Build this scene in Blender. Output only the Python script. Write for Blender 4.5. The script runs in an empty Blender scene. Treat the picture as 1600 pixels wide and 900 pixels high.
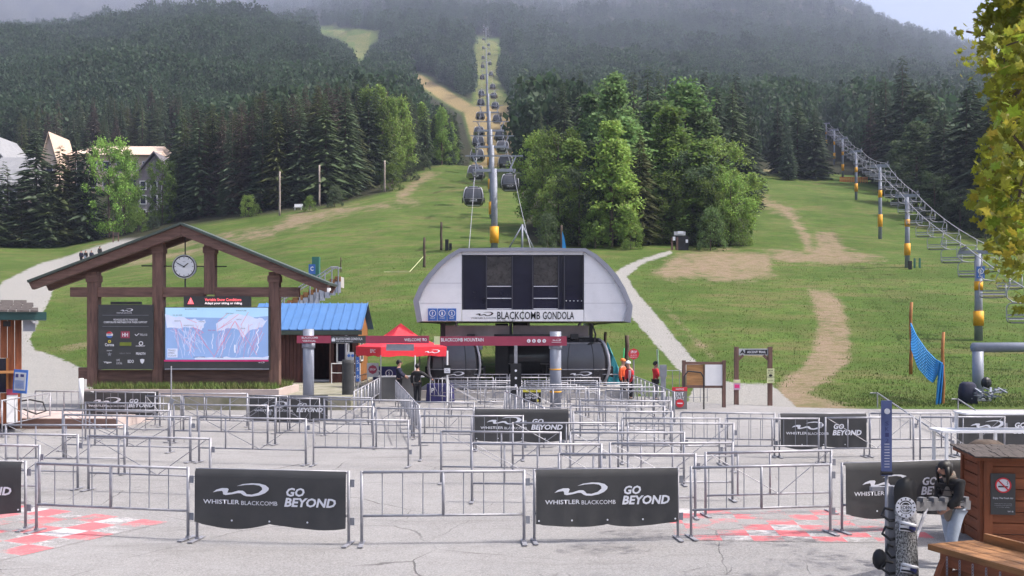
import bpy, math, random
import numpy as np
from mathutils import Vector, Matrix, Euler
from mathutils.geometry import tessellate_polygon
random.seed(7); RNG = np.random.default_rng(7)
C = bpy.context.scene.collection
SC = bpy.context.scene
R = math.radians
F, PX0, HZ, CH = 1600.0, 800.0, 512.0, 3.2      # focal length (in 1600 px units), optical axis, horizon row, camera height
# ------------------------------------------------------------------ camera
cam = bpy.data.cameras.new('camera'); co = bpy.data.objects.new('camera', cam); C.objects.link(co)
co.location = (0, 0, CH); co.rotation_euler = (R(90), 0, 0)
cam.sensor_width = 36; cam.lens = 36; cam.shift_y = (HZ - 450) / 1600; cam.clip_start = 0.1; cam.clip_end = 20000
SC.camera = co
# ------------------------------------------------------------------ sky, sun, exposure
SUN_EL, SUN_AZ = 55, 97
w = bpy.data.worlds.new('World'); SC.world = w; w.use_nodes = True
nt = w.node_tree; bg = nt.nodes['Background']
sky = nt.nodes.new('ShaderNodeTexSky'); sky.sky_type = 'NISHITA'; sky.sun_disc = False
sky.sun_elevation = R(SUN_EL); sky.sun_rotation = R(SUN_AZ); sky.air_density = 1.0; sky.dust_density = 7.0; sky.ozone_density = 1.5
nt.links.new(sky.outputs[0], bg.inputs[0]); bg.inputs[1].default_value = 0.15
sd = Vector((math.sin(R(SUN_AZ)) * math.cos(R(SUN_EL)), math.cos(R(SUN_AZ)) * math.cos(R(SUN_EL)), math.sin(R(SUN_EL))))
sl = bpy.data.lights.new('sun', 'SUN'); sl.energy = 3.3; sl.angle = R(0.55); sl.color = (1, .96, .9)
so = bpy.data.objects.new('sun', sl); C.objects.link(so); so.rotation_euler = sd.to_track_quat('Z', 'Y').to_euler(); so.location = (0, 0, 60)
SC.view_settings.view_transform = 'Standard'; SC.view_settings.look = 'None'; SC.view_settings.exposure = 0.93; SC.view_settings.gamma = 1
HAZE = 0.00019
try:
    cy = SC.cycles; cy.use_denoising = True; cy.denoising_prefilter = 'ACCURATE'; cy.denoising_input_passes = 'RGB_ALBEDO_NORMAL'; cy.max_bounces = 5; cy.diffuse_bounces = 3; cy.glossy_bounces = 2; cy.transmission_bounces = 3
    cy.transparent_max_bounces = 6; cy.volume_bounces = 0; cy.caustics_reflective = False; cy.caustics_refractive = False
except Exception: pass

# ------------------------------------------------------------------ helpers
def W(px, py, Y): return Vector(((px - PX0) / F * Y, Y, CH + (HZ - py) / F * Y))
def G(px, py): Y = F * CH / (py - HZ); return Vector(((px - PX0) / F * Y, Y, 0))
def X(px, Y): return (px - PX0) / F * Y
def Zp(py, Y): return CH + (HZ - py) / F * Y

class MB:
    def __init__(s): s.v = []; s.f = []; s.m = []; s.cur = 0
    def add(s, vs, fs):
        b = len(s.v); s.v += [tuple(p) for p in vs]
        for f in fs: s.f.append(tuple(i + b for i in f)); s.m.append(s.cur)
        return s
    def box(s, c, d, rz=0, rx=0, ry=0):
        M = Euler((rx, ry, rz)).to_matrix(); c = Vector(c); vs = []
        for x in (-.5, .5):
            for y in (-.5, .5):
                for z in (-.5, .5): vs.append(c + M @ Vector((x * d[0], y * d[1], z * d[2])))
        return s.add(vs, [(0, 1, 3, 2), (4, 6, 7, 5), (0, 4, 5, 1), (2, 3, 7, 6), (0, 2, 6, 4), (1, 5, 7, 3)])
    def bar(s, a, b, wd, th, up=(0, 0, 1)):
        a = Vector(a); b = Vector(b); d = (b - a).normalized(); u = Vector(up)
        if abs(d.dot(u)) > .98: u = Vector((0, 1, 0))
        r = d.cross(u).normalized(); u = r.cross(d).normalized(); vs = []
        for p in (a, b):
            for i, j in ((-1, -1), (1, -1), (1, 1), (-1, 1)): vs.append(p + r * (i * wd / 2) + u * (j * th / 2))
        return s.add(vs, [(0, 1, 2, 3), (7, 6, 5, 4), (0, 4, 5, 1), (1, 5, 6, 2), (2, 6, 7, 3), (3, 7, 4, 0)])
    def cyl(s, a, b, r0, r1=None, n=10, cap=True):
        r1 = r0 if r1 is None else r1; a = Vector(a); b = Vector(b); d = (b - a).normalized()
        u = Vector((0, 0, 1)) if abs(d.z) < .95 else Vector((1, 0, 0)); p = d.cross(u).normalized(); q = d.cross(p)
        vs = []
        for c, r in ((a, r0), (b, r1)):
            for i in range(n): t = 2 * math.pi * i / n; vs.append(c + p * (r * math.cos(t)) + q * (r * math.sin(t)))
        fs = [(i, (i + 1) % n, n + (i + 1) % n, n + i) for i in range(n)]
        if cap: fs += [tuple(range(n - 1, -1, -1)), tuple(range(n, 2 * n))]
        return s.add(vs, fs)
    def tube(s, pts, r, n=6, r2=None):
        pts = [Vector(p) for p in pts]; vs = []; N = len(pts); pu = None
        for i, p in enumerate(pts):
            d = (pts[min(i + 1, N - 1)] - pts[max(i - 1, 0)]).normalized()
            u = pu if pu is not None else (Vector((0, 0, 1)) if abs(d.z) < .9 else Vector((0, 1, 0)))
            a = d.cross(u); a = a.normalized() if a.length > 1e-5 else d.orthogonal().normalized(); u = a.cross(d).normalized(); pu = u
            rr = r if r2 is None else r + (r2 - r) * i / (N - 1)
            for k in range(n): t = 2 * math.pi * k / n; vs.append(p + a * (rr * math.cos(t)) + u * (rr * math.sin(t)))
        fs = []
        for i in range(N - 1):
            for k in range(n): fs.append((i * n + k, i * n + (k + 1) % n, (i + 1) * n + (k + 1) % n, (i + 1) * n + k))
        fs += [tuple(range(n - 1, -1, -1)), tuple(range((N - 1) * n, N * n))]
        return s.add(vs, fs)
    def prism(s, poly, y0, y1):                     # polygon in x,z swept along y
        n = len(poly); vs = [(x, y0, z) for x, z in poly] + [(x, y1, z) for x, z in poly]
        tri = tessellate_polygon([[Vector((x, z, 0)) for x, z in poly]])
        fs = [tuple(t) for t in tri] + [tuple(i + n for i in reversed(t)) for t in tri]
        fs += [(i, (i + 1) % n, n + (i + 1) % n, n + i) for i in range(n)]
        return s.add(vs, fs)
    def flat(s, poly, y):                           # polygon in x,z facing -y
        tri = tessellate_polygon([[Vector((x, z, 0)) for x, z in poly]])
        return s.add([(x, y, z) for x, z in poly], [tuple(t) for t in tri])
    def disc(s, cx, cz, r, y, n=20, th=.01): return s.prism([(cx + r * math.cos(2 * math.pi * i / n), cz + r * math.sin(2 * math.pi * i / n)) for i in range(n)], y, y + th)
    def ring(s, cx, cz, r0, r1, y, n=24, th=.008):
        vs = []
        for yy in (y, y + th):
            for r in (r0, r1):
                vs += [(cx + r * math.cos(2 * math.pi * i / n), yy, cz + r * math.sin(2 * math.pi * i / n)) for i in range(n)]
        fs = []
        for i in range(n):
            j = (i + 1) % n
            fs += [(i, j, n + j, n + i), (2 * n + i, 3 * n + i, 3 * n + j, 2 * n + j), (n + i, n + j, 3 * n + j, 3 * n + i), (j, i, 2 * n + i, 2 * n + j)]
        return s.add(vs, fs)
    def quad(s, a, b, c, d): return s.add([a, b, c, d], [(0, 1, 2, 3)])
    def sphere(s, c, r, nu=10, nv=6, z0=-1.0):
        rx, ry, rz = (r, r, r) if not hasattr(r, '__len__') else r; vs = []; fs = []
        for j in range(nv + 1):
            ph = math.asin(max(-1, z0 + (1 - z0) * j / nv)) if False else (math.asin(z0) + (math.pi / 2 - math.asin(z0)) * j / nv)
            for i in range(nu): t = 2 * math.pi * i / nu; vs.append((c[0] + rx * math.cos(ph) * math.cos(t), c[1] + ry * math.cos(ph) * math.sin(t), c[2] + rz * math.sin(ph)))
        for j in range(nv):
            for i in range(nu): fs.append((j * nu + i, j * nu + (i + 1) % nu, (j + 1) * nu + (i + 1) % nu, (j + 1) * nu + i))
        return s.add(vs, fs)
    def mesh(s, name, mats, smooth=False):
        me = bpy.data.meshes.new(name); me.from_pydata(s.v, [], s.f)
        mats = mats if isinstance(mats, (list, tuple)) else [mats]
        for m in mats: me.materials.append(m)
        if len(mats) > 1: me.polygons.foreach_set('material_index', s.m)
        if smooth: me.polygons.foreach_set('use_smooth', [True] * len(me.polygons))
        me.update(); return me
    def build(s, name, mats, parent=None, smooth=False): return ob(name, s.mesh(name, mats, smooth), parent)

def ob(name, me, parent=None, loc=None, rot=None):
    o = bpy.data.objects.new(name, me); C.objects.link(o)
    if parent: o.parent = parent
    if loc is not None: o.location = loc
    if rot is not None: o.rotation_euler = rot
    return o
def tag(o, label=None, cat=None, group=None, kind=None):
    if label: o['label'] = label
    if cat: o['category'] = cat
    if group: o['group'] = group
    if kind: o['kind'] = kind
    return o
def thing(name, label, cat, loc=(0, 0, 0), rz=0, group=None):
    o = bpy.data.objects.new(name, None); C.objects.link(o); o.location = loc; o.rotation_euler = (0, 0, rz); o.empty_display_size = .3
    return tag(o, label, cat, group)
KIDS = {}
def copy_tree(o, parent=None, kids=None):
    c = o.copy(); C.objects.link(c)
    if parent: c.parent = parent
    for ch in o.children: copy_tree(ch, c)
    return c
def dup(root, loc, rz, label, group=None, sc=None):
    c = copy_tree(root); c.location = loc; c.rotation_euler = (0, 0, rz); c['label'] = label
    if group: c['group'] = group
    if sc is not None: c.scale = sc
    return c
ORD = ['first', 'second', 'third', 'fourth', 'fifth', 'sixth', 'seventh', 'eighth', 'ninth', 'tenth', 'eleventh', 'twelfth', 'thirteenth', 'fourteenth', 'fifteenth', 'sixteenth', 'seventeenth', 'eighteenth', 'nineteenth', 'twentieth', 'twenty-first', 'twenty-second', 'twenty-third', 'twenty-fourth', 'twenty-fifth', 'twenty-sixth', 'twenty-seventh', 'twenty-eighth', 'twenty-ninth', 'thirtieth', 'thirty-first', 'thirty-second', 'thirty-third', 'thirty-fourth', 'thirty-fifth', 'thirty-sixth']

_t = ORD[:9]
ORD = ORD[:29] + [p_ + '-' + q_ if q_ else p2 for p_, p2 in (('thirty', 'thirtieth'), ('forty', 'fortieth'), ('fifty', 'fiftieth'), ('sixty', 'sixtieth'), ('seventy', 'seventieth')) for q_ in [''] + _t]
# ---- materials
class NT:
    def __init__(s, m): s.t = m.node_tree; s.n = s.t.nodes; s.l = s.t.links
    def add(s, typ, **k):
        nd = s.n.new('ShaderNode' + typ)
        for a, v in k.items(): setattr(nd, a, v)
        return nd
    def link(s, a, b): s.l.new(a, b)
    def setin(s, nd, key, v):
        if isinstance(v, bpy.types.NodeSocket): s.link(v, nd.inputs[key])
        else: nd.inputs[key].default_value = v
    def noise(s, vec, scale, det=4, rough=.55, dist=0):
        n = s.add('TexNoise'); s.setin(n, 'Scale', scale); n.inputs['Detail'].default_value = det; n.inputs['Roughness'].default_value = rough; n.inputs['Distortion'].default_value = dist
        if vec is not None: s.link(vec, n.inputs['Vector'])
        return n.outputs['Fac']
    def ramp(s, fac, a, b, ca=0.0, cb=1.0):
        n = s.add('MapRange'); n.inputs['From Min'].default_value = a; n.inputs['From Max'].default_value = b; n.inputs['To Min'].default_value = ca; n.inputs['To Max'].default_value = cb
        s.link(fac, n.inputs['Value']); return n.outputs['Result']
    def math(s, op, a, b=0.0):
        n = s.add('Math', operation=op); s.setin(n, 0, a); s.setin(n, 1, b); return n.outputs[0]
    def mix(s, f, a, b):
        n = s.add('Mix', data_type='RGBA')
        s.setin(n, 0, f)
        for k, v in ((6, a), (7, b)): s.setin(n, k, (*v, 1) if isinstance(v, tuple) and len(v) == 3 else v)
        return n.outputs[2]
    def bump(s, h, st, dist=.02):
        n = s.add('Bump'); n.inputs['Strength'].default_value = st; n.inputs['Distance'].default_value = dist; s.link(h, n.inputs['Height']); return n.outputs[0]
    def mapping(s, vec, scale=(1, 1, 1), rot=(0, 0, 0), loc=(0, 0, 0)):
        n = s.add('Mapping'); n.inputs['Scale'].default_value = scale; n.inputs['Rotation'].default_value = rot; n.inputs['Location'].default_value = loc
        s.link(vec, n.inputs['Vector']); return n.outputs[0]
def newmat(name):
    m = bpy.data.materials.new(name); m.use_nodes = True; t = NT(m); return m, t, t.n['Principled BSDF']
def mat(name, col, rough=.6, metal=0.0, var=.1, vs=3.0, bump=0.0, bs=40.0, stretch=(1, 1, 1), col2=None, spec=.4, emit=0, coat=0, dirt=0.0):
    m, t, b = newmat(name)
    tc = t.add('TexCoord').outputs['Object']; v = t.mapping(tc, stretch)
    n = t.noise(v, vs, 5, .6)
    lo = tuple(c * (1 - var) for c in col) if col2 is None else col2; hi = tuple(min(1, c * (1 + var)) for c in col)
    c = t.mix(t.ramp(n, .3, .7), lo, hi)
    if dirt:
        c = t.mix(t.math('MULTIPLY', t.ramp(t.noise(tc, 1.3, 6, .7), .5, .75), dirt), c, (.12, .10, .08))
    t.link(c, b.inputs['Base Color'])
    b.inputs['Roughness'].default_value = rough; b.inputs['Metallic'].default_value = metal; b.inputs['Specular IOR Level'].default_value = spec
    t.link(t.ramp(t.noise(tc, vs * 2.3, 3), .2, .8, max(.05, rough - .12), min(1, rough + .12)), b.inputs['Roughness'])
    if coat: b.inputs['Coat Weight'].default_value = coat
    if bump: t.link(t.bump(t.noise(v, bs, 4), bump), b.inputs['Normal'])
    if emit: t.link(c, b.inputs['Emission Color']); b.inputs['Emission Strength'].default_value = emit
    return m
def wood(name, col, axis='z', rough=.7, var=.3):
    st = {'x': (.12, 1, 1), 'y': (1, .12, 1), 'z': (1, 1, .12)}[axis]
    m = mat(name, col, rough, var=var, vs=9, bump=.35, bs=22, stretch=st, col2=tuple(c * (1 - var * 1.4) for c in col))
    return m
M = {}
M['steel'] = mat('galvanised_steel', (.31, .31, .345), .45, .3, .22, 5, dirt=.25)
M['steel_dull'] = mat('dull_steel', (.26, .27, .31), .5, .3, .15, 3)
M['steel_blue'] = mat('blue_grey_steel', (.24, .26, .32), .5, .15, .12, 2, dirt=.2)
M['black_cloth'] = mat('charcoal_vinyl', (.055, .055, .058), .6, 0, .15, 2, .15, 300)
M['white_print'] = mat('white_print', (.72, .73, .80), .6, 0, .05)
M['white'] = mat('white_paint', (.74, .74, .76), .5, 0, .05, dirt=.08)
M['station'] = mat('station_panel_white', (.74, .74, .79), .45, 0, .04, 1.2, dirt=.12)
M['station_rim'] = mat('station_rim_grey', (.27, .28, .34), .4, .2, .06, 1.2, dirt=.15)
M['glass_dark'] = mat('dark_glass', (.013, .013, .032), .08, 0, .2, .6, spec=.6)
M['mullion'] = mat('mullion_grey', (.05, .05, .07), .5)
M['soffit'] = mat('taupe_soffit', (.23, .20, .21), .7, 0, .12, 1.5, dirt=.4)
M['dark'] = mat('dark_metal', (.03, .03, .034), .5, .2, .2)
M['black'] = mat('black_paint', (.014, .014, .017), .45, 0, .2)
M['blue_sign'] = mat('blue_sign', (.045, .13, .42), .5, 0, .08)
M['navy'] = mat('navy_print', (.04, .045, .16), .6, 0, .1)
M['red_sign'] = mat('crimson_sign', (.30, .045, .085), .5, 0, .08)
M['red'] = mat('red_paint', (.58, .03, .045), .5, 0, .08)
M['tent'] = mat('red_tent_fabric', (.75, .035, .055), .7, 0, .06, 4)
M['yellow'] = mat('yellow_pad', (.72, .34, .015), .6, 0, .08, 3, dirt=.15)
M['yellow_sign'] = mat('yellow_sign', (.62, .55, .06), .5)
M['timber'] = wood('brown_timber', (.155, .088, .072), 'z')
M['timber_x'] = wood('brown_timber_beam', (.155, .088, .072), 'x')
M['timber_edge'] = mat('green_flashing', (.06, .08, .07), .5)
M['redwood'] = wood('red_stained_cedar', (.235, .075, .032), 'x')
M['redwood_z'] = wood('red_stained_cedar_upright', (.235, .075, .032), 'z')
M['orange_wood'] = wood('orange_stained_timber', (.31, .145, .055), 'x')
M['orange_wood_z'] = wood('orange_stained_upright', (.36, .15, .05), 'z')
M['shedwood'] = wood('dark_red_boards', (.085, .032, .028), 'z')
M['plywood'] = wood('plywood', (.42, .22, .09), 'x')
M['bluewood'] = mat('blue_metal_roof', (.085, .20, .43), .45, .15, .08, 1.5, dirt=.12)
M['shake'] = mat('weathered_shake', (.07, .058, .054), .9, 0, .35, 8, .6, 30)
M['terrace'] = mat('terrace_gravel', (.27, .25, .21), .95, 0, .25, 1.2, .3, 30, col2=(.16, .16, .10))
M['concrete'] = mat('concrete', (.40, .38, .37), .9, 0, .12, 1.5, .2, 30, dirt=.25)
M['pinkconc'] = mat('pinkish_slab', (.46, .38, .36), .9, 0, .1, 1.5, .2, 30)
M['stone'] = mat('stone', (.3, .28, .27), .9, 0, .35, 1.2, .4, 6)
M['green_fascia'] = mat('green_fascia', (.018, .06, .06), .5)
M['bark'] = mat('bark', (.085, .062, .048), .95, 0, .35, 6, .6, 18, stretch=(1, 1, .25))
M['skin'] = mat('skin', (.42, .24, .18), .55, 0, .05)
M['hair'] = mat('dark_hair', (.012, .010, .010), .5, 0, .2, 20)
M['jacket_navy'] = mat('navy_jacket', (.018, .02, .045), .8, 0, .2, 8, .3, 30)
M['jacket_black'] = mat('black_jacket', (.014, .014, .016), .75, 0, .3, 8, .4, 24)
M['jacket_red'] = mat('red_jacket', (.55, .025, .035), .75, 0, .12, 8, .3, 30)
M['jacket_orange'] = mat('orange_jacket', (.75, .11, .03), .75, 0, .12, 8, .3, 30)
M['trouser_dark'] = mat('dark_trousers', (.02, .02, .024), .85, 0, .2)
M['jeans'] = mat('pale_jeans', (.33, .38, .46), .85, 0, .12, 9)
M['tan_cloth'] = mat('tan_cloth', (.20, .165, .135), .85, 0, .12, 9)
M['purple'] = mat('navy_tablecloth', (.03, .028, .11), .8, 0, .15)
M['counter'] = mat('grey_counter_panel', (.16, .16, .16), .6, 0, .08)
M['rope'] = mat('wire_rope', (.30, .30, .33), .5, .3)
M['net'] = mat('blue_netting', (.02, .22, .55), .7, 0, .15)
M['orange_net'] = mat('orange_netting', (.7, .2, .05), .7)
M['screen_blue'] = mat('screen_pale_blue', (.22, .33, .58), .4, 0, .06, 1, emit=.30)
M['screen_sky'] = mat('screen_sky_tint', (.36, .56, .74), .4, 0, .06, 1, emit=.3)
M['screen_snow'] = mat('screen_snow', (.50, .55, .72), .4, 0, .05, emit=.30)
M['screen_pink'] = mat('screen_pink', (.60, .22, .34), .4, 0, .05, emit=.25)
M['screen_white'] = mat('screen_white', (.6, .62, .75), .4, 0, .03, emit=.32)
M['screen_ink'] = mat('screen_ink', (.08, .08, .16), .4, 0, .03)
M['led_red'] = mat('led_red', (.8, .12, .14), .4, emit=.9)
M['led_white'] = mat('led_white', (.8, .7, .72), .4, emit=.7)
M['magenta'] = mat('magenta_strip', (.48, .03, .15), .4, emit=.2)
M['cream'] = mat('cream_stucco', (.60, .48, .39), .85, 0, .06, 1)
M['peach'] = mat('peach_roof', (.60, .46, .37), .7, 0, .08, 1)
M['greyroof'] = mat('grey_standing_seam_roof', (.30, .30, .31), .5, .2, .1, .6)
M['slate'] = mat('slate_roof', (.16, .15, .17), .7, 0, .15, .8)
M['teal'] = mat('teal_net', (.05, .30, .38), .7)
M['greenbox'] = mat('green_cabinet', (.04, .15, .12), .5)
M['pink_note'] = mat('pink_notice', (.62, .42, .56), .6)
M['pale_yellow'] = mat('pale_yellow_sign', (.60, .62, .36), .6)
M['light_grey'] = mat('light_grey_plate', (.45, .46, .5), .5)
M['brown_soilbox'] = mat('brown_edge', (.16, .10, .085), .9)

# ---- text and logos, all built as flat meshes facing -Y, cached
TX = {}
def txt_mesh(s, wd, ht, m, bold=0.0, shear=0.0, res=2):
    key = (s, round(wd, 3), round(ht, 3), m.name, bold, shear)
    if key in TX: return TX[key]
    cu = bpy.data.curves.new('lettering', 'FONT'); cu.body = s; cu.size = 1; cu.offset = bold; cu.shear = shear; cu.resolution_u = res
    o = bpy.data.objects.new('lettering', cu); me = bpy.data.meshes.new_from_object(o); me.name = 'lettering'
    n = len(me.vertices); a = np.empty(n * 3); me.vertices.foreach_get('co', a); a = a.reshape(-1, 3)
    lo = a.min(0); hi = a.max(0); c = (lo + hi) / 2; sp = np.maximum(hi - lo, 1e-6)
    b = np.zeros_like(a); b[:, 0] = (a[:, 0] - c[0]) / sp[0] * wd; b[:, 2] = (a[:, 1] - c[1]) / sp[1] * ht
    me.vertices.foreach_set('co', b.ravel()); me.materials.clear(); me.materials.append(m); me.update()
    bpy.data.objects.remove(o); bpy.data.curves.remove(cu); TX[key] = me; return me
def text(parent, s, x, z, wd, ht, m, y=-.012, bold=0.0, shear=0.0, name='lettering'):
    return ob(name, txt_mesh(s, wd, ht, m, bold, shear), parent, (x, y, z))
WAVE = [(268, 342), (300, 318), (350, 303), (400, 303), (412, 312), (400, 344), (440, 340), (500, 322), (540, 322), (556, 332), (575, 352), (620, 355), (680, 338), (715, 310), (712, 290), (690, 275), (640, 268), (560, 272), (485, 284), (540, 265), (620, 255), (690, 257), (745, 270), (775, 295), (770, 315), (740, 340), (690, 360), (620, 372), (570, 370), (545, 362), (520, 345), (490, 345), (440, 356), (385, 364), (362, 358), (358, 335), (350, 328), (310, 332)]
LG = {}
def logo(parent, x, z, wd, m, y=-.012):
    k = (round(wd, 3), m.name)
    if k not in LG:
        s = wd / 507.; LG[k] = MB().flat([((a - 521.5) * s, -(b - 313.5) * s) for a, b in WAVE], 0).mesh('wave_logo', m)
    return ob('wave_logo', LG[k], parent, (x, y, z))

# ------------------------------------------------------------------ terrain height
PK = np.array([-400, 100, 300, 450, 600, 690, 760, 900, 1200, 1340, 1430, 1520, 1620, 1900.])
YK = np.array([45, 60, 80, 110, 150, 200, 250, 300, 400, 500, 650, 800, 1000, 1300, 1700, 2200, 3000, 4200, 5500.])
TAB = np.array([
 [626, 590, 535, 462, 418, 385, 345, 310, 245, 185, 135, 105, 88, 80, 76, 72, 60, -40, 150],
 [626, 590, 535, 462, 418, 385, 345, 310, 240, 180, 128, 96, 72, 66, 62, 60, 45, -45, 150],
 [626, 585, 515, 440, 395, 352, 310, 275, 205, 152, 105, 73, 48, 42, 42, 42, 25, -45, 150],
 [626, 580, 500, 420, 370, 325, 290, 260, 198, 155, 112, 88, 70, 62, 55, 30, -8, -45, 150],
 [626, 575, 490, 412, 356, 303, 262, 247, 218, 190, 160, 135, 106, 66, 28, 0, -45, -30, 150],
 [626, 572, 485, 410, 355, 300, 258, 250, 225, 198, 168, 132, 97, 57, 22, -5, -50, -30, 150],
 [626, 572, 485, 410, 355, 302, 264, 253, 217, 189, 161, 131, 100, 62, 30, 5, -50, -30, 150],
 [626, 570, 485, 414, 362, 308, 270, 250, 218, 192, 163, 138, 112, 80, 48, 10, -50, -30, 150],
 [626, 570, 486, 418, 365, 310, 268, 252, 222, 196, 168, 142, 114, 80, 42, -14, -30, -20, 150],
 [626, 570, 487, 418, 365, 312, 280, 258, 228, 202, 174, 150, 122, 92, 60, 24, 30, 50, 160],
 [626, 570, 488, 419, 367, 318, 288, 266, 236, 210, 182, 158, 134, 110, 84, 58, 66, 90, 160],
 [626, 570, 490, 421, 371, 325, 295, 272, 243, 218, 190, 168, 148, 126, 107, 90, 98, 110, 170],
 [626, 570, 492, 424, 376, 332, 302, 280, 252, 228, 202, 182, 164, 146, 132, 122, 128, 140, 190],
 [626, 570, 495, 430, 384, 342, 314, 292, 266, 244, 222, 206, 190, 178, 170, 165, 165, 170, 180]])
LYK = np.log(YK)
def undul(x, y):
    return (np.sin(x * .11 + 1.3) * np.sin(y * .07 + .4) * .25 + np.sin(x * .31 + y * .17) * .07) * np.clip((y - 60) / 60, 0, 1) + \
           (np.sin(x * .021 + 2) * np.sin(y * .013) + .6 * np.sin(x * .047 + y * .031 + 1) + .35 * np.sin(x * .09 - y * .06)) * np.clip((y - 320) / 900, 0, 1) * 9
def hgt(x, y):
    x = np.asarray(x, float); y = np.asarray(y, float); yy = np.clip(y, 45, 5500)
    px = np.clip(PX0 + F * x / np.maximum(y, 45), PK[0], PK[-1] - .01)
    i = np.clip(np.searchsorted(PK, px, 'right') - 1, 0, len(PK) - 2); fx = (px - PK[i]) / (PK[i + 1] - PK[i])
    ly = np.log(yy); j = np.clip(np.searchsorted(LYK, ly, 'right') - 1, 0, len(YK) - 2); fy = (ly - LYK[j]) / (LYK[j + 1] - LYK[j])
    py = (TAB[i, j] * (1 - fx) + TAB[i + 1, j] * fx) * (1 - fy) + (TAB[i, j + 1] * (1 - fx) + TAB[i + 1, j + 1] * fx) * fy
    z = CH + yy * (HZ - py) / F
    z = np.where(y <= 45, 0.0, z)
    z = np.where((y > 45) & (y < 52), z * np.clip((y - 45) / 7, 0, 1), z)
    return z + undul(x, y) - .03
def H(x, y): return float(hgt(x, y))
def ground_at(px, py):                              # first terrain point seen through a pixel
    ys = np.exp(np.linspace(math.log(46), math.log(3000), 4000)); xs = (px - PX0) / F * ys
    g = HZ - (hgt(xs, ys) - CH) / ys * F
    k = int(np.argmax(g <= py)); return Vector((xs[k], ys[k], float(hgt(xs[k], ys[k]))))
# ------------------------------------------------------------------ ground masks (real colour areas of the ground: gravel roads, bare dirt)
def poly_sd(px, py, poly):                          # signed distance, positive inside
    P = np.array(poly, float); n = len(P); ins = np.zeros(px.shape, bool); d2 = np.full(px.shape, 1e12)
    for k in range(n):
        a = P[k]; b = P[(k + 1) % n]; e = b - a
        t = np.clip(((px - a[0]) * e[0] + (py - a[1]) * e[1]) / max(1e-9, (e @ e)), 0, 1)
        d2 = np.minimum(d2, (px - a[0] - t * e[0]) ** 2 + (py - a[1] - t * e[1]) ** 2)
        c = (a[1] > py) != (b[1] > py)
        xs = a[0] + (py - a[1]) / (e[1] if abs(e[1]) > 1e-9 else 1e-9) * e[0]
        ins ^= c & (px < xs)
    return np.where(ins, 1, -1) * np.sqrt(d2)
def line_sd(px, py, pts, wd):
    d2 = np.full(px.shape, 1e12); wv = np.zeros(px.shape)
    for k in range(len(pts) - 1):
        a = np.array(pts[k][:2], float); e = np.array(pts[k + 1][:2], float) - a
        t = np.clip(((px - a[0]) * e[0] + (py - a[1]) * e[1]) / max(1e-9, e @ e), 0, 1)
        d = (px - a[0] - t * e[0]) ** 2 + ((py - a[1] - t * e[1])) ** 2
        d2 = np.minimum(d2, d)
    return wd - np.sqrt(d2)
GRAVEL = [[(-200, 660), (-200, 478), (-20, 470), (4, 440), (60, 412), (110, 399), (130, 391), (190, 373), (215, 366), (240, 377), (215, 391), (172, 401), (118, 420), (84, 450), (77, 470), (62, 500), (46, 530), (54, 546), (100, 562), (140, 580), (150, 640), (150, 660)],
          [(1048, 391), (1000, 405), (970, 418), (955, 432), (968, 470), (990, 500), (1030, 545), (1062, 580), (1085, 600), (1075, 628), (1050, 640), (1050, 680), (1260, 680), (1245, 636), (1205, 600), (1150, 600), (1110, 590), (1066, 540), (1024, 490), (990, 450), (980, 432), (1004, 412), (1050, 397)]]
DIRT = [[(1020, 425), (1060, 398), (1130, 390), (1200, 395), (1210, 430), (1150, 440), (1040, 437)],
        [(1195, 392), (1270, 392), (1276, 364), (1302, 360), (1322, 390), (1386, 408), (1310, 413), (1215, 410)],
        [(1265, 452), (1300, 452), (1320, 480), (1330, 530), (1325, 565), (1300, 590), (1268, 612), (1360, 645), (1240, 655), (1212, 605), (1250, 570), (1275, 540), (1275, 490)],
        [(420, 361), (455, 335), (540, 322), (602, 320), (520, 337), (470, 356)], [(620, 315), (625, 295), (650, 280), (665, 270), (686, 270), (655, 290), (632, 312)],
        [(722, 176), (738, 164), (690, 135), (655, 115), (632, 113), (650, 130), (690, 157)]]
DLINES = [([(215, 392), (300, 380), (345, 370), (420, 362)], 3.5), ([(150, 410), (230, 408), (300, 392), (345, 378), (425, 366)], 3.5), ([(1180, 308), (1230, 330), (1252, 360), (1266, 388)], 7),
          ([(470, 352), (560, 328), (650, 316)], 2.0), ([(100, 545), (140, 535), (200, 505)], 2.5), ([(1040, 480), (1075, 520), (1110, 555)], 2.0), ([(1180, 266), (1215, 262)], 7), ([(1205, 560), (1150, 552)], 2)]
RUN = [(735, 262), (808, 262), (806, 235), (800, 190), (796, 164), (722, 166), (735, 215), (744, 240)]
RUN_G = [(738, 168), (800, 168), (779, 130), (781, 60), (743, 60), (744, 130)]
CLEAR = [(492, 40), (530, 45), (590, 51), (594, 60), (580, 66), (576, 80), (562, 96), (550, 92), (552, 74), (530, 60), (500, 50)]
NEARRUN = [(-500, 900), (-500, 396), (215, 376), (280, 357), (440, 335), (520, 324), (610, 302), (650, 270), (690, 259), (806, 259), (822, 384), (1172, 386), (1181, 270), (1188, 256), (1300, 262), (1345, 262), (1372, 290), (1440, 315), (1530, 360), (2600, 420), (2600, 900)]
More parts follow.
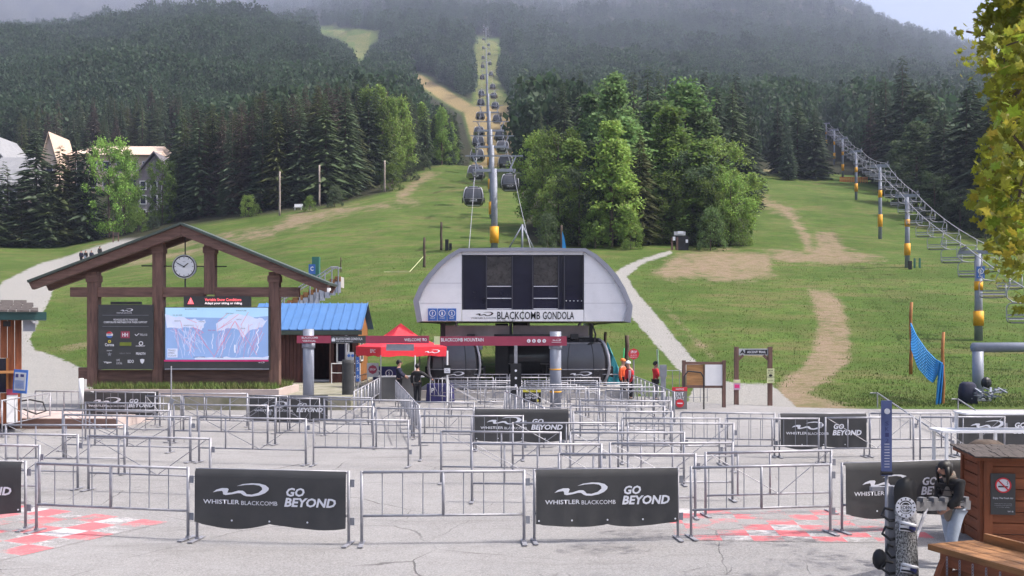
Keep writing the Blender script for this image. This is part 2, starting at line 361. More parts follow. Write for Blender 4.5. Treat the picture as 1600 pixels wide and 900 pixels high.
def masks(x, y):
    px = PX0 + F * x / np.maximum(y, 1); py = HZ - (hgt(x, y) - CH) / np.maximum(y, 1) * F
    g = np.full(px.shape, -1e3); d = g.copy()
    for p in GRAVEL: g = np.maximum(g, poly_sd(px, py, p))
    for p in DIRT: d = np.maximum(d, poly_sd(px, py, p))
    for p, wd in DLINES: d = np.maximum(d, line_sd(px, py, p, wd))
    near = (y < 262)
    run = poly_sd(px, py, RUN); rg = np.maximum(poly_sd(px, py, RUN_G), poly_sd(px, py, CLEAR))
    up = np.maximum(run, poly_sd(px, py, DIRT[5])); up = np.where((rg > 0) & (up < -.35), -.35, up)
    g = np.where(near, g, -1e3); d = np.where(near, d, -1e3)
    nr = np.where(near, poly_sd(px, py, NEARRUN), -1e3)
    openg = np.maximum(np.maximum(nr, np.where(near, -1e3, rg)), np.where(near, -1e3, up))
    return px, py, g, d, np.where(near, -1e3, up), openg
# grid in polar layout: fine where the photo looks, coarse outside
pxs = np.concatenate([np.linspace(-2600, -60, 26), np.arange(-50, 1651, 4.2), np.linspace(1660, 4200, 26)])
ys = [44.0]
while ys[-1] < 5400:
    y = ys[-1]; ys.append(y + (0.42 if y < 75 else .42 + (y - 75) * .016 if y < 300 else y * .022))
ys = np.array([40.0, 42.0] + ys)
UU, YY = np.meshgrid((pxs - PX0) / F, ys); XX = UU * YY
ZZ = hgt(XX, YY)
# the near slope and the mounds get a little unevenness
ZZ = ZZ + (np.sin(XX * 1.7 + YY * .9) * np.sin(YY * 1.3 - XX * .6)) * .03 * np.clip((YY - 50) / 20, 0, 1)
nr_, nc_ = XX.shape
V = np.stack([XX, YY, ZZ], -1).reshape(-1, 3)
ii = np.arange(nr_ * nc_).reshape(nr_, nc_)
Q = np.stack([ii[:-1, :-1], ii[:-1, 1:], ii[1:, 1:], ii[1:, :-1]], -1).reshape(-1, 4)
def fast_mesh(name, V, Q, mats, smooth=False):
    me = bpy.data.meshes.new(name); k = Q.shape[1]
    me.vertices.add(len(V)); me.vertices.foreach_set('co', np.ascontiguousarray(V, np.float32).ravel())
    me.loops.add(Q.size); me.loops.foreach_set('vertex_index', np.ascontiguousarray(Q, np.int32).ravel())
    me.polygons.add(len(Q)); me.polygons.foreach_set('loop_start', np.arange(0, Q.size, k, dtype=np.int32))
    try: me.polygons.foreach_set('loop_total', np.full(len(Q), k, np.int32))
    except Exception: pass
    if smooth: me.polygons.foreach_set('use_smooth', np.ones(len(Q), bool))
    for m in (mats if isinstance(mats, (list, tuple)) else [mats]): me.materials.append(m)
    me.update(calc_edges=True); me.validate(); return me
px_, py_, mg, md, mu, mo = masks(V[:, 0], V[:, 1])

def ground_material():
    m, t, b = newmat('mountain_ground')
    P = t.add('NewGeometry').outputs['Position']
    def att(n): a = t.add('Attribute', attribute_name=n); return a.outputs['Fac']
    n1 = t.noise(P, .09, 5, .6); n2 = t.noise(P, .6, 5, .65); n3 = t.noise(P, 4.5, 4, .7); n4 = t.noise(t.mapping(P, (1, 2.2, 1)), .22, 6, .7)
    grass = t.mix(t.ramp(n2, .35, .68), (.056, .100, .020), (.105, .162, .034))
    dry = t.mix(t.ramp(n3, .3, .7), (.125, .108, .045), (.19, .15, .078))
    grass = t.mix(t.ramp(n4, .44, .62, 0, .75), grass, dry)
    grass = t.mix(t.ramp(n1, .42, .60, 0, .8), grass, (.055, .095, .018))
    grass = t.mix(t.ramp(n3, .45, .8, 0, .55), grass, (.03, .05, .01))
    edge = t.math('ADD', t.math('MULTIPLY', t.math('SUBTRACT', n2, .5), 9.0), t.math('MULTIPLY', t.math('SUBTRACT', n3, .5), 7.0))
    gm = t.ramp(t.math('ADD', att('gravel'), edge), -.8, 1.4)
    big = t.math('MULTIPLY', t.math('SUBTRACT', t.noise(t.mapping(P, (1, .6, 1)), .33, 5, .7), .5) , 38.0)
    dm = t.ramp(t.math('ADD', t.math('ADD', t.math('MINIMUM', att('dirt'), 9.0), big), t.math('MULTIPLY', edge, 1.6)), -3.5, 6.5)
    um = t.ramp(t.math('ADD', att('upper'), edge), -1, 2)
    fm = t.ramp(att('open'), -6, 1.0, 1, 0)
    sp = t.noise(P, 14, 3, .8)
    dirt = t.mix(t.ramp(sp, .3, .7), (.13, .092, .062), (.32, .245, .175))
    dirt = t.mix(t.ramp(t.noise(t.mapping(P, (1, 1.8, 1)), .8, 7, .8), .47, .58, 0, .8), dirt, t.mix(.5, grass, dry))
    grav = t.mix(t.ramp(sp, .3, .7), (.20, .195, .185), (.345, .335, .32))
    upper = t.mix(t.ramp(n2, .3, .7), (.19, .145, .065), (.26, .20, .10))
    forest = t.mix(t.ramp(n2, .3, .7), (.020, .026, .014), (.045, .042, .024))
    grass = t.mix(t.ramp(t.add('SeparateXYZ').outputs[0], 0, 1, 0, 0), grass, dry) if False else grass
    c = t.mix(um, grass, upper); c = t.mix(dm, c, dirt); c = t.mix(gm, c, grav); c = t.mix(fm, c, forest)
    t.link(c, b.inputs['Base Color']); b.inputs['Roughness'].default_value = .95; b.inputs['Specular IOR Level'].default_value = .1
    t.link(t.bump(t.math('ADD', n3, t.math('MULTIPLY', sp, .5)), .8, .12), b.inputs['Normal'])
    return m
M['ground'] = ground_material()
tme = fast_mesh('mountain_slope', V, Q, M['ground'], True)
for nm, arr in (('gravel', mg), ('dirt', md), ('upper', mu), ('open', mo)):
    a = tme.attributes.new(nm, 'FLOAT', 'POINT'); a.data.foreach_set('value', np.clip(arr, -40, 40).astype(np.float32))
tag(ob('mountain_slope', tme), 'grassy ski slope rising into a forested mountain', kind='structure')

# ------------------------------------------------------------------ plaza
def asphalt(t, P):
    n1 = t.noise(P, .25, 5, .6); n2 = t.noise(P, 2.2, 5, .7); n3 = t.noise(P, 45, 3, .8)
    c = t.mix(t.ramp(n1, .35, .65), (.165, .16, .16), (.232, .226, .226))
    c = t.mix(t.ramp(n2, .42, .72, 0, .6), c, (.15, .142, .14))
    c = t.mix(t.ramp(n3, .4, .66, 0, .75), c, (.38, .37, .37))
    wob = t.add('Mix', data_type='VECTOR'); wob.inputs[0].default_value = .16
    nn = t.add('TexNoise'); nn.inputs['Scale'].default_value = 1.6; nn.inputs['Detail'].default_value = 6; t.link(P, nn.inputs['Vector'])
    t.link(P, wob.inputs[4]); t.link(nn.outputs['Color'], wob.inputs[5])
    cr = None
    for sc, th, lo, hi in ((.33, .0035, .44, .58), (1.1, .008, .54, .66)):
        v = t.add('TexVoronoi', feature='DISTANCE_TO_EDGE'); v.inputs['Scale'].default_value = sc; t.link(wob.outputs[1], v.inputs['Vector'])
        k = t.math('MULTIPLY', t.ramp(v.outputs['Distance'], th * .3, th, 1, 0), t.ramp(t.noise(t.mapping(P, loc=(sc * 9, 3, 0)), .35, 3), lo, hi))
        cr = k if cr is None else t.math('MAXIMUM', cr, k)
    c = t.mix(t.math('MULTIPLY', cr, .75), c, (.085, .08, .08))
    c = t.mix(t.ramp(t.noise(t.mapping(P, (.5, 2.5, 1)), .5, 6, .75), .54, .74, 0, .6), c, (.13, .122, .118))
    h = t.math('SUBTRACT', t.math('MULTIPLY', n3, .4), cr)
    return c, h
def plaza_material(name='worn_asphalt', paint=None):
    m, t, b = newmat(name); P = t.add('NewGeometry').outputs['Position']
    c, h = asphalt(t, P)
    if paint:
        o, ang, sz, wear, fade = paint
        q = t.mapping(t.add('TexCoord').outputs['Object'], (1, 1, 1))
        ch = t.add('TexChecker'); ch.inputs['Scale'].default_value = 1 / sz; t.link(t.mapping(q, loc=(0.001, .001, .25 * sz)), ch.inputs['Vector'])
        pc = t.mix(ch.outputs['Fac'], (.58, .11, .13), (.58, .56, .58))
        w1 = t.noise(t.mapping(P, (1, 2, 1)), 5, 6, .8); w2 = t.noise(P, .8, 4, .6); w3 = t.noise(t.mapping(P, (1, 3, 1)), 26, 3, .8)
        wsum = t.math('ADD', t.math('ADD', t.math('MULTIPLY', w1, .6), t.math('MULTIPLY', w2, .7)), t.math('MULTIPLY', w3, .4))
        wsum = t.math('ADD', wsum, t.math('MULTIPLY', ch.outputs['Fac'], -.10))
        sx = t.add('SeparateXYZ'); t.link(q, sx.inputs[0])
        wsum = t.math('ADD', wsum, t.ramp(sx.outputs['Y'], fade[0], fade[1], -.35, .0))
        f = t.ramp(wsum, wear, wear + .1)
        c = t.mix(t.math('MULTIPLY', f, .78), c, pc)
    t.link(c, b.inputs['Base Color']); b.inputs['Roughness'].default_value = .9; b.inputs['Specular IOR Level'].default_value = .2
    t.link(t.bump(h, .9, .012), b.inputs['Normal'])
    return m
M['plaza'] = plaza_material()
back = [(-2600, 50), (-300, 52), (60, 52), (140, 50), (200, 46), (548, 46), (592, 52), (630, 55), (950, 56), (1000, 53), (1050, 48), (1075, 43.6), (1150, 42.4), (1240, 41), (1340, 40.2), (1480, 40), (1640, 40), (3600, 40)]
pl = [(X(px, Y), Y) for px, Y in back]
mb = MB(); top = [(x, y, 0.012) for x, y in pl]
for i in range(len(top) - 1):
    a, b2 = top[i], top[i + 1]
    mb.quad((a[0], 14, .012), (b2[0], 14, .012), b2, a)
mb.quad((-300, -300, .012), (300, -300, .012), (pl[-1][0], 14, .012), (pl[0][0], 14, .012))
tag(mb.build('plaza', M['plaza']), 'worn pale asphalt plaza in front of the gondola', kind='structure')
# painted red and white checkers, worn
def paint_sheet(x, y, rz, wd, dp, mt, label):
    o = MB().quad((-wd, -dp, 0), (0, -dp, 0), (0, 0, 0), (-wd, 0, 0)).build('painted_checkers', mt)
    o.location = (x, y, .017); o.rotation_euler = (0, 0, rz); tag(o, label, kind='structure')
c0 = G(262, 817)
paint_sheet(c0.x, c0.y, R(-26), 7.2, 4.6, plaza_material('painted_checks_left', ((0, 0), 0, .55, .77, (-4.4, -3.0))), 'worn red and white painted checkers on the asphalt at the left')
c1 = G(1390, 800)
paint_sheet(c1.x, c1.y, R(-4), 3.9, 2.7, plaza_material('painted_checks_right', ((0, 0), 0, .46, .80, (-3.4, -2.6))), 'worn red and white painted checkers on the asphalt at the right')
c2 = G(1000, 690)
paint_sheet(c2.x, c2.y, R(-8), 2.6, 1.6, plaza_material('painted_checks_mid', ((0, 0), 0, .5, 1.0, (-2, -1.5))), 'faint pink painted patch on the asphalt inside the queue maze')
# raised terrace under the map shelter and the shed
tx0, tx1 = X(126, 39.6), X(548, 39.6)
mb = MB(); mb.prism([(tx0, 0), (tx1, 0), (tx1, .52), (tx0, .52)], 39.6, 60)
tag(mb.build('terrace', M['terrace']), 'low raised terrace with a pale wall', kind='structure')
# raised slab in front of the left kiosk
k0 = MB(); k0.box((X(-60, 33), 33.9, .17), (10.6, 3.2, .34)); k0.cur = 1; k0.box((X(-60, 33), 32.28, .16), (10.6, .04, .32)); k0.cur = 0
so_ = tag(k0.build('kiosk_slab', [M['pinkconc'], M['brown_soilbox']]), 'pinkish raised slab with brown edge', kind='structure')
# ------------------------------------------------------------------ crowd barriers
def make_barrier_b():
    t = thing('crowd_barrier', 'proto', 'barrier')
    MB().cyl((.03, 0, 1.08), (2.37, 0, 1.08), .021, n=8).build('top_rail', M['steel'], t, True)
    MB().cyl((.03, 0, .44), (2.37, 0, .44), .019, n=8).build('bottom_rail', M['steel'], t, True)
    pm = MB().cyl((0, 0, 0), (0, 0, 1.1), .022, n=8).mesh('post', M['steel'], True)
    fm = MB().box((0, -.02, .02), (.07, .46, .014)).box((0, 0, .03), (.05, .05, .05)).mesh('foot', M['steel'])
    for x in (.03, 2.37):
        ob('post', pm, t, (x, 0, 0)); ob('foot', fm, t, (x, 0, .012))
    MB().cyl((1.2, 0, .44), (1.2, 0, 1.08), .022, n=8).build('middle_post', M['steel'], t, True)
    bm = MB().cyl((0, 0, .44), (0, 0, 1.08), .008, n=5).mesh('bar', M['steel_dull'])
    for k in (1, 2, 3, 5, 6, 7): ob('bar', bm, t, (.03 + 2.34 * k / 8, 0, 0))
    cm = MB().box((0, 0, 0), (.06, .016, .11)).mesh('bracket', M['steel_dull'])
    for z in (.92, .36): ob('bracket', cm, t, (2.425, 0, z))
    return t
def make_barrier_v():
    t = thing('queue_barrier', 'proto', 'barrier')
    MB().cyl((.03, 0, 1.08), (2.37, 0, 1.08), .022, n=8).build('top_rail', M['steel'], t, True)
    MB().cyl((.03, 0, .36), (2.37, 0, .36), .017, n=8).build('bottom_rail', M['steel'], t, True)
    pm = MB().cyl((0, 0, 0), (0, 0, 1.1), .024, n=8).mesh('post', M['steel'], True)
    fm = MB().box((0, -.02, .02), (.07, .42, .014)).mesh('foot', M['steel'])
    for x in (.03, 2.37):
        ob('post', pm, t, (x, 0, 0)); ob('foot', fm, t, (x, 0, .012))
    mm = MB().cyl((0, 0, .36), (0, 0, 1.08), .017, n=8).mesh('middle_post', M['steel'], True)
    for x in (.62, 1.22): ob('middle_post', mm, t, (x, 0, 0))
    MB().cyl((.1, -.02, 1.06), (1.35, -.02, .38), .008, n=5).build('brace', M['steel'], t)
    MB().cyl((2.3, -.02, 1.06), (1.4, -.02, .38), .008, n=5).build('brace', M['steel'], t)
    cm = MB().box((0, 0, 0), (.06, .016, .11)).mesh('bracket', M['steel_dull'])
    for z in (.88,): ob('bracket', cm, t, (2.425, 0, z))
    return t
BP = {'b': make_barrier_b(), 'v': make_barrier_v()}; BUSED = {'b': 0, 'v': 0}
BT = 1696 * 2 * 1.0  # (3.2-1.08)*1600
def gtop(px, yt): Y = 3392. / (yt - HZ); return Vector(((px - PX0) / F * Y, Y, 0))
ROWS = {}
def chain(row, kind, x1, y1, x2, y2, n=None, note=''):
    a = gtop(x1, y1); b = gtop(x2, y2); L = (b - a).length; n = n or max(1, round(L / 2.5)); d = (b - a) / n
    for k in range(n):
        p = a + d * k; rz = math.atan2(d.y, d.x); s = (d.length - .05 * (n > 1)) / 2.4
        if not BUSED[kind]:
            o = BP[kind]; BUSED[kind] = 1; o.location = p; o.rotation_euler = (0, 0, rz); o.scale = (s, 1, 1)
        else: o = dup(BP[kind], p, rz, 'x', None, (s, 1, 1))
        o['group'] = 'crowd barriers with upright bars' if kind == 'b' else 'queue barriers with V braces'
        ROWS.setdefault(row, []).append((p.x + d.x / 2, p.y + d.y / 2, o, kind, note))
fr = 'the front row nearest the camera'
for x1, y1, x2, y2 in ((-196, 720, 43, 722), (54, 724, 297, 732), (305, 733, 548, 738), (562, 738, 822, 736), (832, 735, 1062, 732), (1077, 731, 1300, 726), (1313, 725, 1512, 719), (1524, 719, 1740, 715)): chain(fr, 'b', x1, y1, x2, y2, 1)
r2 = 'the row just behind the front row'
for x1, y1, x2, y2 in ((-110, 692, 64, 697), (871, 709.5, 1089, 710), (1100, 708, 1301, 704)): chain(r2, 'v', x1, y1, x2, y2, 1)
r3 = 'the third row from the front'
for x1, y1, x2, y2 in ((-70, 677, 124, 680), (136, 681, 331, 686), (735, 693.5, 942, 694.5), (951, 693, 1147, 692)): chain(r3, 'v', x1, y1, x2, y2, 1)
r4 = 'the fourth row from the front'
for x1, y1, x2, y2 in ((7, 664, 197, 664.5), (687, 674, 878, 676), (889, 676, 1071, 676)): chain(r4, 'v', x1, y1, x2, y2, 1)
r5 = 'the fifth row from the front'
for x1, y1, x2, y2 in ((97, 648, 300, 652), (309, 652, 480, 655)): chain(r5, 'v', x1, y1, x2, y2, 1)
chain(r5, 'b', 655, 650, 819, 650, 1)
for x1, y1, x2, y2 in ((799, 661, 968, 661), (979, 661.5, 1148, 662)): chain(r5, 'v', x1, y1, x2, y2, 1)
for x1, y1, x2, y2 in ((970, 653.5, 1126, 654), (1132, 654, 1281, 654)): chain(r5, 'b', x1, y1, x2, y2, 1)
for x1, y1, x2, y2 in ((1288, 653, 1429, 652), (1436, 652, 1571, 651.5)): chain(r5, 'v', x1, y1, x2, y2, 1)
r6 = 'the sixth row from the front'
chain(r6, 'v', 96, 640, 268, 642, 1)
chain(r6, 'b', 586, 638, 742, 640, 1); chain(r6, 'b', 742, 640, 887, 640, 1); chain(r6, 'v', 894, 643.5, 1052, 643.5, 1)
chain(r6, 'b', 1062, 644.5, 1212, 646.5, 1); chain(r6, 'b', 1216, 647, 1352, 646.5, 1); chain(r6, 'b', 1357, 646, 1488, 646, 1); chain(r6, 'b', 1494, 645, 1640, 645, 1)
r7 = 'the seventh row from the front'
for x1, y1, x2, y2 in ((132, 629, 265, 631), (270, 632, 420, 634), (428, 634, 585, 636)): chain(r7, 'v', x1, y1, x2, y2, 1)
chain(r7, 'b', 890, 634, 1040, 635, 1)
r8 = 'the eighth row from the front'
chain(r7, 'v', 646, 628, 742, 629, 1); chain(r8, 'v', 905, 626, 1050, 627, 1); chain(r5, 'b', 488, 655.5, 640, 657, 1); chain(r8, 'v', 227, 619, 283, 619, 1); chain(r8, 'v', 285, 619, 433, 622, 1); chain(r8, 'v', 436, 622, 500, 623, 1); chain(r8, 'v', 505, 624, 645, 626, 1)
r9 = 'the rear row below the map shelter'
chain(r9, 'b', 54, 611, 246, 613.5, None); chain(r9, 'v', 248, 615, 388, 615, 1); chain(r9, 'v', 388, 618, 450, 619, 1); chain(r9, 'v', 451, 619, 583, 622, 1)
chain('the row running back beside the left kiosk', 'v', 2, 626, 79, 614, 1)
chain('the outer fence leading to the red tent', 'b', 553, 612, 593, 590.5); chain('the second fence leading to the red tent', 'b', 553, 589, 574, 583.5)
chain('the fence ending beside the two staff under the tent', 'b', 655, 635, 618, 594)
chain('the fence running back past the hanging black box', 'b', 850, 637, 788, 611)
chain('the fence running back to the people in red', 'b', 1054, 613, 985, 585)
chain('the fence along the station platform', 'b', 700, 585, 985, 585); chain('the short fence beside the white sign post', 'v', 672, 591, 698, 592)
chain('the first maze row in front of the cabins', 'b', 690, 590, 940, 590); chain('the second maze row in front of the cabins', 'v', 700, 595.5, 936, 595)
chain('the third maze row in front of the cabins', 'v', 700, 601, 1006, 601); chain('the fourth maze row in front of the cabins', 'v', 704, 605, 1026, 605)
chain('the maze row around the grey pillar', 'b', 790, 608, 938, 608); chain('the short row beside the exit sign', 'v', 945, 610, 1040, 612.5)
chain('the fifth maze row in front of the cabins', 'b', 700, 598, 985, 598); chain('the short row behind the middle banner', 'b', 746, 628, 787, 628, 1)
for row, lst in ROWS.items():
    lst.sort(key=lambda e: e[0])
    for i, (x, y, o, kind, note) in enumerate(lst):
        d = 'barred barrier' if kind == 'b' else 'V braced barrier'
        pos = 'alone in' if len(lst) == 1 else f'{ORD[i]} from left in'
        o['label'] = f'{d}, {pos} {row}'
# ------------------------------------------------------------------ vinyl banners on barriers
def make_banner(vz):
    t = thing('banner', 'p', 'banner')
    Wd, top = 2.30, 1.10; nx, nz = 40, 14; V = []; Fc = []
    for j in range(nz + 1):
        for i in range(nx + 1):
            u = i / nx; v = j / nz; x = -Wd / 2 + Wd * u
            low = .30 - .065 * abs(math.sin(2 * math.pi * (u * .98 + .01))) ** .8 * (1 if u > .03 else .5) + .02 * math.sin(u * 9 + vz)
            z = top + (low - top) * v
            y = -.05 - .012 * math.sin(u * 7 + vz) * v - .03 * max(0, v - .8) * math.sin(u * 12 + vz) - .006 * math.sin(u * 40) * v
            if j == 0: y = -.02
            V.append((x, y, z))
    for j in range(nz):
        for i in range(nx): a = j * (nx + 1) + i; Fc.append((a, a + 1, a + nx + 2, a + nx + 1))
    b = MB(); b.add(V, Fc); b.build('cloth', M['black_cloth'], t, True)
    s = Wd / 1360.; fx = lambda a: (a - 775) * s; fz = lambda a: top - (a - 135) * s * .97
    logo(t, fx(521), fz(313), 507 * s, M['white_print'], y=-.075)
    text(t, 'WHISTLER', fx(344), fz(426), 330 * s, 38 * s, M['white_print'], -.075, .012, name='lettering')
    text(t, 'BLACKCOMB', fx(688), fz(432), 325 * s, 36 * s, M['white_print'], -.075, 0)
    text(t, 'GO', fx(1012), fz(326), 165 * s, 76 * s, M['white_print'], -.075, .035, .2)
    text(t, 'BEYOND', fx(1142), fz(417), 460 * s, 80 * s, M['white_print'], -.075, .035, .2)
    gm = MB().cyl((0, 0, 0), (0, -.004, 0), .014, n=8).mesh('grommet', M['white_print'])
    for u in (.02, .25, .5, .75, .98): ob('grommet', gm, t, (-Wd / 2 + Wd * u, -.056, .345))
    return t
bp = [make_banner(0), make_banner(2.1)]; bu = [0, 0]
BAN = [(-80, 721, 240, 'black GO BEYOND banner cut by the left frame edge'), (426, 735.5, 240, 'black GO BEYOND banner on the front row at left, scalloped lower edge'), (946, 733.5, 230, 'black GO BEYOND banner on the front row right of centre'),
       (1411, 722, 198, 'black GO BEYOND banner on the front row behind the snowboard'), (815, 640, 146, 'black GO BEYOND banner in front of the grey sign pillar'), (1285, 647, 134, 'black GO BEYOND banner at the back near the trail sign'),
       (1566, 645, 142, 'black GO BEYOND banner far right beyond the wooden hut'), (191, 612, 116, 'black GO BEYOND banner below the sponsor board'), (452, 618, 122, 'black GO BEYOND banner in front of the left sign pillar')]
for i, (px, yt, wpx, lab) in enumerate(BAN):
    p = gtop(px, yt); k = i % 2; s = wpx / F * p.y / 2.3
    ang = math.atan2((gtop(px + 60, yt + (2 if px < 600 else -1.4 if 900 < px and yt > 700 else 0)) - gtop(px - 60, yt - (2 if px < 600 else -1.4 if 900 < px and yt > 700 else 0))).y, 1) if yt > 700 else 0
    loc = p + Vector((0, -.04, 0))
    if not bu[k]: o = bp[k]; bu[k] = 1; o.location = loc; o['label'] = lab
    else: o = dup(bp[k], loc, 0, lab)
    o.scale = (s, 1, 1 if s > .9 else s); o.rotation_euler = (0, 0, max(-.2, min(.2, math.atan2(gtop(px + 60, yt).y - gtop(px - 60, yt).y, 1))))
    o['group'] = 'black vinyl banners tied to barriers'
    if yt in (735.5, 733.5, 721, 722):
        k2 = {735.5: (303, 733, 548, 738), 733.5: (832, 735, 1062, 732), 721: (-196, 720, 43, 722), 722: (1313, 725, 1512, 719)}[yt]
        a = gtop(k2[0], k2[1]); b = gtop(k2[2], k2[3]); d = b - a; o.rotation_euler = (0, 0, math.atan2(d.y, d.x)); o.location = (a + b) / 2 + Vector((0, -.04, 0)); o.scale = (d.length / 2.4, 1, 1)
# ------------------------------------------------------------------ gondola terminal
SY = 46.0
st = thing('gondola_station', 'white arched gondola terminal lettered BLACKCOMB GONDOLA with dark window', 'gondola station', (X(817, SY), SY, 0))
def sp(px, py, Y=SY): return ((px - 817) / F * Y, Zp(py, Y))
outer = [(652, 504), (646, 470), (655, 448), (668, 430), (684, 412), (700, 399), (718, 388.5), (816, 387), (915, 388.5), (932, 398), (950, 414), (964, 430), (976, 450), (988, 478), (985, 504)]
inner = [(660, 502), (655, 471), (663, 451), (675, 433), (690, 416), (705, 403), (721, 393.5), (816, 392.5), (912, 393.5), (927, 402), (944, 418), (957, 433), (969, 452), (980, 478), (974, 502)]
o_ = [sp(*p) for p in outer]; i_ = [sp(*p) for p in inner]
# facade: side panels, strips around the window; the window is its own part
wl, wr, wt, wb = sp(722, 0)[0], sp(912, 0)[0], Zp(398, SY), Zp(484, SY)
def facade_part(poly, y0=-.02, y1=.18): return MB().prism(poly, y0, y1).build('panel', M['station'], st)
facade_part([i_[0], i_[1], i_[2], i_[3], i_[4], i_[5], i_[6], (wl - .02, i_[6][1]), (wl - .02, wb), (wl - .02, i_[0][1])])
facade_part([(wr + .02, i_[14][1]), (wr + .02, i_[8][1] - .02)] + i_[9:])
xm = (wl + wr) / 2
for a, b in ((wl, xm - .012), (xm + .012, wr)):
    facade_part([(a, i_[0][1]), (b, i_[0][1]), (b, wb), (a, wb)])
facade_part([(wl, wt), (wr, wt), (wr, i_[8][1]), (xm, i_[7][1]), (wl, i_[6][1])])
rim = MB(); n = len(o_)
for k in range(n - 1):
    a, b, c, d = o_[k], o_[k + 1], i_[k + 1], i_[k]
    rim.add([(a[0], -.16, a[1]), (b[0], -.16, b[1]), (c[0], -.16, c[1]), (d[0], -.16, d[1]), (a[0], .3, a[1]), (b[0], .3, b[1]), (c[0], .3, c[1]), (d[0], .3, d[1])],
            [(0, 1, 2, 3), (0, 4, 5, 1), (3, 2, 6, 7), (0, 3, 7, 4), (1, 5, 6, 2)])
rim.build('rim', M['station_rim'], st)
shell = MB(); rings = []
for (yy, sc, dz) in ((.3, 1, 0), (9, 1, 0), (14, .94, -.05), (17, .8, -.3)):
    rings.append([(x * sc, yy, z + dz - (z - 3.4) * (1 - sc)) for x, z in o_])
for a, b in zip(rings, rings[1:]):
    for k in range(n - 1): shell.quad(a[k], a[k + 1], b[k + 1], b[k])
shell.build('roof_shell', M['station_rim'], st, True)
MB().box((0, 8.5, 3.52), (9.2, 16, .1)).build('ceiling', M['soffit'], st)
# the window: dark pane, mullions and the white rails behind
MB().box((xm, .16, (wt + wb) / 2), (wr - wl, .02, wt - wb)).build('window_pane', M['glass_dark'], st)
for px in (722.5, 760, 800.5, 832.5, 873, 882, 911.5): MB().box((sp(px, 0)[0], .10, (wt + wb) / 2), (.05, .08, wt - wb - .002)).build('mullion', M['mullion'], st)
for a, b in ((759.5, 800), (833, 872.5)):
    for zz in (447.2, 466, 482.6): MB().box(((sp(a, 0)[0] + sp(b, 0)[0]) / 2, .128, Zp(zz, SY)), ((b - a) / F * SY - .05, .03, .035)).build('rail', M['white_print'], st)
    MB().box(((sp(a, 0)[0] + sp(b, 0)[0]) / 2, .125, Zp(423, SY)), ((b - a) / F * SY - .06, .02, 1.28)).build('painted_reflection', mat('window_reflection_panel', (.055, .05, .05), .3, 0, .4, 3), st)  # brownish sheet before the pane, its colour standing in for a window reflection
for k in range(5): MB().sphere((sp(885 + k * 6, 0)[0], .12, Zp(470, SY)), .03, 6, 4).build('lamp', M['white_print'], st)
for zz in (4.3, 5.2):
    il = [p for p in i_ if True]
    def xin(z, side):
        for (xa, za), (xb, zb) in zip(i_, i_[1:]):
            if min(za, zb) <= z <= max(za, zb) and (xa + xb) * side > 0: return xa + (xb - xa) * (z - za) / ((zb - za) or 1)
    xa = xin(zz, -1); xb = xin(zz, 1); MB().box(((xa + wl) / 2, -.021, zz), (wl - xa - .06, .004, .012)).build('seam', M['station_rim'], st); MB().box(((xb + wr) / 2, -.021, zz), (xb - wr - .06, .004, .012)).build('seam', M['station_rim'], st)
# lettering
def stext(s, px0, px1, py0, py1, m, bold=0, y=-.035, par=st): text(par, s, sp((px0 + px1) / 2, 0)[0], Zp((py0 + py1) / 2, SY), (px1 - px0) / F * SY, (py1 - py0) / F * SY, m, y, bold)
stext('BLACKCOMB', 777, 844, 487, 499, M['black'], .012); stext('GONDOLA', 848, 897, 487, 499, M['black'], .012)
stext('ELEV. 675M / 2214FT', 777, 804, 500.2, 503, M['black'])
logo(st, sp(757, 0)[0], Zp(490.5, SY), 28 / F * SY, M['black'], -.035); stext('WHISTLER', 736, 754.5, 495.8, 498, M['black'], .01); stext('BLACKCOMB', 756, 775, 495.8, 498, M['mullion'])
for k, g in enumerate(('?', 'i', 'S')):
    cx = sp(676 + 15 * k, 0)[0]; p = MB().box((cx, -.035, Zp(491.5, SY)), (.40, .03, .55)).build('pictogram', M['blue_sign'], st)
    MB().ring(cx, Zp(489.5, SY), .125, .15, -.06).build('ring', M['white_print'], p)
    text(p, g, cx, Zp(489.5, SY), .08, .15, M['white_print'], -.058, .02, name='symbol'); text(p, ('HELP', 'CHILD', 'SEAT')[k], cx, Zp(497, SY), .22, .06, M['white_print'], -.058, name='lettering')
# machinery under the canopy: beams, columns, bullwheel frame, conveyor
for a, b in ((694, 796), (801, 922)): MB().box(((sp(a, 0)[0] + sp(b, 0)[0]) / 2, .9, 3.05), ((b - a) / F * SY, .12, .50)).build('valance', M['soffit'], st)
for px, wd in ((690, .24), (798, .14), (926, .16)): MB().box((sp(px, 0)[0], 1.05, 3.05), (wd, .3, .72)).build('hanger_post', M['dark'], st)
MB().box((sp(783, 0)[0], 3.2, 1.7), (.62, .9, 3.4)).build('column', M['dark'], st)
MB().box((0, 14, 1.9), (.9, 1.2, 3.4)).build('column', M['dark'], st)
b = MB()
for sx in (-2.35, 2.35): b.box((sx, 8, 2.80), (.35, 15, .22)); b.box((sx + .3, 8, 2.62), (.12, 15, .1))
b.cyl((0, 2.6, 2.72), (0, 2.6, 2.9), 2.2, n=28); b.build('track', M['dark'], st)
whs = MB().cyl((0, -.04, 0), (0, .04, 0), .16, n=10).mesh('tyre', M['black'])
for k in range(5): ob('tyre', whs, st, (sp(893 + k * 7, 0)[0], 1.3 + .1 * k, 2.55 + .03 * k))
b = MB().box((0, 6, .18), (9.6, 12, .36)); b.build('platform', M['concrete'], st)
MB().box((-2.9, 1.2, 2.33), (2.1, .8, .28)).build('conveyor_box', M['steel_dull'], st)
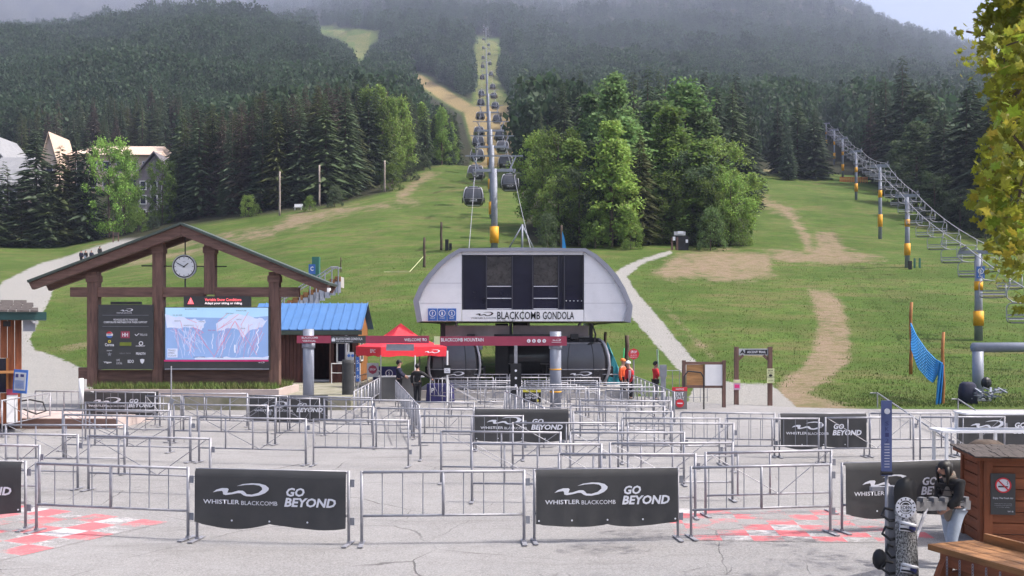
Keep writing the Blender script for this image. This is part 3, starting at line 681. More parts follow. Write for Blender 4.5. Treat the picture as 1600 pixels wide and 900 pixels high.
b = MB().tube([(X(926, SY) - X(817, SY), .5, 3.4), (sp(932, 0)[0], .5, 2.9), (sp(930, 0)[0], .5, 2.55), (sp(920, 0)[0], .5, 2.45)], .04, 6); b.build('guide_arm', M['dark'], st)

# ---- cabins
def superring(hx, hy, z, n=20, e=.42):
    r = []
    for i in range(n):
        t = 2 * math.pi * (i + .5) / n; c, s_ = math.cos(t), math.sin(t)
        r.append((hx * math.copysign(abs(c) ** e, c), hy * math.copysign(abs(s_) ** e, s_), z))
    return r
def loft(b, rings, cap=True):
    n = len(rings[0]); base = len(b.v); vs = [p for r in rings for p in r]; fs = []
    for j in range(len(rings) - 1):
        for i in range(n): fs.append((j * n + i, j * n + (i + 1) % n, (j + 1) * n + (i + 1) % n, (j + 1) * n + i))
    if cap: fs += [tuple(range(n - 1, -1, -1)), tuple(range((len(rings) - 1) * n, len(rings) * n))]
    return b.add(vs, fs)
PROF = [(0, .78, .85), (.10, .92, .98), (.35, 1.04, 1.10), (.75, 1.10, 1.16), (1.2, 1.08, 1.14), (1.65, .99, 1.04), (1.95, .86, .92), (2.10, .66, .72), (2.14, .4, .45)]
def hw(z):
    for (z0, a0, b0), (z1, a1, b1) in zip(PROF, PROF[1:]):
        if z0 <= z <= z1: t = (z - z0) / (z1 - z0); return a0 + (a1 - a0) * t, b0 + (b1 - b0) * t
M['cabin'] = mat('cabin_dark_grey', (.04, .04, .045), .3, .2, .1, 1)
M['cabin_glass'] = mat('cabin_tinted_glass', (.075, .075, .088), .08, 0, .2, .8, spec=.7)
M['cabin_trim'] = mat('cabin_silver_trim', (.42, .42, .46), .35, .4, .08)
def make_cabin():
    t = thing('gondola_cabin', 'p', 'gondola cabin')
    b = MB(); loft(b, [superring(a, c, z) for z, a, c in PROF]); b.build('body', M['cabin'], t, True)
    for k, rz in enumerate((0, math.pi / 2, math.pi, -math.pi / 2)):
        b = MB(); zs = [.72, 1.0, 1.3, 1.6, 1.85]; vs = []
        for z in zs:
            a, c = hw(z); dd, wd = (c, a) if k % 2 == 0 else (a, c)
            for u in (-.78, -.4, 0, .4, .78): vs.append((u * wd, -dd * (1.012 - .02 * u * u), z))
        b.add(vs, [(j * 5 + i, j * 5 + i + 1, (j + 1) * 5 + i + 1, (j + 1) * 5 + i) for j in range(4) for i in range(4)])
        o = b.build('window', M['cabin_glass'], t, True); o.rotation_euler = (0, 0, rz)
    for z in (.69, 1.88):
        a, c = hw(z); rr_ = superring(a * 1.012, c * 1.012, z, 20); MB().tube(rr_ + [rr_[0]], .022, 5).build('belt_trim', M['cabin_trim'], t, True)
    for sy in (-1, 1):
        for sx in (-.42, .42): MB().tube([(sx * hw(z)[0], sy * hw(z)[1] * 1.012, z) for z in (.35, .75, 1.2, 1.65, 1.9)], .014, 5).build('door_seam', M['dark'], t)
    for sx, sy in ((-1, -1), (1, -1), (1, 1), (-1, 1)):
        pts = []
        for z in (.12, .5, .9, 1.3, 1.7, 1.95, 2.08): a, c = hw(z); pts.append((sx * a * .93, sy * c * .93, z))
        MB().tube(pts, .05, 6).build('corner_trim', M['cabin_trim'], t, True)
    logo(t, 0, .50, .8, M['white_print'], -1.16); 
    text(t, 'WHISTLER BLACKCOMB', 0, .33, .8, .06, M['white_print'], -1.135)
    MB().box((0, 0, 2.17), (.9, 1.0, .08)).box((0, 0, -.05), (1.3, 1.5, .08)).build('base_frame', M['cabin_trim'], t)
    for s in (-1, 1): MB().box((s * 1.16, 0, .55), (.08, .9, .5)).build('ski_rack', M['dark'], t)
    MB().tube([(0, 0, 2.15), (0, 0, 2.7), (.12, 0, 3.0), (.12, 0, 3.32)], .055, 6).build('hanger', M['cabin_trim'], t, True)
    MB().box((.1, 0, 3.36), (.22, .55, .14)).build('grip', M['dark'], t)
    return t
cab = make_cabin()
G1 = 'gondola cabins parked in the terminal'; G2 = 'gondola cabins riding up the cable'
cab.location = (X(712, 47.5), 47.5, .62); cab['label'] = 'dark gondola cabin in the terminal, left of the column'; cab['group'] = G1; cab.scale = (1.15, 1, 1)
dup(cab, (X(905, 47.5), 47.5, .62), 0, 'dark gondola cabin in the terminal behind the grey sign pillar', G1, (1.28, 1, 1))
dup(cab, (X(826, 52), 52, .75), R(90), 'gondola cabin deep inside the terminal, behind the hanging black box', G1, (1, 1.25, .95))
# ---- gondola towers, cable, riding cabins
def xc(Y): return -.77 - .0265 * (Y - 72)
GT = [(124, 271), (163, 233), (200, 207), (262, 178), (345, 150), (480, 118), (640, 98), (830, 76), (1120, 44), (1500, 20)]
gz = [Zp(py, Y) for Y, py in GT]
ropeY = [62] + [t[0] for t in GT]; ropeZ = [5.2] + gz
def rz_(Y): 
    z = float(np.interp(Y, ropeY, ropeZ)); k = np.searchsorted(ropeY, Y) 
    if 0 < k < len(ropeY): a, b = ropeY[k - 1], ropeY[k]; z -= 4 * (Y - a) * (b - Y) / (b - a) ** 2 * min(2.2, (b - a) * .006)
    return z
for s, nm in ((-1, 'left'), (1, 'right')):
    pts = [(xc(Y) + s * 2.35, Y, rz_(Y)) for Y in np.concatenate([np.linspace(62, 200, 40), np.linspace(205, 1500, 80)])]
    o = MB().tube(pts, .03, 5).build('haul_rope', M['rope']); tag(o, f'thin steel haul rope of the gondola, {nm} side of the towers', 'cable', 'gondola haul ropes')
def make_gtower():
    t = thing('gondola_tower', 'p', 'lift tower')
    MB().cyl((0, 0, 0), (0, 0, 10), .42, .36, 16).build('pole', M['steel_blue'], t, True)
    b = MB().box((0, 0, 9.8), (5.2, .4, .34)); b.build('crossarm', M['steel_blue'], t)
    MB().box((0, .2, 11.6), (7.0, .14, .14)).build('lifting_beam', M['steel_blue'], t)
    for s in (-1, 1):
        MB().bar((s * 1.9, .1, 10), (s * 2.6, .2, 11.5), .16, .16).build('strut', M['steel_blue'], t)
        MB().box((s * 2.35, 0, 9.35), (.16, 4.0, .22)).box((s * 2.35, 0, 9.6), (.3, 1, .4)).build('sheave_beam', M['steel_dull'], t)
        wm = MB().cyl((-.05, 0, 0), (.05, 0, 0), .2, n=10).mesh('sheave', M['dark'])
        for k in range(6): ob('sheave', wm, t, (s * 2.35, -1.75 + .7 * k, 9.52))
        MB().box((s * 2.9, 0, 9.2), (.5, 4.2, .05)).build('catwalk', M['steel_dull'], t)
    b = MB(); 
    for k in range(26): b.box((0, -.47, .8 + k * .34), (.34, .03, .03))
    b.box((-.17, -.47, 5), (.03, .03, 9)); b.box((.17, -.47, 5), (.03, .03, 9)); b.build('ladder', M['steel_dull'], t)
    MB().cyl((0, 0, .6), (0, 0, 2.6), .54, n=16).build('pad', M['yellow'], t, True)
    return t
gt = None
for i, (Y, py) in enumerate(GT):
    x = xc(Y); zg = H(x, Y); hgt_ = gz[i] + .35 - zg
    lab = f'grey gondola tower with yellow pad, {ORD[i]} one uphill from the terminal' if i < 3 else f'small distant gondola tower up the mountain, {ORD[i]} from the terminal'
    if gt is None: gt = make_gtower(); o = gt; o.location = (x, Y, zg); o['label'] = lab
    else: o = dup(gt, (x, Y, zg), 0, lab)
    o['group'] = 'gondola towers'; k = hgt_ / 9.8
    for ch in o.children:                            # lengthen the pole only, lift the head with it
        if ch.name.split('.')[0] in ('pole', 'ladder'): ch.scale = (1, 1, k)
        elif ch.name.split('.')[0] != 'pad': ch.location.z += hgt_ - 9.8 if gt is o else (hgt_ - 9.8) - (gz[0] + .35 - H(xc(124), 124) - 9.8)
n_l = 0
def add_cabins(s, y0, step, nm):
    Y = y0; k = 0
    while Y < 1250:
        x = xc(Y) + s * 2.35; lab = f'dark gondola cabin hanging from the {nm} cable, {ORD[k]} one uphill' if k < len(ORD) else f'tiny gondola cabin far up the {nm} cable'
        dup(cab, (x - .12, Y, rz_(Y) - 3.36), 0, lab, G2, (1.12, 1, 1)); Y += step if Y < 215 else 55 if Y < 400 else 120; k += 1
add_cabins(-1, 121, 29, 'left'); add_cabins(1, 137, 29, 'right')
# small A-frame of pipes, poles and pads on the slope behind the terminal
p = ground_at(816, 389); a = thing('pipe_tripod', 'grey pipe tripod on the grass just above the terminal roof', 'tripod', p); hh = 37 / F * p.y
for dx, dy in ((-2.0, .3), (1.7, .3), (-.1, 1.2)): MB().cyl((dx * 1.0, dy, -.6), (0, 0, hh), .09, n=8).build('leg', M['steel_blue'], a, True)
MB().cyl((0, 0, -1), (0, 0, hh + .1), .13, n=8).build('mast', M['steel_blue'], a, True)
def post(name, lab, cat, px, pyb, pyt, wd, m, group=None, Y=None):
    p = ground_at(px, pyb) if Y is None else Vector((X(px, Y), Y, Zp(pyb, Y))); h = (pyb - pyt) / F * p.y
    r = wd / F * p.y / 2; b = MB(); pts = []
    for k in range(6): pts.append((.02 * math.sin(k * 2.1 + px), .02 * math.cos(k * 1.7), -.3 + (h + .3) * k / 5))
    b.tube(pts, r * 1.05, 8, r * .9); o = b.build(name, m, None, True); o.location = p; tag(o, lab, cat, group); return o, p, h
post('wooden_post', 'weathered wooden post on the grass, left of the terminal roof', 'post', 663, 418, 371, 4, M['bark'])
o, p, h = post('wooden_post', 'wooden post with dark pads beside it, above the terminal roof at left', 'post', 689.5, 391, 347, 4, M['bark'])
o = MB().box((0, 0, .6), (.42, .25, 1.3)).box((.42, .05, .35), (.32, .2, .9)).build('tower_pad', M['black']); o.location = p + Vector((.7, -.4, 0)); tag(o, 'black crash pads standing beside a post', 'pad')
o, p, h = post('wooden_post', 'wooden post rising behind the right end of the terminal roof', 'post', 877, 392, 352, 4, M['bark'])
b = MB(); b.prism([(0, 2.4), (.25, 1.7), (.5, .2), (.0, .0)], -.02, .02); o = b.build('blue_net', M['net']); o.location = p + Vector((.1, -.2, 0)); tag(o, 'blue safety net hanging on a post behind the terminal', 'net')
post('wooden_post', 'thin wooden post on the grass left of the terminal steps', 'post', 532.5, 425, 402, 2, M['bark'])
UP = 'wooden utility poles at the forest edge'
for i, (px, b_, t_, l) in enumerate(((437, 337, 268, 'left of the three'), (499, 322, 258, 'middle one of the three'), (601, 300, 251, 'right of the three'))):
    post('utility_pole', f'bare wooden utility pole at the forest edge, {l}', 'pole', px, b_, t_, 3, mat('pole_grey', (.32, .27, .24), .9), UP)
# ------------------------------------------------------------------ chairlift at right
def cx(Y): return 31.3 + .273 * (Y - 68.7)
CT = [(68.7, 391, 538), (111, 303.5, 418), (145, 257, 367), (199, 235, 0), (251, 215, 0), (301, 202, 0), (370, 192, 0)]
crz = math.atan2(-.273, 1); GA = .95
def make_ctower():
    t = thing('chairlift_tower', 'p', 'lift tower')
    MB().cyl((0, 0, -.5), (0, 0, 7.6), .27, .23, 14).build('pole', M['steel_blue'], t, True)
    MB().box((0, 0, 7.75), (2.5, .34, .34)).build('crossarm', M['steel_blue'], t)
    for s in (-1, 1):
        MB().box((s * GA, 0, 8.0), (.1, 2.6, .16)).build('sheave_beam', M['steel_dull'], t)
        wm = MB().cyl((-.04, 0, 0), (.04, 0, 0), .15, n=10).mesh('sheave', M['dark'])
        for k in range(4): ob('sheave', wm, t, (s * GA, -1 + .66 * k, 8.08))
    MB().cyl((0, 0, 1.3), (0, 0, 2.6), .33, n=14).build('pad', M['yellow'], t, True)
    MB().cyl((0, 0, 4.4), (0, 0, 5.2), .275, n=14).build('number_band', M['yellow'], t, True)
    return t
ct = None; czs = []
for i, (Y, pt, pb) in enumerate(CT):
    x = cx(Y); zg = H(x, Y); zt = Zp(pt, Y); czs.append(zt); hh = zt - zg
    lab = f'grey chairlift tower with yellow pad, {ORD[i]} one uphill at the right' 
    if ct is None: ct = make_ctower(); o = ct; h0 = hh
    else: o = dup(ct, (0, 0, 0), 0, lab)
    o.location = (x, Y, zg); o.rotation_euler = (0, 0, crz); o['label'] = lab; o['group'] = 'chairlift towers'
    o.scale = (1, 1, hh / 7.92)
s_ = MB().box((0, -.30, 0), (.55, .03, .80)).build('blue_lift_sign', M['blue_sign']); tp = Vector((cx(68.7), 68.7, Zp(426, 68.7))); s_.location = tp; tag(s_, 'blue sign with white circle on the nearest chairlift tower', 'sign')
MB().ring(0, .08, .15, .20, -.335).build('ring', M['white_print'], s_); text(s_, 'S', 0, .08, .12, .2, M['white_print'], -.33, .03, name='symbol'); text(s_, 'LIFT', 0, -.27, .3, .09, M['white_print'], -.33)
crY = [40] + [c[0] for c in CT]; crZ = [3.2] + czs
def crz_(Y):
    z = float(np.interp(Y, crY, crZ)); k = np.searchsorted(crY, Y)
    if 0 < k < len(crY): a, b = crY[k - 1], crY[k]; z -= 4 * (Y - a) * (b - Y) / (b - a) ** 2 * (b - a) * .012
    return z + .25
for s, nm in ((-1, 'left'), (1, 'right')):
    o = MB().tube([(cx(Y) + s * GA, Y + s * GA * .25, crz_(Y)) for Y in np.linspace(42, 368, 120)], .035, 5).build('haul_rope', M['rope']); tag(o, f'thin steel haul rope of the chairlift, {nm} side', 'cable', 'chairlift haul ropes')
def make_chair():
    t = thing('lift_chair', 'p', 'chair')
    MB().tube([(0, 0, 0), (.02, 0, -.3), (-.12, 0, -.62), (-.10, 0, -.9), (.12, 0, -1.1), (.45, 0, -1.16)], .028, 6).build('hanger', M['steel'], t, True)
    def rr(w, z0, z1, y, r):
        pts = []
        for (cx_, cz_, a0) in ((w / 2 - r, z1 - r, 0), (-w / 2 + r, z1 - r, 90), (-w / 2 + r, z0 + r, 180), (w / 2 - r, z0 + r, 270)):
            for k in range(4): a = R(a0 + k * 30); pts.append((.5 + cx_ + r * math.cos(a), y, cz_ + r * math.sin(a)))
        return pts + [pts[0]]
    MB().tube(rr(1.25, -2.1, -1.16, 0, .22), .024, 6).build('frame', M['steel_dull'], t, True)
    for k in range(3): MB().box((.5, -.12 - .13 * k, -2.06), (1.16, .11, .03)).build('seat_slat', M['dark'], t)
    for k in range(2): MB().box((.5, .03, -1.72 - .16 * k), (1.18, .025, .07)).build('back_slat', M['steel_dull'], t)
    MB().tube([(-.1, -.05, -2.08), (-.1, -.5, -1.95), (1.1, -.5, -1.95), (1.1, -.05, -2.08)], .02, 5).build('safety_bar', M['steel'], t)
    return t
chp = make_chair(); used = False
for s, nm, y0 in ((-1, 'left', 55.), (1, 'right', 58.)):
    Y = y0; k = 0
    while Y < 352:
        loc = (cx(Y) + s * GA, Y + s * GA * .25, crz_(Y) - .02); rz = crz + (0 if s < 0 else math.pi * 0)
        lab = f'empty double chair on the {nm} rope of the chairlift, {ORD[k] if k < len(ORD) else "one of the last"} uphill'
        if not used: o = chp; used = True; o.scale = (1.2, 1.2, 1.12); o.location = loc; o.rotation_euler = (0, 0, rz); o['label'] = lab; o['group'] = 'empty chairs on the chairlift'
        else: o = dup(chp, loc, rz, lab, 'empty chairs on the chairlift', (1.2, 1.2, 1.12))
        Y += 8.0 if Y < 160 else 11.5; k += 1
# return terminal T of the chairlift
Y = 45; t = thing('lift_return_frame', 'thick blue-grey steel T frame of the lift return at the right edge', 'lift frame', (X(1528, Y), Y, 0))
MB().cyl((0, 0, 0), (0, 0, Zp(549, Y)), .235, n=18).build('column', M['steel_blue'], t, True)
MB().cyl((-.2, 0, Zp(543, Y)), (9, 2.0, Zp(543, Y)), .22, n=18).build('beam', M['steel_blue'], t, True)
MB().box((0, -.02, .05), (.8, .8, .1)).build('base_plate', M['steel_dull'], t)
o = MB().box((0, 0, .45), (.34, .2, .9)).build('tower_pad', M['black']); o.location = ground_at(1422, 421); tag(o, 'black pad at the foot of the second chairlift tower', 'pad')
for px in (1429, 1437): o = MB().box((0, 0, .5), (.18, .12, 1.0)).box((0, 0, 1.02), (.12, .1, .1)).build('tower_pad', M['greenbox']); o.location = ground_at(px, 419); tag(o, 'small dark pad on the grass beside the second chairlift tower, ' + ('left one' if px < 1433 else 'right one'), 'pad')
# ------------------------------------------------------------------ timber map shelter with clock
SHY = 41.0; Y = SHY
def q(px, py, Y=SHY, o=290): return ((px - o) / F * Y, Zp(py, Y))
sh = thing('map_shelter', 'brown timber frame shelter with wide gable roof over the trail map', 'shelter', (X(290, SHY), SHY, 0))
def tbox(name, px0, px1, py0, py1, y0, y1, m, par=sh):
    a = q(px0, py1); b = q(px1, py0); return MB().box(((a[0] + b[0]) / 2, (y0 + y1) / 2, (a[1] + b[1]) / 2), (b[0] - a[0], y1 - y0, b[1] - a[1])).build(name, m, par)
for px, pt, pb in ((147, 425, 604), (248.5, 380, 604), (429.5, 425, 604), (329, 380, 460)):
    tbox('post', px - 8, px + 8, pt, pb, -.2, .22, M['timber'])
    tbox('post_cap', px - 9.5, px + 9.5, pt + 6, pt + 16, -.24, .26, M['timber_x'])
for a, b in ((112, 139), (155, 240.5), (256.5, 321), (337, 421.5), (437.5, 468)): tbox('beam', a, b, 449, 464, -.16, .16, M['timber_x'])
def rafter(a, b, c, d, y0, y1, m, name): return MB().prism([q(*a), q(*b), q(*c), q(*d)], y0, y1).build(name, m, sh)
for y0, y1 in ((-.55, -.30), (.9, 1.15)):
    rafter((289.4, 354), (289.4, 370), (60, 453), (55, 443), y0, y1, M['timber_x'], 'rafter'); rafter((290, 370), (290, 354), (518, 447), (512, 457), y0, y1, M['timber_x'], 'rafter')
rafter((290, 350), (290, 353.6), (55, 442.6), (54, 439), -.66, 1.3, M['timber_edge'], 'roof_sheet'); rafter((290.4, 353.6), (290.4, 350), (519, 443), (518, 446.6), -.66, 1.3, M['timber_edge'], 'roof_sheet')
tbox('base_board', 124, 139, 574, 592, -.1, .1, M['timber_x']); tbox('base_board', 155, 240.5, 578, 600, -.1, .1, M['timber_x']); tbox('base_board', 256.5, 421.5, 576, 604, -.1, .1, M['timber_x'])
b = MB().cyl((q(290, 0)[0], -.05, q(0, 370)[1]), (q(290, 0)[0], -.05, q(0, 400)[1]), .025, n=6).cyl((q(290, 0)[0], -.05, q(0, 434)[1]), (q(290, 0)[0], -.05, q(0, 449)[1]), .03, n=6)
b.cyl((q(222, 0)[0], -.05, q(0, 415.5)[1]), (q(240.5, 0)[0], -.05, q(0, 415.5)[1]), .03, n=6).cyl((q(256.5, 0)[0], -.05, q(0, 416)[1]), (q(272, 0)[0], -.05, q(0, 416)[1]), .025, n=6)
b.cyl((q(307, 0)[0], -.05, q(0, 416.5)[1]), (q(321, 0)[0], -.05, q(0, 416.5)[1]), .025, n=6).cyl((q(337, 0)[0], -.05, q(0, 416.5)[1]), (q(355, 0)[0], -.05, q(0, 416.5)[1]), .025, n=6); b.build('tie_rod', M['dark'], sh)
# clock
ck = thing('clock', 'round white clock with black hands hanging in the gable of the shelter', 'clock', (X(290, SHY), SHY - .12, Zp(417, SHY)))
MB().cyl((0, -.06, 0), (0, .12, 0), .46, n=32).build('case', M['dark'], ck, True); MB().disc(0, 0, .395, -.072, 32).build('face', mat('clock_face', (.66, .68, .72), .5, 0, .03), ck)
MB().ring(0, 0, .44, .475, -.08, 32, .1).build('bezel', M['cabin_trim'], ck)
for k in range(12): a = k * math.pi / 6; MB().bar((.33 * math.sin(a), -.085, .33 * math.cos(a)), (.375 * math.sin(a), -.085, .375 * math.cos(a)), .022, .012, (0, 1, 0)).build('hour_mark', M['black'], ck)
for a, l, wd in ((52, .22, .035), (-62, .31, .025)): MB().bar((-.05 * math.sin(R(a)), -.092, -.05 * math.cos(R(a))), (l * math.sin(R(a)), -.092, l * math.cos(R(a))), wd, .01, (0, 1, 0)).build('hand', M['black'], ck)
text(ck, 'W B', 0, .2, .1, .035, M['black'], -.08)
# sponsor board
def board(name, lab, cat, px0, px1, py0, py1, Yb, m, th=.1):
    c = Vector((X((px0 + px1) / 2, Yb), Yb, Zp((py0 + py1) / 2, Yb))); wd = (px1 - px0) / F * Yb; ht = (py1 - py0) / F * Yb
    t = thing(name, lab, cat, c); MB().box((0, 0, 0), (wd, th, ht)).build('panel', m, t)
    def P(px, py): return ((px - (px0 + px1) / 2) / F * Yb, ((py0 + py1) / 2 - py) / F * Yb)
    def T(s, a, b, c_, d, mm, bold=0., shear=0.): x, z = P((a + b) / 2, (c_ + d) / 2); text(t, s, x, z, (b - a) / F * Yb, (d - c_) / F * Yb, mm, -th / 2 - .012, bold, shear)
    return t, P, T
M['board_black'] = mat('board_charcoal', (.05, .052, .055), .5, 0, .08)
Yb = SHY - .28
t, P, T = board('sponsor_board', 'charcoal board of sponsor logos on the left of the shelter', 'sign', 154.5, 240, 476, 577, Yb, M['board_black'])
MB().box((.0, 0, P(0, 473.5)[1]), (1.2, .14, .1)).build('lamp_bar', M['dark'], t)
kS = Yb / F; wp = M['white_print']
logo(t, *P(199, 484.5), 20 * kS, wp, -.07); T('WHISTLER BLACKCOMB', 183, 207, 488, 490, wp)
for z in (492.5, 510): MB().box((P(197, 0)[0], -.056, P(0, z)[1]), (72 * kS, .008, .012)).build('rule', M['steel_dull'], t)
T('WE WOULD LIKE TO THANK OUR', 178, 216, 498, 501, wp, .015); T('CORPORATE PARTNERS FOR THEIR SUPPORT', 163, 231, 502, 505, wp, .015)
x, z = P(172, 523); MB().disc(x, z, 5 * kS, -.062, 20, .01).build('emblem', wp, t)
b = MB(); b.flat([(x + 5 * kS * math.cos(a), z + 5 * kS * math.sin(a)) for a in np.linspace(R(20), R(160), 12)], -.066); b.build('emblem', M['red'], t)
b = MB(); b.flat([(x + 5 * kS * math.cos(a), z + 5 * kS * math.sin(a)) for a in np.linspace(R(200), R(340), 12)], -.066); b.build('emblem', M['blue_sign'], t); T('PEPSI', 169, 175, 522, 524, M['blue_sign'], .02)
x, z = P(196.5, 523); MB().box((x, -.058, z), (13.5 * kS, .012, 10.5 * kS)).build('emblem', M['red_sign'], t); text(t, 'HH', x, z, 9 * kS, 6 * kS, wp, -.068, .02)
x, z = P(214, 523); MB().bar((x - .06, -.06, z + .02), (x, -.06, z - .04), .02, .01, (0, 1, 0)).bar((x, -.06, z - .04), (x + .1, -.06, z + .05), .02, .01, (0, 1, 0)).build('emblem', wp, t); T('TELUS', 219, 231, 521.5, 524.5, wp)
T('Corona', 165, 179, 536, 541, wp, .02); MB().ring(*P(172, 533.5), .03, .06, -.06, 12).build('emblem', M['yellow_sign'], t)
x, z = P(197, 537.5); MB().box((x, -.058, z), (18 * kS, .012, 5.5 * kS)).build('emblem', mat('olive_logo', (.16, .20, .03), .5), t); T('NATURE', 189, 205, 536, 539.5, M['yellow_sign'], .01)
b = MB().ring(*P(221, 536.5), .055, .085, -.06, 18); b.build('emblem', wp, t); T('OAKLEY', 213, 228, 539.5, 541.5, wp, .02)
T('GRANITE', 167.5, 176, 547, 548.5, wp, .01); b = MB(); x, z = P(172, 553.5); b.flat([(x + (.1 if i % 2 == 0 else .04) * math.sin(i * math.pi / 5), z + (.1 if i % 2 == 0 else .04) * math.cos(i * math.pi / 5)) for i in range(10)], -.06); b.build('emblem', M['steel_dull'], t)
T('HELLY TECH', 188, 205, 551, 553, M['steel_dull']); T('PRINOTH', 213.5, 228, 550.5, 554.5, wp, .02)
T('Vigan', 163, 175, 564.5, 568, wp, .02); T('LIVE\nLOCAL', 183, 192, 561, 569, wp); T('BDO', 200.5, 210, 562, 567, wp, .02); x, z = P(223, 564.5); MB().prism([(x - .09, z + .07), (x, z + .1), (x + .09, z + .07), (x + .06, z - .04), (x, z - .1), (x - .06, z - .04)], -.064, -.054).build('emblem', wp, t)
# LED message board and trail map
t, P, T = board('message_board', 'narrow black LED board with red warning triangle above the trail map', 'sign', 288, 392, 463, 479.5, SHY - .3, M['board_black'], .16)
x, z = P(299, 470); MB().flat([(x - .13, z - .13), (x + .13, z - .13), (x, z + .14)], -.085).build('warning_triangle', M['led_red'], t); text(t, '!', x, z - .02, .025, .13, wp, -.092)
T('Variable Snow Conditions', 321, 378, 466, 470.5, M['led_red'], .012); T('Adapt your skiing or riding', 321, 379, 472, 476.5, M['led_white'], .012)
t, P, T = board('trail_map_screen', 'large lit trail map screen of pale blue mountains on the shelter', 'screen', 257, 422, 480, 578, SHY - .28, M['board_black'], .14)
def mp(u, v): return P(259 + u / 1296 * 180 - 9 + 0, 455 + v / 7.2)      # crop pixel to board
def mflat(pts, y, m, name): MB().flat([mp(u, v) for u, v in pts], y).build(name, m, t)
def mp(u, v): return P(250 + u / 7.2, 455 + v / 7.2)
mflat([(68, 185), (1222, 185), (1222, 770), (68, 770)], -.074, M['screen_blue'], 'screen')
mflat([(68, 187), (1222, 187), (1222, 280), (1000, 300), (640, 300), (68, 290)], -.0765, M['screen_sky'], 'sky_band')
sn = random.Random(4)
def jag(a, b, n, amp): return [(a[0] + (b[0] - a[0]) * i / n + sn.uniform(-amp, amp), a[1] + (b[1] - a[1]) * i / n + sn.uniform(-amp, amp)) for i in range(n + 1)]
mflat(jag((70, 270), (500, 330), 12, 14) + jag((520, 350), (470, 440), 5, 10) + jag((420, 410), (80, 420), 10, 16), -.078, M['screen_snow'], 'snow_field')
mflat(jag((640, 360), (860, 240), 8, 12) + jag((980, 270), (1220, 330), 8, 14) + jag((1180, 400), (1000, 460), 6, 14) + jag((960, 520), (860, 420), 5, 14) + jag((760, 420), (650, 460), 4, 12), -.078, M['screen_snow'], 'snow_field')
mflat(jag((400, 745), (1222, 735), 14, 10) + [(1222, 769), (400, 769)], -.078, M['screen_snow'], 'snow_field')
lines = {'screen_white': MB(), 'screen_pink': MB(), 'screen_ink': MB()}
def mline(pts, key, wd, y): 
    for a, b_ in zip(pts, pts[1:]):
        p0, p1 = mp(*a), mp(*b_); dx, dz = p1[0] - p0[0], p1[1] - p0[1]; L = math.hypot(dx, dz) or 1; nx_, nz_ = -dz / L * wd, dx / L * wd
        lines[key].quad((p0[0] - nx_, y, p0[1] - nz_), (p1[0] - nx_, y, p1[1] - nz_), (p1[0] + nx_, y, p1[1] + nz_), (p0[0] + nx_, y, p0[1] + nz_))
for k in range(30):
    s0 = (sn.uniform(90, 480), sn.uniform(360, 450)); e0 = (sn.uniform(200, 620), sn.uniform(560, 745)); mline(jag(s0, (s0[0] + (e0[0] - s0[0]) * .7, e0[1]), 6, 14), 'screen_white' if k % 3 else 'screen_pink', .0045, -.080)
for k in range(34):
    s0 = (sn.uniform(660, 1180), sn.uniform(330, 480)); e0 = (620 + (s0[0] - 660) * .85 + sn.uniform(-30, 30), sn.uniform(600, 745)); mline(jag(s0, e0, 6, 14), 'screen_pink' if k % 2 else 'screen_white', .0045, -.080)
for a, b_ in (((850, 335), (610, 745)), ((850, 335), (1100, 720)), ((820, 340), (660, 430)), ((890, 260), (650, 440)), ((1000, 235), (915, 385)), ((840, 345), (700, 600)), ((240, 340), (265, 450)), ((310, 310), (420, 355)), ((380, 400), (620, 740)), ((370, 400), (500, 470)), ((855, 345), (950, 560)), ((770, 250), (660, 340))):
    mline([a, b_], 'screen_pink', .008, -.082)
mline(jag((600, 480), (590, 640), 6, 8), 'screen_white', .012, -.081); mline(jag((1100, 420), (1100, 720), 8, 20), 'screen_white', .016, -.081); mline(jag((850, 600), (850, 690), 3, 4), 'screen_white', .03, -.081)
for key, b_ in lines.items():
    if b_.v: tag(b_.build('trail_lines', M[key], t), kind='stuff')
for s_, u, v, wd in (('BLACKCOMB', 355, 202, 130), ('WHISTLER', 920, 220, 120), ('GLACIER', 205, 270, 110), ('RENDEZVOUS', 330, 385, 110), ('SEVENTH', 205, 335, 70), ('HORSTMAN', 475, 343, 70), ('SYMPHONY', 790, 250, 90), ('HARMONY', 895, 318, 60), ('PEAK', 940, 418, 50), ('BLACKCOMB BASE', 450, 740, 130), ('VILLAGE', 685, 745, 70)):
    x, z = mp(u, v); text(t, s_, x, z, wd / 7.2 * kS, 13 / 7.2 * kS, M['screen_ink'], -.083)
x, z = mp(590, 440); text(t, 'PEAK 2 PEAK', x, z, 85 / 7.2 * kS, 12 / 7.2 * kS, M['magenta'], -.083)
mflat([(90, 645), (205, 645), (205, 745), (90, 745)], -.079, M['screen_snow'], 'inset'); x, z = mp(145, 695); text(t, 'TRAILS\nOPEN\nTODAY', x, z, 95 / 7.2 * kS, 80 / 7.2 * kS, M['screen_ink'], -.083)
mflat([(50, 772), (1225, 772), (1225, 790), (50, 790)], -.075, M['magenta'], 'strip'); logo(t, *mp(1145, 800), .26, wp, -.078)
MB().box((P(340, 0)[0], -.02, P(0, 576.5)[1]), (162 * kS, .2, .05)).build('ledge', M['steel_dull'], t)
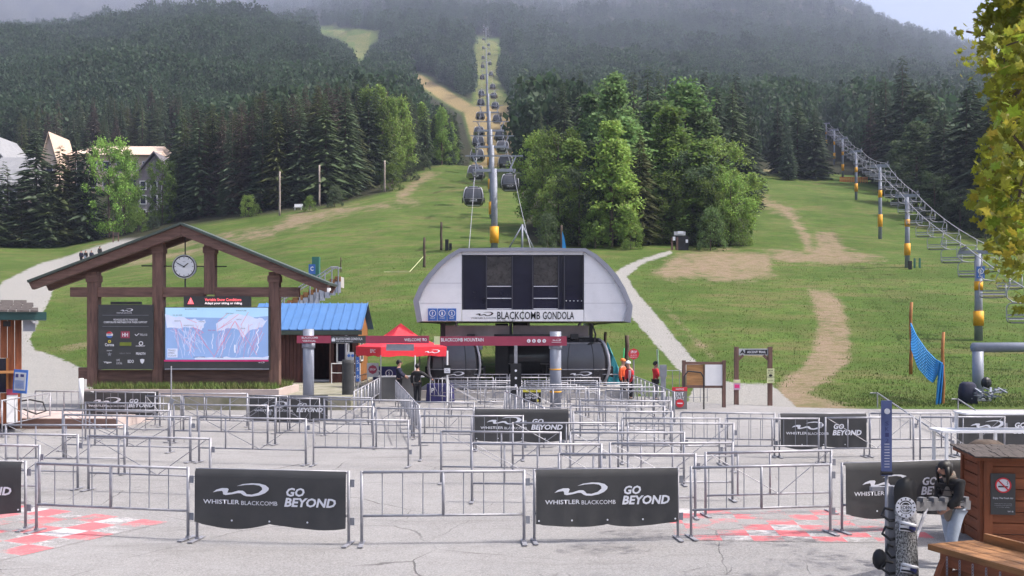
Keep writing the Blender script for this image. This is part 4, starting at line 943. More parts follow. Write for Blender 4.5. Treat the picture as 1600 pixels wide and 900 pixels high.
# planter with long grass
px0, px1 = X(130, 39.9), X(437, 39.9)
pb_ = thing('planter', 'long low planter of grass under the map shelter', 'planter', (0, 0, 0)); b = MB(); b.prism([(px0, .5), (px1, .5), (px1, .80), (px0, .80)], 39.75, 39.95); b.prism([(px0, .5), (px0 + .2, .5), (px0 + .2, .80), (px0, .80)], 39.95, 43.5); b.prism([(px1 - .2, .5), (px1, .5), (px1, .80), (px1 - .2, .80)], 39.95, 43.5); b.build('kerb', M['pinkconc'], pb_)
MB().box(((px0 + px1) / 2, 41.7, .62), (px1 - px0 - .4, 3.5, .24)).build('soil', M['brown_soilbox'], pb_)
M['grass'] = mat('grass_blades', (.075, .135, .025), .8, 0, .3, 2, col2=(.14, .14, .05))
def tufts(name, pts, hmin, hmax, mt, nb=5, spread=.12, wd=.018):
    n = len(pts); pts = np.asarray(pts); P_ = np.repeat(pts, nb, 0); m_ = len(P_); a = RNG.uniform(0, 2 * np.pi, m_); rr = RNG.uniform(0, spread, m_)
    base = P_ + np.stack([rr * np.cos(a), rr * np.sin(a), np.zeros(m_) - .03], -1); h = RNG.uniform(hmin, hmax, m_); a2 = RNG.uniform(0, 2 * np.pi, m_); w_ = wd * RNG.uniform(.6, 1.4, m_)
    side = np.stack([np.cos(a2) * w_, np.sin(a2) * w_, 0 * w_], -1); tip = base + np.stack([RNG.normal(0, .35, m_) * h, RNG.normal(0, .35, m_) * h, h], -1)
    V = np.stack([base - side, base + side, tip], 1).reshape(-1, 3); Fc = np.arange(len(V)).reshape(-1, 3); return fast_mesh(name, V, Fc, mt)
pts = np.stack([RNG.uniform(px0 + .2, px1 - .2, 2600), RNG.uniform(39.98, 43, 2600), np.full(2600, .74)], -1)
tag(ob('planter_grass', tufts('planter_grass', pts, .12, .42, M['grass'], 6, .12, .022)), 'long green grass growing in the planter', 'grass', kind='stuff')
# ------------------------------------------------------------------ ticket shed with blue roof
Ys = 50.; sd_ = thing('ticket_shed', 'dark red board shed with blue metal roof behind the map shelter', 'shed', (X(500, Ys), Ys, .52))
def sq(px, py, Y=Ys): return ((px - 500) / F * Y, Zp(py, Y) - .52)
xl, xr = sq(395, 0)[0], sq(560, 0)[0]; zt = sq(0, 514)[1]; dx0, dx1 = sq(489, 0)[0], sq(515, 0)[0]; wx0, wx1 = sq(527, 0)[0], sq(545, 0)[0]
bw = .18; x = xl
bm = {}
while x < xr - .02:
    w_ = min(bw, xr - x)
    if not (x + w_ > dx0 and x < dx1) :
        z0 = 0.0
        if x + w_ > wx0 and x < wx1:
            MB().box((x + w_ / 2, 0, .5), (w_ - .014, .05, 1.0)).build('board', M['shedwood'], sd_); MB().box((x + w_ / 2, 0, (zt + 1.95) / 2), (w_ - .014, .05, zt - 1.95)).build('board', M['shedwood'], sd_)
        else: MB().box((x + w_ / 2, RNG.uniform(-.008, .008), zt / 2), (w_ - .014, .05, zt)).build('board', M['shedwood'], sd_)
    else: MB().box((x + w_ / 2, 0, (zt + 2.05) / 2), (w_ - .014, .05, zt - 2.05)).build('board', M['shedwood'], sd_)
    x += bw
b = MB().box((xl + .03, 1.6, zt / 2), (.05, 3.2, zt)).box(((xl + xr) / 2, 3.2, zt / 2), (xr - xl, .05, zt)); b.build('wall', M['shedwood'], sd_)
b = MB(); b.add([(xr, .03, 0), (xr, 3.2, 0), (xr, 3.2, zt), (xr, 1.6, zt + 1.1), (xr, .03, zt)], [(0, 1, 2, 3, 4)]); b.build('gable_wall', M['orange_wood_z'], sd_)
MB().box(((xl + xr) / 2, 1.6, .02), (xr - xl, 3.1, .04)).build('floor', M['dark'], sd_)
zr = sq(0, 474, Ys + 1.6)[1]; ze = sq(0, 515.5)[1] + .02; rxl, rxr = sq(392, 0)[0], sq(568, 0)[0]; x = rxl
while x < rxr - .01:
    w_ = min(.40, rxr - x); pm_ = MB(); pm_.add([(x, -.55, ze), (x + w_ - .02, -.55, ze), (x + w_ - .02, 1.6, zr), (x, 1.6, zr), (x, -.55, ze - .04), (x + w_ - .02, -.55, ze - .04), (x + w_ - .02, 1.6, zr - .04), (x, 1.6, zr - .04)], [(0, 1, 2, 3), (7, 6, 5, 4), (0, 4, 5, 1), (1, 5, 6, 2), (3, 7, 4, 0)]); pm_.bar((x + w_ - .01, -.55, ze + .02), (x + w_ - .01, 1.6, zr + .02), .03, .06); pm_.build('roof_panel', M['bluewood'], sd_); x += .40
b = MB(); b.quad((rxl, 1.62, zr), (rxr, 1.62, zr), (rxr, 3.7, ze), (rxl, 3.7, ze)); b.build('rear_roof', M['bluewood'], sd_)
MB().box(((rxl + rxr) / 2, -.53, ze - .15), (rxr - rxl, .06, .2)).build('fascia', M['timber_edge'], sd_)
for a, b_ in ((wx0, wx1),):
    f = MB(); 
    for xx in (a, b_): f.box((xx, -.04, 1.47), (.07, .06, .98))
    for zz in (1.0, 1.94): f.box(((a + b_) / 2, -.04, zz), (b_ - a, .06, .07))
    fo = f.build('window', M['white'], sd_); MB().box(((a + b_) / 2, .0, 1.47), (b_ - a, .02, .9)).build('pane', M['glass_dark'], fo)
f = MB()
for yy in (.5, 1.3): f.box((xr + .03, yy, 1.5), (.05, .07, .9))
for zz in (1.05, 1.95): f.box((xr + .03, .9, zz), (.05, .87, .07))
fo = f.build('window', M['white'], sd_); MB().box((xr + .012, .9, 1.5), (.02, .8, .85)).build('pane', M['glass_dark'], fo)
MB().box(((dx0 + dx1) / 2, .4, .06), (dx1 - dx0 + .1, .6, .12)).build('step', M['light_grey'], sd_)
MB().box((dx0 - .04, -.05, 1.05), (.08, .06, 2.1)).build('door_frame', M['timber'], sd_); MB().box((dx1 + .04, -.05, 1.05), (.08, .06, 2.1)).build('door_frame', M['timber'], sd_)
f = MB(); f.cyl((sq(522, 0)[0], -.7, .95), (sq(566, 0)[0], -.7, .95), .025, n=6).cyl((sq(522, 0)[0], -.7, .5), (sq(566, 0)[0], -.7, .5), .02, n=6)
for px in (522, 545, 566): f.cyl((sq(px, 0)[0], -.7, 0), (sq(px, 0)[0], -.7, .97), .025, n=6)
o = f.build('hand_rail', M['white']); o.location = sd_.location; tag(o, 'white pipe hand rail in front of the ticket shed windows', 'railing')
b = MB().box((0, 0, 0), (.1, .3, .1)).box((0, -.15, -.08), (.08, .12, .08)); o = b.build('security_camera', M['white']); o.location = (X(514, 40.3), 40.3, Zp(452, 40.3)); tag(o, 'small white camera on the right roof tip of the map shelter', 'camera')
# ------------------------------------------------------------------ gateway signs on grey pillars
Yg = 39.; t = thing('gateway_sign', 'crimson WELCOME TO sign on the left grey pillar', 'sign', (X(482, Yg), Yg, 0))
def gq(px, py, o=482): return ((px - o) / F * Yg, Zp(py, Yg))
MB().cyl((0, 0, 0), (0, 0, gq(0, 514)[1]), .21, n=20).build('pillar', M['steel_blue'], t, True)
MB().cyl((0, 0, gq(0, 544)[1]), (0, 0, gq(0, 536)[1]), .25, n=20).build('collar', M['steel_blue'], t, True)
def gsign(t, o, a, b_, pt, pb, m): p0 = gq(a, pb, o); p1 = gq(b_, pt, o); return MB().box(((p0[0] + p1[0]) / 2, -.24, (p0[1] + p1[1]) / 2), (p1[0] - p0[0], .06, p1[1] - p0[1])).build('sign_panel', m, t)
gsign(t, 482, 466, 519, 524.5, 536, M['red_sign']); gsign(t, 482, 519, 573, 524.5, 536, M['board_black']); gsign(t, 482, 573, 671, 524.5, 536.5, M['red_sign'])
def gtext(t, o, s, a, b_, c_, d, bold=0.0): x, z = gq((a + b_) / 2, (c_ + d) / 2, o); text(t, s, x, z, (b_ - a) / F * Yg, (d - c_) / F * Yg, wp, -.285, bold)
gtext(t, 482, 'BLACKCOMB', 474, 499, 526, 529, .01); gtext(t, 482, 'VERTICAL', 475, 496, 531, 534, .01); gtext(t, 482, 'BLACKCOMB GONDOLA', 527, 568, 527.5, 531.3, .01); gtext(t, 482, 'TO THE SUMMIT', 527, 553, 532.6, 534, 0)
x, z = gq(523, 531, 482); MB().box((x, -.28, z), (.13, .015, .11)).box((x, -.28, z + .075), (.07, .015, .02)).build('cabin_symbol', wp, t); gtext(t, 482, 'WELCOME TO', 633, 668, 528.5, 533, .01)
MB().box((gq(626, 0)[0], -.2, gq(0, 542.5)[1]), (1.05, .1, .25)).build('hanging_box', M['steel_dull'], t)
t = thing('gateway_sign', 'crimson BLACKCOMB MOUNTAIN sign on the right grey pillar', 'sign', (X(868, Yg), Yg, 0))
MB().cyl((0, 0, 0), (0, 0, gq(0, 518)[1]), .215, n=20).build('pillar', M['steel_blue'], t, True)
MB().cyl((0, 0, gq(0, 545)[1]), (0, 0, gq(0, 537)[1]), .25, n=20).build('collar', M['steel_blue'], t, True)
for zz in (577, 612): MB().cyl((0, 0, gq(0, zz + 1)[1]), (0, 0, gq(0, zz - 1)[1]), .224, n=20).build('band', M['yellow'], t, True)
gsign(t, 868, 679, 688, 525.5, 538.5, M['pale_yellow']); gsign(t, 868, 688.3, 885, 525.5, 540, M['red_sign']); gtext(t, 868, 'BLACKCOMB MOUNTAIN', 690, 756, 528, 533.5, .01)
for k_, g in enumerate('LBSH'):
    x, z = gq(826 + 8 * k_, 532.5, 868); MB().disc(x, z, .07, -.285, 16).build('symbol', wp, t); text(t, g, x, z, .04, .07, M['red_sign'], -.292, .02, name='symbol')
logo(t, *gq(869, 531, 868), .34, wp, -.285); MB().box((gq(869, 0, 868)[0], -.28, gq(0, 534.5)[1]), (.36, .012, .015)).build('rule', wp, t)
# post with hanging black box, poster post
t = thing('signal_post', 'black box with three white marks hanging on a grey post before the terminal', 'signal', (X(806, 38.), 38., 0))
MB().box((0, .05, (Zp(540, 38) + Zp(640, 38)) / 2), (.12, .12, Zp(540, 38) - Zp(640, 38))).build('post', M['steel'], t); MB().box((0, -.07, Zp(591.5, 38)), (.40, .1, 47 / F * 38)).build('box', M['black'], t)
for py in (579, 590.5, 602): MB().disc(0, Zp(py, 38), .045, -.135, 12).build('mark', wp, t)
t = thing('covered_post', 'dark grey covered column with small blue and white sign beside the shed', 'post', (X(544, 41.), 41., 0)); a = MB(); rr = [superring(.24, .2, z, 14, .7) for z in (0, .3, Zp(568, 41), Zp(562, 41))]; loft(a, rr); a.build('cover', mat('dark_grey_cover', (.05, .052, .055), .7, 0, .2, 4, .4, 10), t, True)
MB().cyl((-.1, .1, 0), (-.1, .1, Zp(524, 41)), .05, n=8).build('pole', M['steel'], t); MB().box((.1, -.05, Zp(556, 41)), (.27, .03, .30)).build('sign_panel', M['light_grey'], t)
for s in (-.06, .09): MB().disc(.1 + s, Zp(555.5, 41), .06, -.075, 14).build('symbol', M['blue_sign'], t)
o = MB().box((0, 0, 0), (.14, .03, 1.0)).build('blue_strip_sign', M['blue_sign']); o.location = (X(559, 42), 42, Zp(577, 42)); tag(o, 'narrow upright blue sign right of the dark covered column', 'sign')
for z in (-.3, 0, .3): text(o, 'S', 0, z, .08, .14, wp, -.02, name='symbol')
MB().cyl((0, .04, -1.6), (0, .04, .2), .025, n=6).build('pole', M['steel'], o)
# ------------------------------------------------------------------ red tent
cA, cB, cC = W(556, 553, 46.6), W(595, 556, 44.6), W(698, 551, 45.6); zt_ = cB.z + .02
A2 = Vector((cA.x, cA.y, zt_)); B2 = Vector((cB.x, cB.y, zt_)); C2 = Vector((cC.x, cC.y, zt_)); D2 = A2 + C2 - B2; pk = (A2 + C2) / 2; pk.z = Zp(505, pk.y)
t = thing('canopy_tent', 'bright red pop-up canopy tent over the staff counter', 'tent', (0, 0, 0)); up = Vector((0, 0, .36))
b = MB(); cs = [A2, B2, C2, D2]
def tentface(a, c):
    n_ = 6
    for i in range(n_):
        for u0, u1 in ((i / n_, (i + 1) / n_),):
            pa, pb2 = a.lerp(c, u0) + up, a.lerp(c, u1) + up; mids = []
            prev = (pa, pb2)
            for k_ in (.3, .65, 1):
                sag = -.18 * math.sin(math.pi * k_)
                qa, qb = pa.lerp(pk, k_) + Vector((0, 0, sag)), pb2.lerp(pk, k_) + Vector((0, 0, sag)); b.quad(prev[0], prev[1], qb, qa); prev = (qa, qb)
for i in range(4): tentface(cs[i], cs[(i + 1) % 4])
b.build('canopy', M['tent'], t)
for i in range(4):
    a, c = cs[i], cs[(i + 1) % 4]; b = MB(); pp = [a.lerp(c, k_ / 8) for k_ in range(9)]
    for k_ in range(8): z0 = -.05 - .03 * math.sin(k_ * 1.9); z1 = -.05 - .03 * math.sin((k_ + 1) * 1.9); b.quad(pp[k_] + Vector((0, 0, z0)), pp[k_ + 1] + Vector((0, 0, z1)), pp[k_ + 1] + up, pp[k_] + up)
    b.build('valance', M['tent'], t)
for p in cs: MB().box((p.x, p.y, p.z / 2), (.05, .05, p.z)).build('leg', M['steel'], t)
mid = (A2 + B2) / 2; e = text(t, 'EPIC', 0, 0, .5, .16, wp, 0, .02); d_ = B2 - A2; e.rotation_euler = (0, 0, math.atan2(d_.y, d_.x)); e.location = (B2 * .75 + A2 * .25) + Vector((-.06, -.06, .18))
d_ = C2 - B2; e = logo(t, 0, 0, .7, wp, 0); e.rotation_euler = (0, 0, math.atan2(d_.y, d_.x)); e.location = B2.lerp(C2, .78) + Vector((0, -.06, .16))
# counter, blue signs, tables under the tent
t = thing('counter', 'grey panelled counter under the red tent', 'counter', (X(620, 44.9), 44.9, 0))
for k_, px in enumerate((605, 640)): MB().box(((px - 620) / F * 44.9 + .05, 0, .52), (.86, .5, 1.04)).build('front_panel', M['counter'], t)
MB().box((.2, 0, 1.06), (2.0, .6, .05)).build('counter_top', M['light_grey'], t)
t = thing('table', 'small table under a navy cloth beside the seated staff', 'table', (X(688, 44.5), 44.5, 0)); b = MB(); loft(b, [superring(.62, .34, 0, 16, .35), superring(.58, .32, .7, 16, .35), superring(.57, .31, .76, 16, .35)]); b.build('cloth', M['purple'], t); text(t, 'P', -.3, .5, .12, .2, wp, -.36, .02)
o = MB().box((0, 0, 0), (1.25, .05, .72)).build('blue_notice', M['navy']); o.location = (X(604, 46), 46, Zp(585, 46)); tag(o, 'dark blue sign with white circles under the red tent', 'sign')
for s in (-.42, .12): MB().ring(s, .05, .13, .17, -.035).build('ring', wp, o); text(o, 'i' if s < 0 else 'S', s, .05, .08, .16, wp, -.03, .02, name='symbol')
for s in (-.5, .5): MB().cyl((s, .05, -1.25), (s, .05, .3), .02, n=6).build('leg', M['steel_dull'], o)
o = MB().box((0, 0, 0), (.52, .05, .62)).build('stop_notice', M['light_grey']); o.location = (X(582.5, 45.5), 45.5, Zp(578, 45.5)); tag(o, 'pale sign with crimson octagon left of the blue signs', 'sign')
MB().disc(0, .02, .2, -.045, 8).build('octagon', M['red_sign'], o); text(o, 'STOP', 0, .02, .26, .09, wp, -.05, .02); MB().cyl((0, .05, -1.0), (0, .05, .2), .02, n=6).build('leg', M['steel_dull'], o)
o = MB().cyl((0, 0, 0), (0, 0, 2.0), .03, n=8).build('white_stake', M['white']); o.location = (X(648.5, 44), 44, 0); tag(o, 'thin white stake standing in front of the seated staff', 'post')
t = thing('queue_sign', 'small black and white notice on a thin white post left of the maze rows', 'sign', (X(699, 42), 42, 0)); MB().cyl((0, 0, 0), (0, 0, Zp(548, 42)), .035, n=8).build('post', M['white'], t); MB().box((0, -.05, Zp(578, 42)), (.28, .03, .40)).build('panel', M['black'], t); MB().box((0, -.075, Zp(579, 42)), (.24, .02, .2)).build('notice', wp, t); text(t, 'LINE\nSTARTS', 0, Zp(579, 42), .16, .12, M['black'], -.09)
# ------------------------------------------------------------------ signs at the right of the terminal
t = thing('exit_sign', 'grey EXIT ONLY sign with pink top strip at the end of the maze', 'sign', (X(1062, 39.5), 39.5, 0)); hz_ = lambda py, Y=39.5: Zp(py, Y)
MB().box((0, 0, (hz_(611) + .05) / 2), (.56, .05, hz_(611) - .05)).build('panel', M['counter'], t); MB().box((0, -.0, hz_(608)), (.58, .06, .15)).build('top_strip', M['red'], t)
text(t, 'NOTICE', 0, hz_(608), .3, .07, wp, -.045, .01); text(t, 'EXIT', .0, hz_(615.5), .3, .14, wp, -.04, .01); text(t, 'ONLY', 0, hz_(622), .34, .14, wp, -.04, .01)
MB().disc(0, hz_(630), .16, -.045, 20).build('no_entry_disc', M['red'], t); MB().box((0, -.055, hz_(630)), (.2, .012, .04)).build('bar', wp, t)
t = thing('stop_sign', 'round crimson STOP sign on a post beside the people in red', 'sign', (X(990, 46), 46, 0)); MB().cyl((0, 0, 0), (0, 0, Zp(556, 46)), .035, n=8).build('post', M['steel_dull'], t); MB().disc(0, Zp(553, 46), .25, -.06, 8, .02).build('plate', M['red'], t)
text(t, 'STOP', 0, Zp(550, 46), .28, .12, wp, -.075, .02); text(t, 'NO ENTRY', 0, Zp(555, 46), .3, .05, wp, -.075); text(t, 'BEYOND SIGN', 0, Zp(558, 46), .3, .05, wp, -.075)
t = thing('caution_sign', 'black sign with yellow warning header beside the grey sign pillar', 'sign', (X(831, 37.5), 37.5, Zp(618, 37.5))); MB().box((0, 0, 0), (.66, .04, .50)).build('panel', M['black'], t); MB().box((0, -.012, .19), (.66, .04, .13)).build('header', M['yellow_sign'], t)
text(t, 'CAUTION', 0, .19, .36, .07, M['black'], -.045, .01); text(t, 'SLOW ZONE', 0, .03, .5, .08, wp, -.035, .01); text(t, 'KEEP LEFT', 0, -.08, .45, .08, wp, -.035, .01); MB().disc(.2, -.18, .05, -.035, 10).build('emblem', M['yellow_sign'], t)
for s in (-.28, .28): MB().cyl((s, .03, -Zp(618, 37.5)), (s, .03, -.2), .02, n=6).build('leg', M['steel_dull'], t)
Yn = 41.; t = thing('notice_board', 'brown framed notice board with cork panel and white sheet', 'notice board', (X(1100, Yn), Yn, 0)); nq = lambda px, py: ((px - 1100) / F * Yn, Zp(py, Yn))
for px in (1068.5, 1131): MB().box((nq(px, 0)[0], 0, nq(0, 563)[1] / 2), (.13, .16, nq(0, 563)[1])).build('post', M['timber'], t)
for py in (567.5, 604): MB().box((nq(1099.8, 0)[0], .01, nq(0, py)[1]), (1.46, .1, .11)).build('frame_rail', M['timber_x'], t)
MB().box((nq(1100, 0)[0], .01, nq(0, 586)[1]), (.05, .1, .78)).build('frame_bar', M['timber'], t); MB().box((nq(1086, 0)[0], .02, nq(0, 586)[1]), (.68, .04, .82)).build('cork_panel', M['plywood'], t); MB().box((nq(1115.5, 0)[0], -.03, nq(0, 586)[1]), (.72, .03, .84)).build('white_sheet', M['white'], t)
Ya = 42.5; t = thing('trail_gate', 'brown timber frame gate with ASCENT TRAIL sign', 'gate', (X(1177, Ya), Ya, 0)); aq = lambda px, py: ((px - 1177) / F * Ya, Zp(py, Ya))
for px in (1150.5, 1203): MB().box((aq(px, 0)[0], 0, (aq(0, 542)[1] - .3) / 2), (.17, .17, aq(0, 542)[1] + .3)).build('post', M['timber'], t)
MB().box((0, 0, aq(0, 550)[1]), (1.24, .08, .27)).build('sign_panel', M['light_grey'], t); MB().box((.11, -.045, aq(0, 550)[1]), (.92, .02, .19)).build('nameplate', M['black'], t); text(t, 'ASCENT TRAIL', .12, aq(0, 550)[1], .78, .10, wp, -.062, .01)
x, z = aq(1159.5, 550); MB().prism([(x - .12, z - .09), (x, z + .1), (x + .12, z - .09), (x, z - .03)], -.06, -.045).build('symbol', M['black'], t)
for s in (-1, 1): MB().bar((s * .62, 0, aq(0, 562)[1]), (s * .42, 0, aq(0, 555)[1]), .1, .1).build('bracket', M['timber'], t)
o = MB().box((0, 0, 0), (.30, .03, .6)).build('trail_notice', M['pale_yellow']); o.location = (X(1203, Ya), Ya - .11, Zp(587, Ya)); tag(o, 'pale yellow notice on the right post of the trail gate', 'sign'); text(o, 'BEAR', 0, .22, .2, .07, M['black'], -.025, .01); text(o, 'IN AREA', 0, .12, .22, .06, M['black'], -.025); MB().sphere((0, -.02, .02), (.08, .012, .05), 8, 4, -.99).build('symbol', M['black'], o); MB().box((0, -.018, -.05), (.3, .012, .02)).build('rule', M['black'], o); text(o, 'CAUTION', 0, -.2, .2, .05, M['black'], -.025)
o = MB().box((0, 0, 0), (.28, .03, .42)).build('trail_notice', M['pink_note']); o.location = (X(1150.5, Ya), Ya - .11, Zp(601, Ya)); tag(o, 'small pink and cream notice low on the left post of the trail gate', 'sign'); MB().box((0, -.02, .14), (.28, .02, .12)).build('header', M['pale_yellow'], o); MB().box((0, -.02, -.06), (.2, .02, .14)).build('picture', M['magenta'], o)
o = MB().box((0, 0, .6), (.2, .2, 1.2)).box((0, 0, 1.35), (.28, .24, .5)).build('control_post', M['steel_dull']); o.location = (X(1036, 44), 44, 0); tag(o, 'grey control box on a post right of the person with skis', 'post')
b = MB()
for k in range(7): b.cyl((k * .3, 0, 0), (k * .3, 0, 1.35), .014, n=5)
b.cyl((0, 0, 1.35), (1.8, 0, 1.35), .016, n=5); b.cyl((0, 0, .2), (1.8, 0, .2), .014, n=5); o = b.build('bar_fence', M['steel_dull']); o.location = (X(1040, 44.2), 44.2, 0); tag(o, 'low thin barred fence behind the notice board', 'fence')
o = MB().tube([(-.35, 0, 0), (-.35, 0, 1.3), (-.2, 0, 1.5), (.3, 0, 1.45), (.42, 0, 1.25), (.42, 0, 0)], .03, 6).build('bike_rail', M['dark']); o.location = (X(1083, 40), 40, 0); tag(o, 'dark bent pipe rail in front of the cork panel', 'rail')
# trail sign at the forest edge
p = ground_at(1062, 391); s_ = p.y / F; t = thing('forest_sign', 'dark framed trailhead sign at the edge of the trees above the gravel path', 'sign', p)
for dx in (-12, -4): MB().box((dx * s_, 0, 9 * s_), (3 * s_, .15, 22 * s_)).build('post', M['timber'], t)
MB().box((4 * s_, .2, 11 * s_), (20 * s_, .2, 22 * s_)).build('board', M['black'], t); MB().box((0, -.05, 26 * s_), (18 * s_, .1, 6 * s_)).build('nameplate', M['light_grey'], t); MB().box((1 * s_, -.12, 27.5 * s_), (9 * s_, .06, 4 * s_)).build('plate', wp, t); MB().box((-9 * s_, -.1, 18 * s_), (4 * s_, .05, 6 * s_)).build('notice', wp, t); MB().box((11 * s_, -.1, 14 * s_), (3.5 * s_, .05, 5 * s_)).build('notice', wp, t)
post('wooden_post', 'dark wooden post beside the terminal, left of the STOP sign', 'post', 945.5, 600, 519, 5, M['bark'], None, 50); post('wooden_post', 'thicker wooden post right behind the STOP sign', 'post', 979.5, 600, 524, 7, M['bark'], None, 48)
def net(name, lab, pts_top, pts_bot, Yt, m, gap=9):        # a sheet of real mesh strands
    b = MB(); n = 26; mrows = 10
    def lerp(P_, u):
        k = u * (len(P_) - 1); i = min(int(k), len(P_) - 2); f_ = k - i; return P_[i][0] + (P_[i + 1][0] - P_[i][0]) * f_, P_[i][1] + (P_[i + 1][1] - P_[i][1]) * f_
    g = [[None] * (mrows + 1) for _ in range(n + 1)]
    for i in range(n + 1):
        u = i / n; a = lerp(pts_top, u); c = lerp(pts_bot, u); Yu = Yt[0] + (Yt[1] - Yt[0]) * u
        for j in range(mrows + 1): v = j / mrows; g[i][j] = W(a[0] + (c[0] - a[0]) * v, a[1] + (c[1] - a[1]) * v, Yu + .12 * math.sin(u * 9 + v * 4))
    for i in range(n + 1):
        for j in range(mrows + 1):
            if i < n: b.bar(g[i][j], g[i + 1][j], .035, .03)
            if j < mrows: b.bar(g[i][j], g[i][j + 1], .035, .03)
    o = b.build(name, m); tag(o, lab, 'net'); return o
net('safety_net', 'sagging blue safety net strung between two poles on the right slope', [(1423, 505), (1432, 525), (1448, 548), (1462, 562), (1472, 567)], [(1424, 545), (1435, 575), (1450, 592), (1458, 598), (1470, 575)], (48.5, 43), M['net'])
net('safety_net', 'blue net hanging straight down the nearer net pole', [(1468, 565), (1474, 570)], [(1462, 641), (1469, 641)], (43, 43), M['net'])
net('safety_net', 'teal net beside the right gondola cabin', [(949, 535), (966, 575)], [(949, 600), (968, 600)], (49, 49), M['teal'])
p = ground_at(1424, 545)
for px, yt, yb, Yq, lab in ((1423.5, 472, 575, 48.6, 'orange wooden pole holding the far end of the blue net'), (1473.5, 519, 643, 43.1, 'orange topped wooden pole holding the near end of the blue net')):
    o, pp, h_ = post('net_pole', lab, 'pole', px, yb, yt, 5.5, M['orange_wood_z'], 'net poles', Yq)
# dark wrapped heap by the T frame
o_t = thing('equipment_pile', 'dark wrapped lift equipment piled at the foot of the T frame', 'equipment', (X(1512, 43), 43, 0)); b = MB(); loft(b, [superring(.34, .34, z, 14, .6) for z in (0,)] + [superring(.36, .32, .5, 14, .6), superring(.30, .28, .82, 14, .6), superring(.18, .2, .92, 14, .6)]); b.build('cover', M['jacket_navy'], o_t, True)
for k in range(26): MB().box((.5 + RNG.uniform(-.5, .9), RNG.uniform(-.4, .3), .15 + RNG.uniform(0, .5)), (.5, .08, .05), RNG.uniform(0, 3), 0, RNG.uniform(-.5, .5)).build('strut', M['steel_blue'], o_t)
o = MB().sphere((0, 0, .1), (.22, .2, .26), 10, 6, -.9).build('dark_bag', M['black']); o.location = (X(1541, 43.5), 43.5, .75); tag(o, 'round dark bag beside the T frame column', 'bag')
# stair rails at the right
for nm, pts in (('upper pipe hand rail coming down the slope at the right', [(1360, 614, 41), (1371, 614, 41), (1434, 656, 33.5), (1502, 700, 27.5)]), ('short pipe hand rail below the dark equipment pile', [(1487, 623.5, 40), (1497, 623.5, 40), (1530, 645, 35)])):
    P_ = [W(a, b_, c_) for a, b_, c_ in pts]; b = MB().tube(P_, .026, 6)
    for p_ in P_[1:]: b.cyl((p_.x, p_.y, 0), (p_.x, p_.y, p_.z), .024, n=6)
    tag(b.build('hand_rail', M['steel']), nm, 'railing')
t = thing('white_table', 'white folding table frame at the right edge beyond the hut', 'table', (X(1560, 23), 23, 0))
zt3 = Zp(680, 23) + .06; MB().box((0, .5, zt3), (2.4, .8, .05)).build('table_top', M['white'], t)
for sx in (-1.1, 0, 1.1):
    for yy in (.15, .85): MB().box((sx, yy, zt3 / 2), (.06, .06, zt3)).build('leg', M['white'], t)
MB().box((.3, .5, zt3 + .4), (1.9, .7, .04)).build('shelf', M['white'], t)
for sx in (-.6, 1.2): MB().box((sx, .8, zt3 + .2), (.06, .05, .4)).build('bracket', M['white'], t)
b = MB(); loft(b, [superring(.36, .36, z, 18, 1) for z in (0, .8)] + [superring(.33, .33, .92, 18, 1), superring(.2, .2, 1.0, 18, 1)]); o = b.build('brown_bin', M['bark'], None, True); o.location = (X(1542, 20.0), 20.0, 0); tag(o, 'round topped brown bin just behind the wooden hut', 'bin')
# ------------------------------------------------------------------ timber stairs beyond the shed, green cabinet
Yt0 = 58.; t = thing('timber_stairs', 'timber stair with orange sides and pale rails behind the shed', 'stairs', (X(480, Yt0), Yt0, 0)); tq = lambda px, py, Y=Yt0: ((px - 480) / F * Y, Zp(py, Y))
for k in range(12):
    u = k / 11; a = tq(440 + 90 * u, 478 - 45 * u); MB().box((a[0], .1, a[1] - .3), (.34, 1.1, .6)).build('step', M['concrete'], t)
    MB().box((a[0], -.46, a[1] - .12), (.34, .05, .28)).build('riser', M['orange_wood'], t); MB().box((a[0], -.47, a[1] - .6), (.34, .04, .6)).build('skirt', M['light_grey'], t)
P1 = [tq(436, 470), (tq(505, 428)), tq(520, 418), tq(531, 418)]
for yy in (-.5, .6): MB().tube([(a[0], yy, a[1]) for a in P1], .04, 6).build('hand_rail', M['steel'], t)
for px, pt, pb in ((447, 463, 478), (471, 449, 470), (487, 439, 460), (497, 433, 455), (510, 424, 450), (521, 418, 448), (531, 418, 450)): a = tq(px, pt); c_ = tq(px, pb); MB().cyl((a[0], -.5, c_[1] - .4), (a[0], -.5, a[1]), .04, n=6).build('baluster', M['steel_dull'], t)
Yc = 66; o = MB().box((0, 0, 0), (.45, .5, 1.35)).build('green_cabinet', M['greenbox']); o.location = (X(494, Yc), Yc, Zp(418, Yc)); tag(o, 'green metal cabinet above the timber stair', 'cabinet')
o = MB().box((0, 0, 0), (.42, .04, .62)).build('blue_stair_sign', M['blue_sign']); o.location = (X(489, Yc), Yc - .32, Zp(421, Yc)); tag(o, 'blue sign with white symbol in front of the green cabinet', 'sign'); text(o, 'C', 0, .03, .2, .28, wp, -.03, .03, name='symbol')
# rope line on slope
pts = [ground_at(*q_) + Vector((0, 0, h_)) for q_, h_ in (((600, 433), .5), ((640, 432), .45), ((663, 414), 1.0))]; tag(MB().tube(pts, .03, 5).build('slack_rope', M['pale_yellow']), 'slack yellow rope on the grass leading to the wooden post', 'rope')
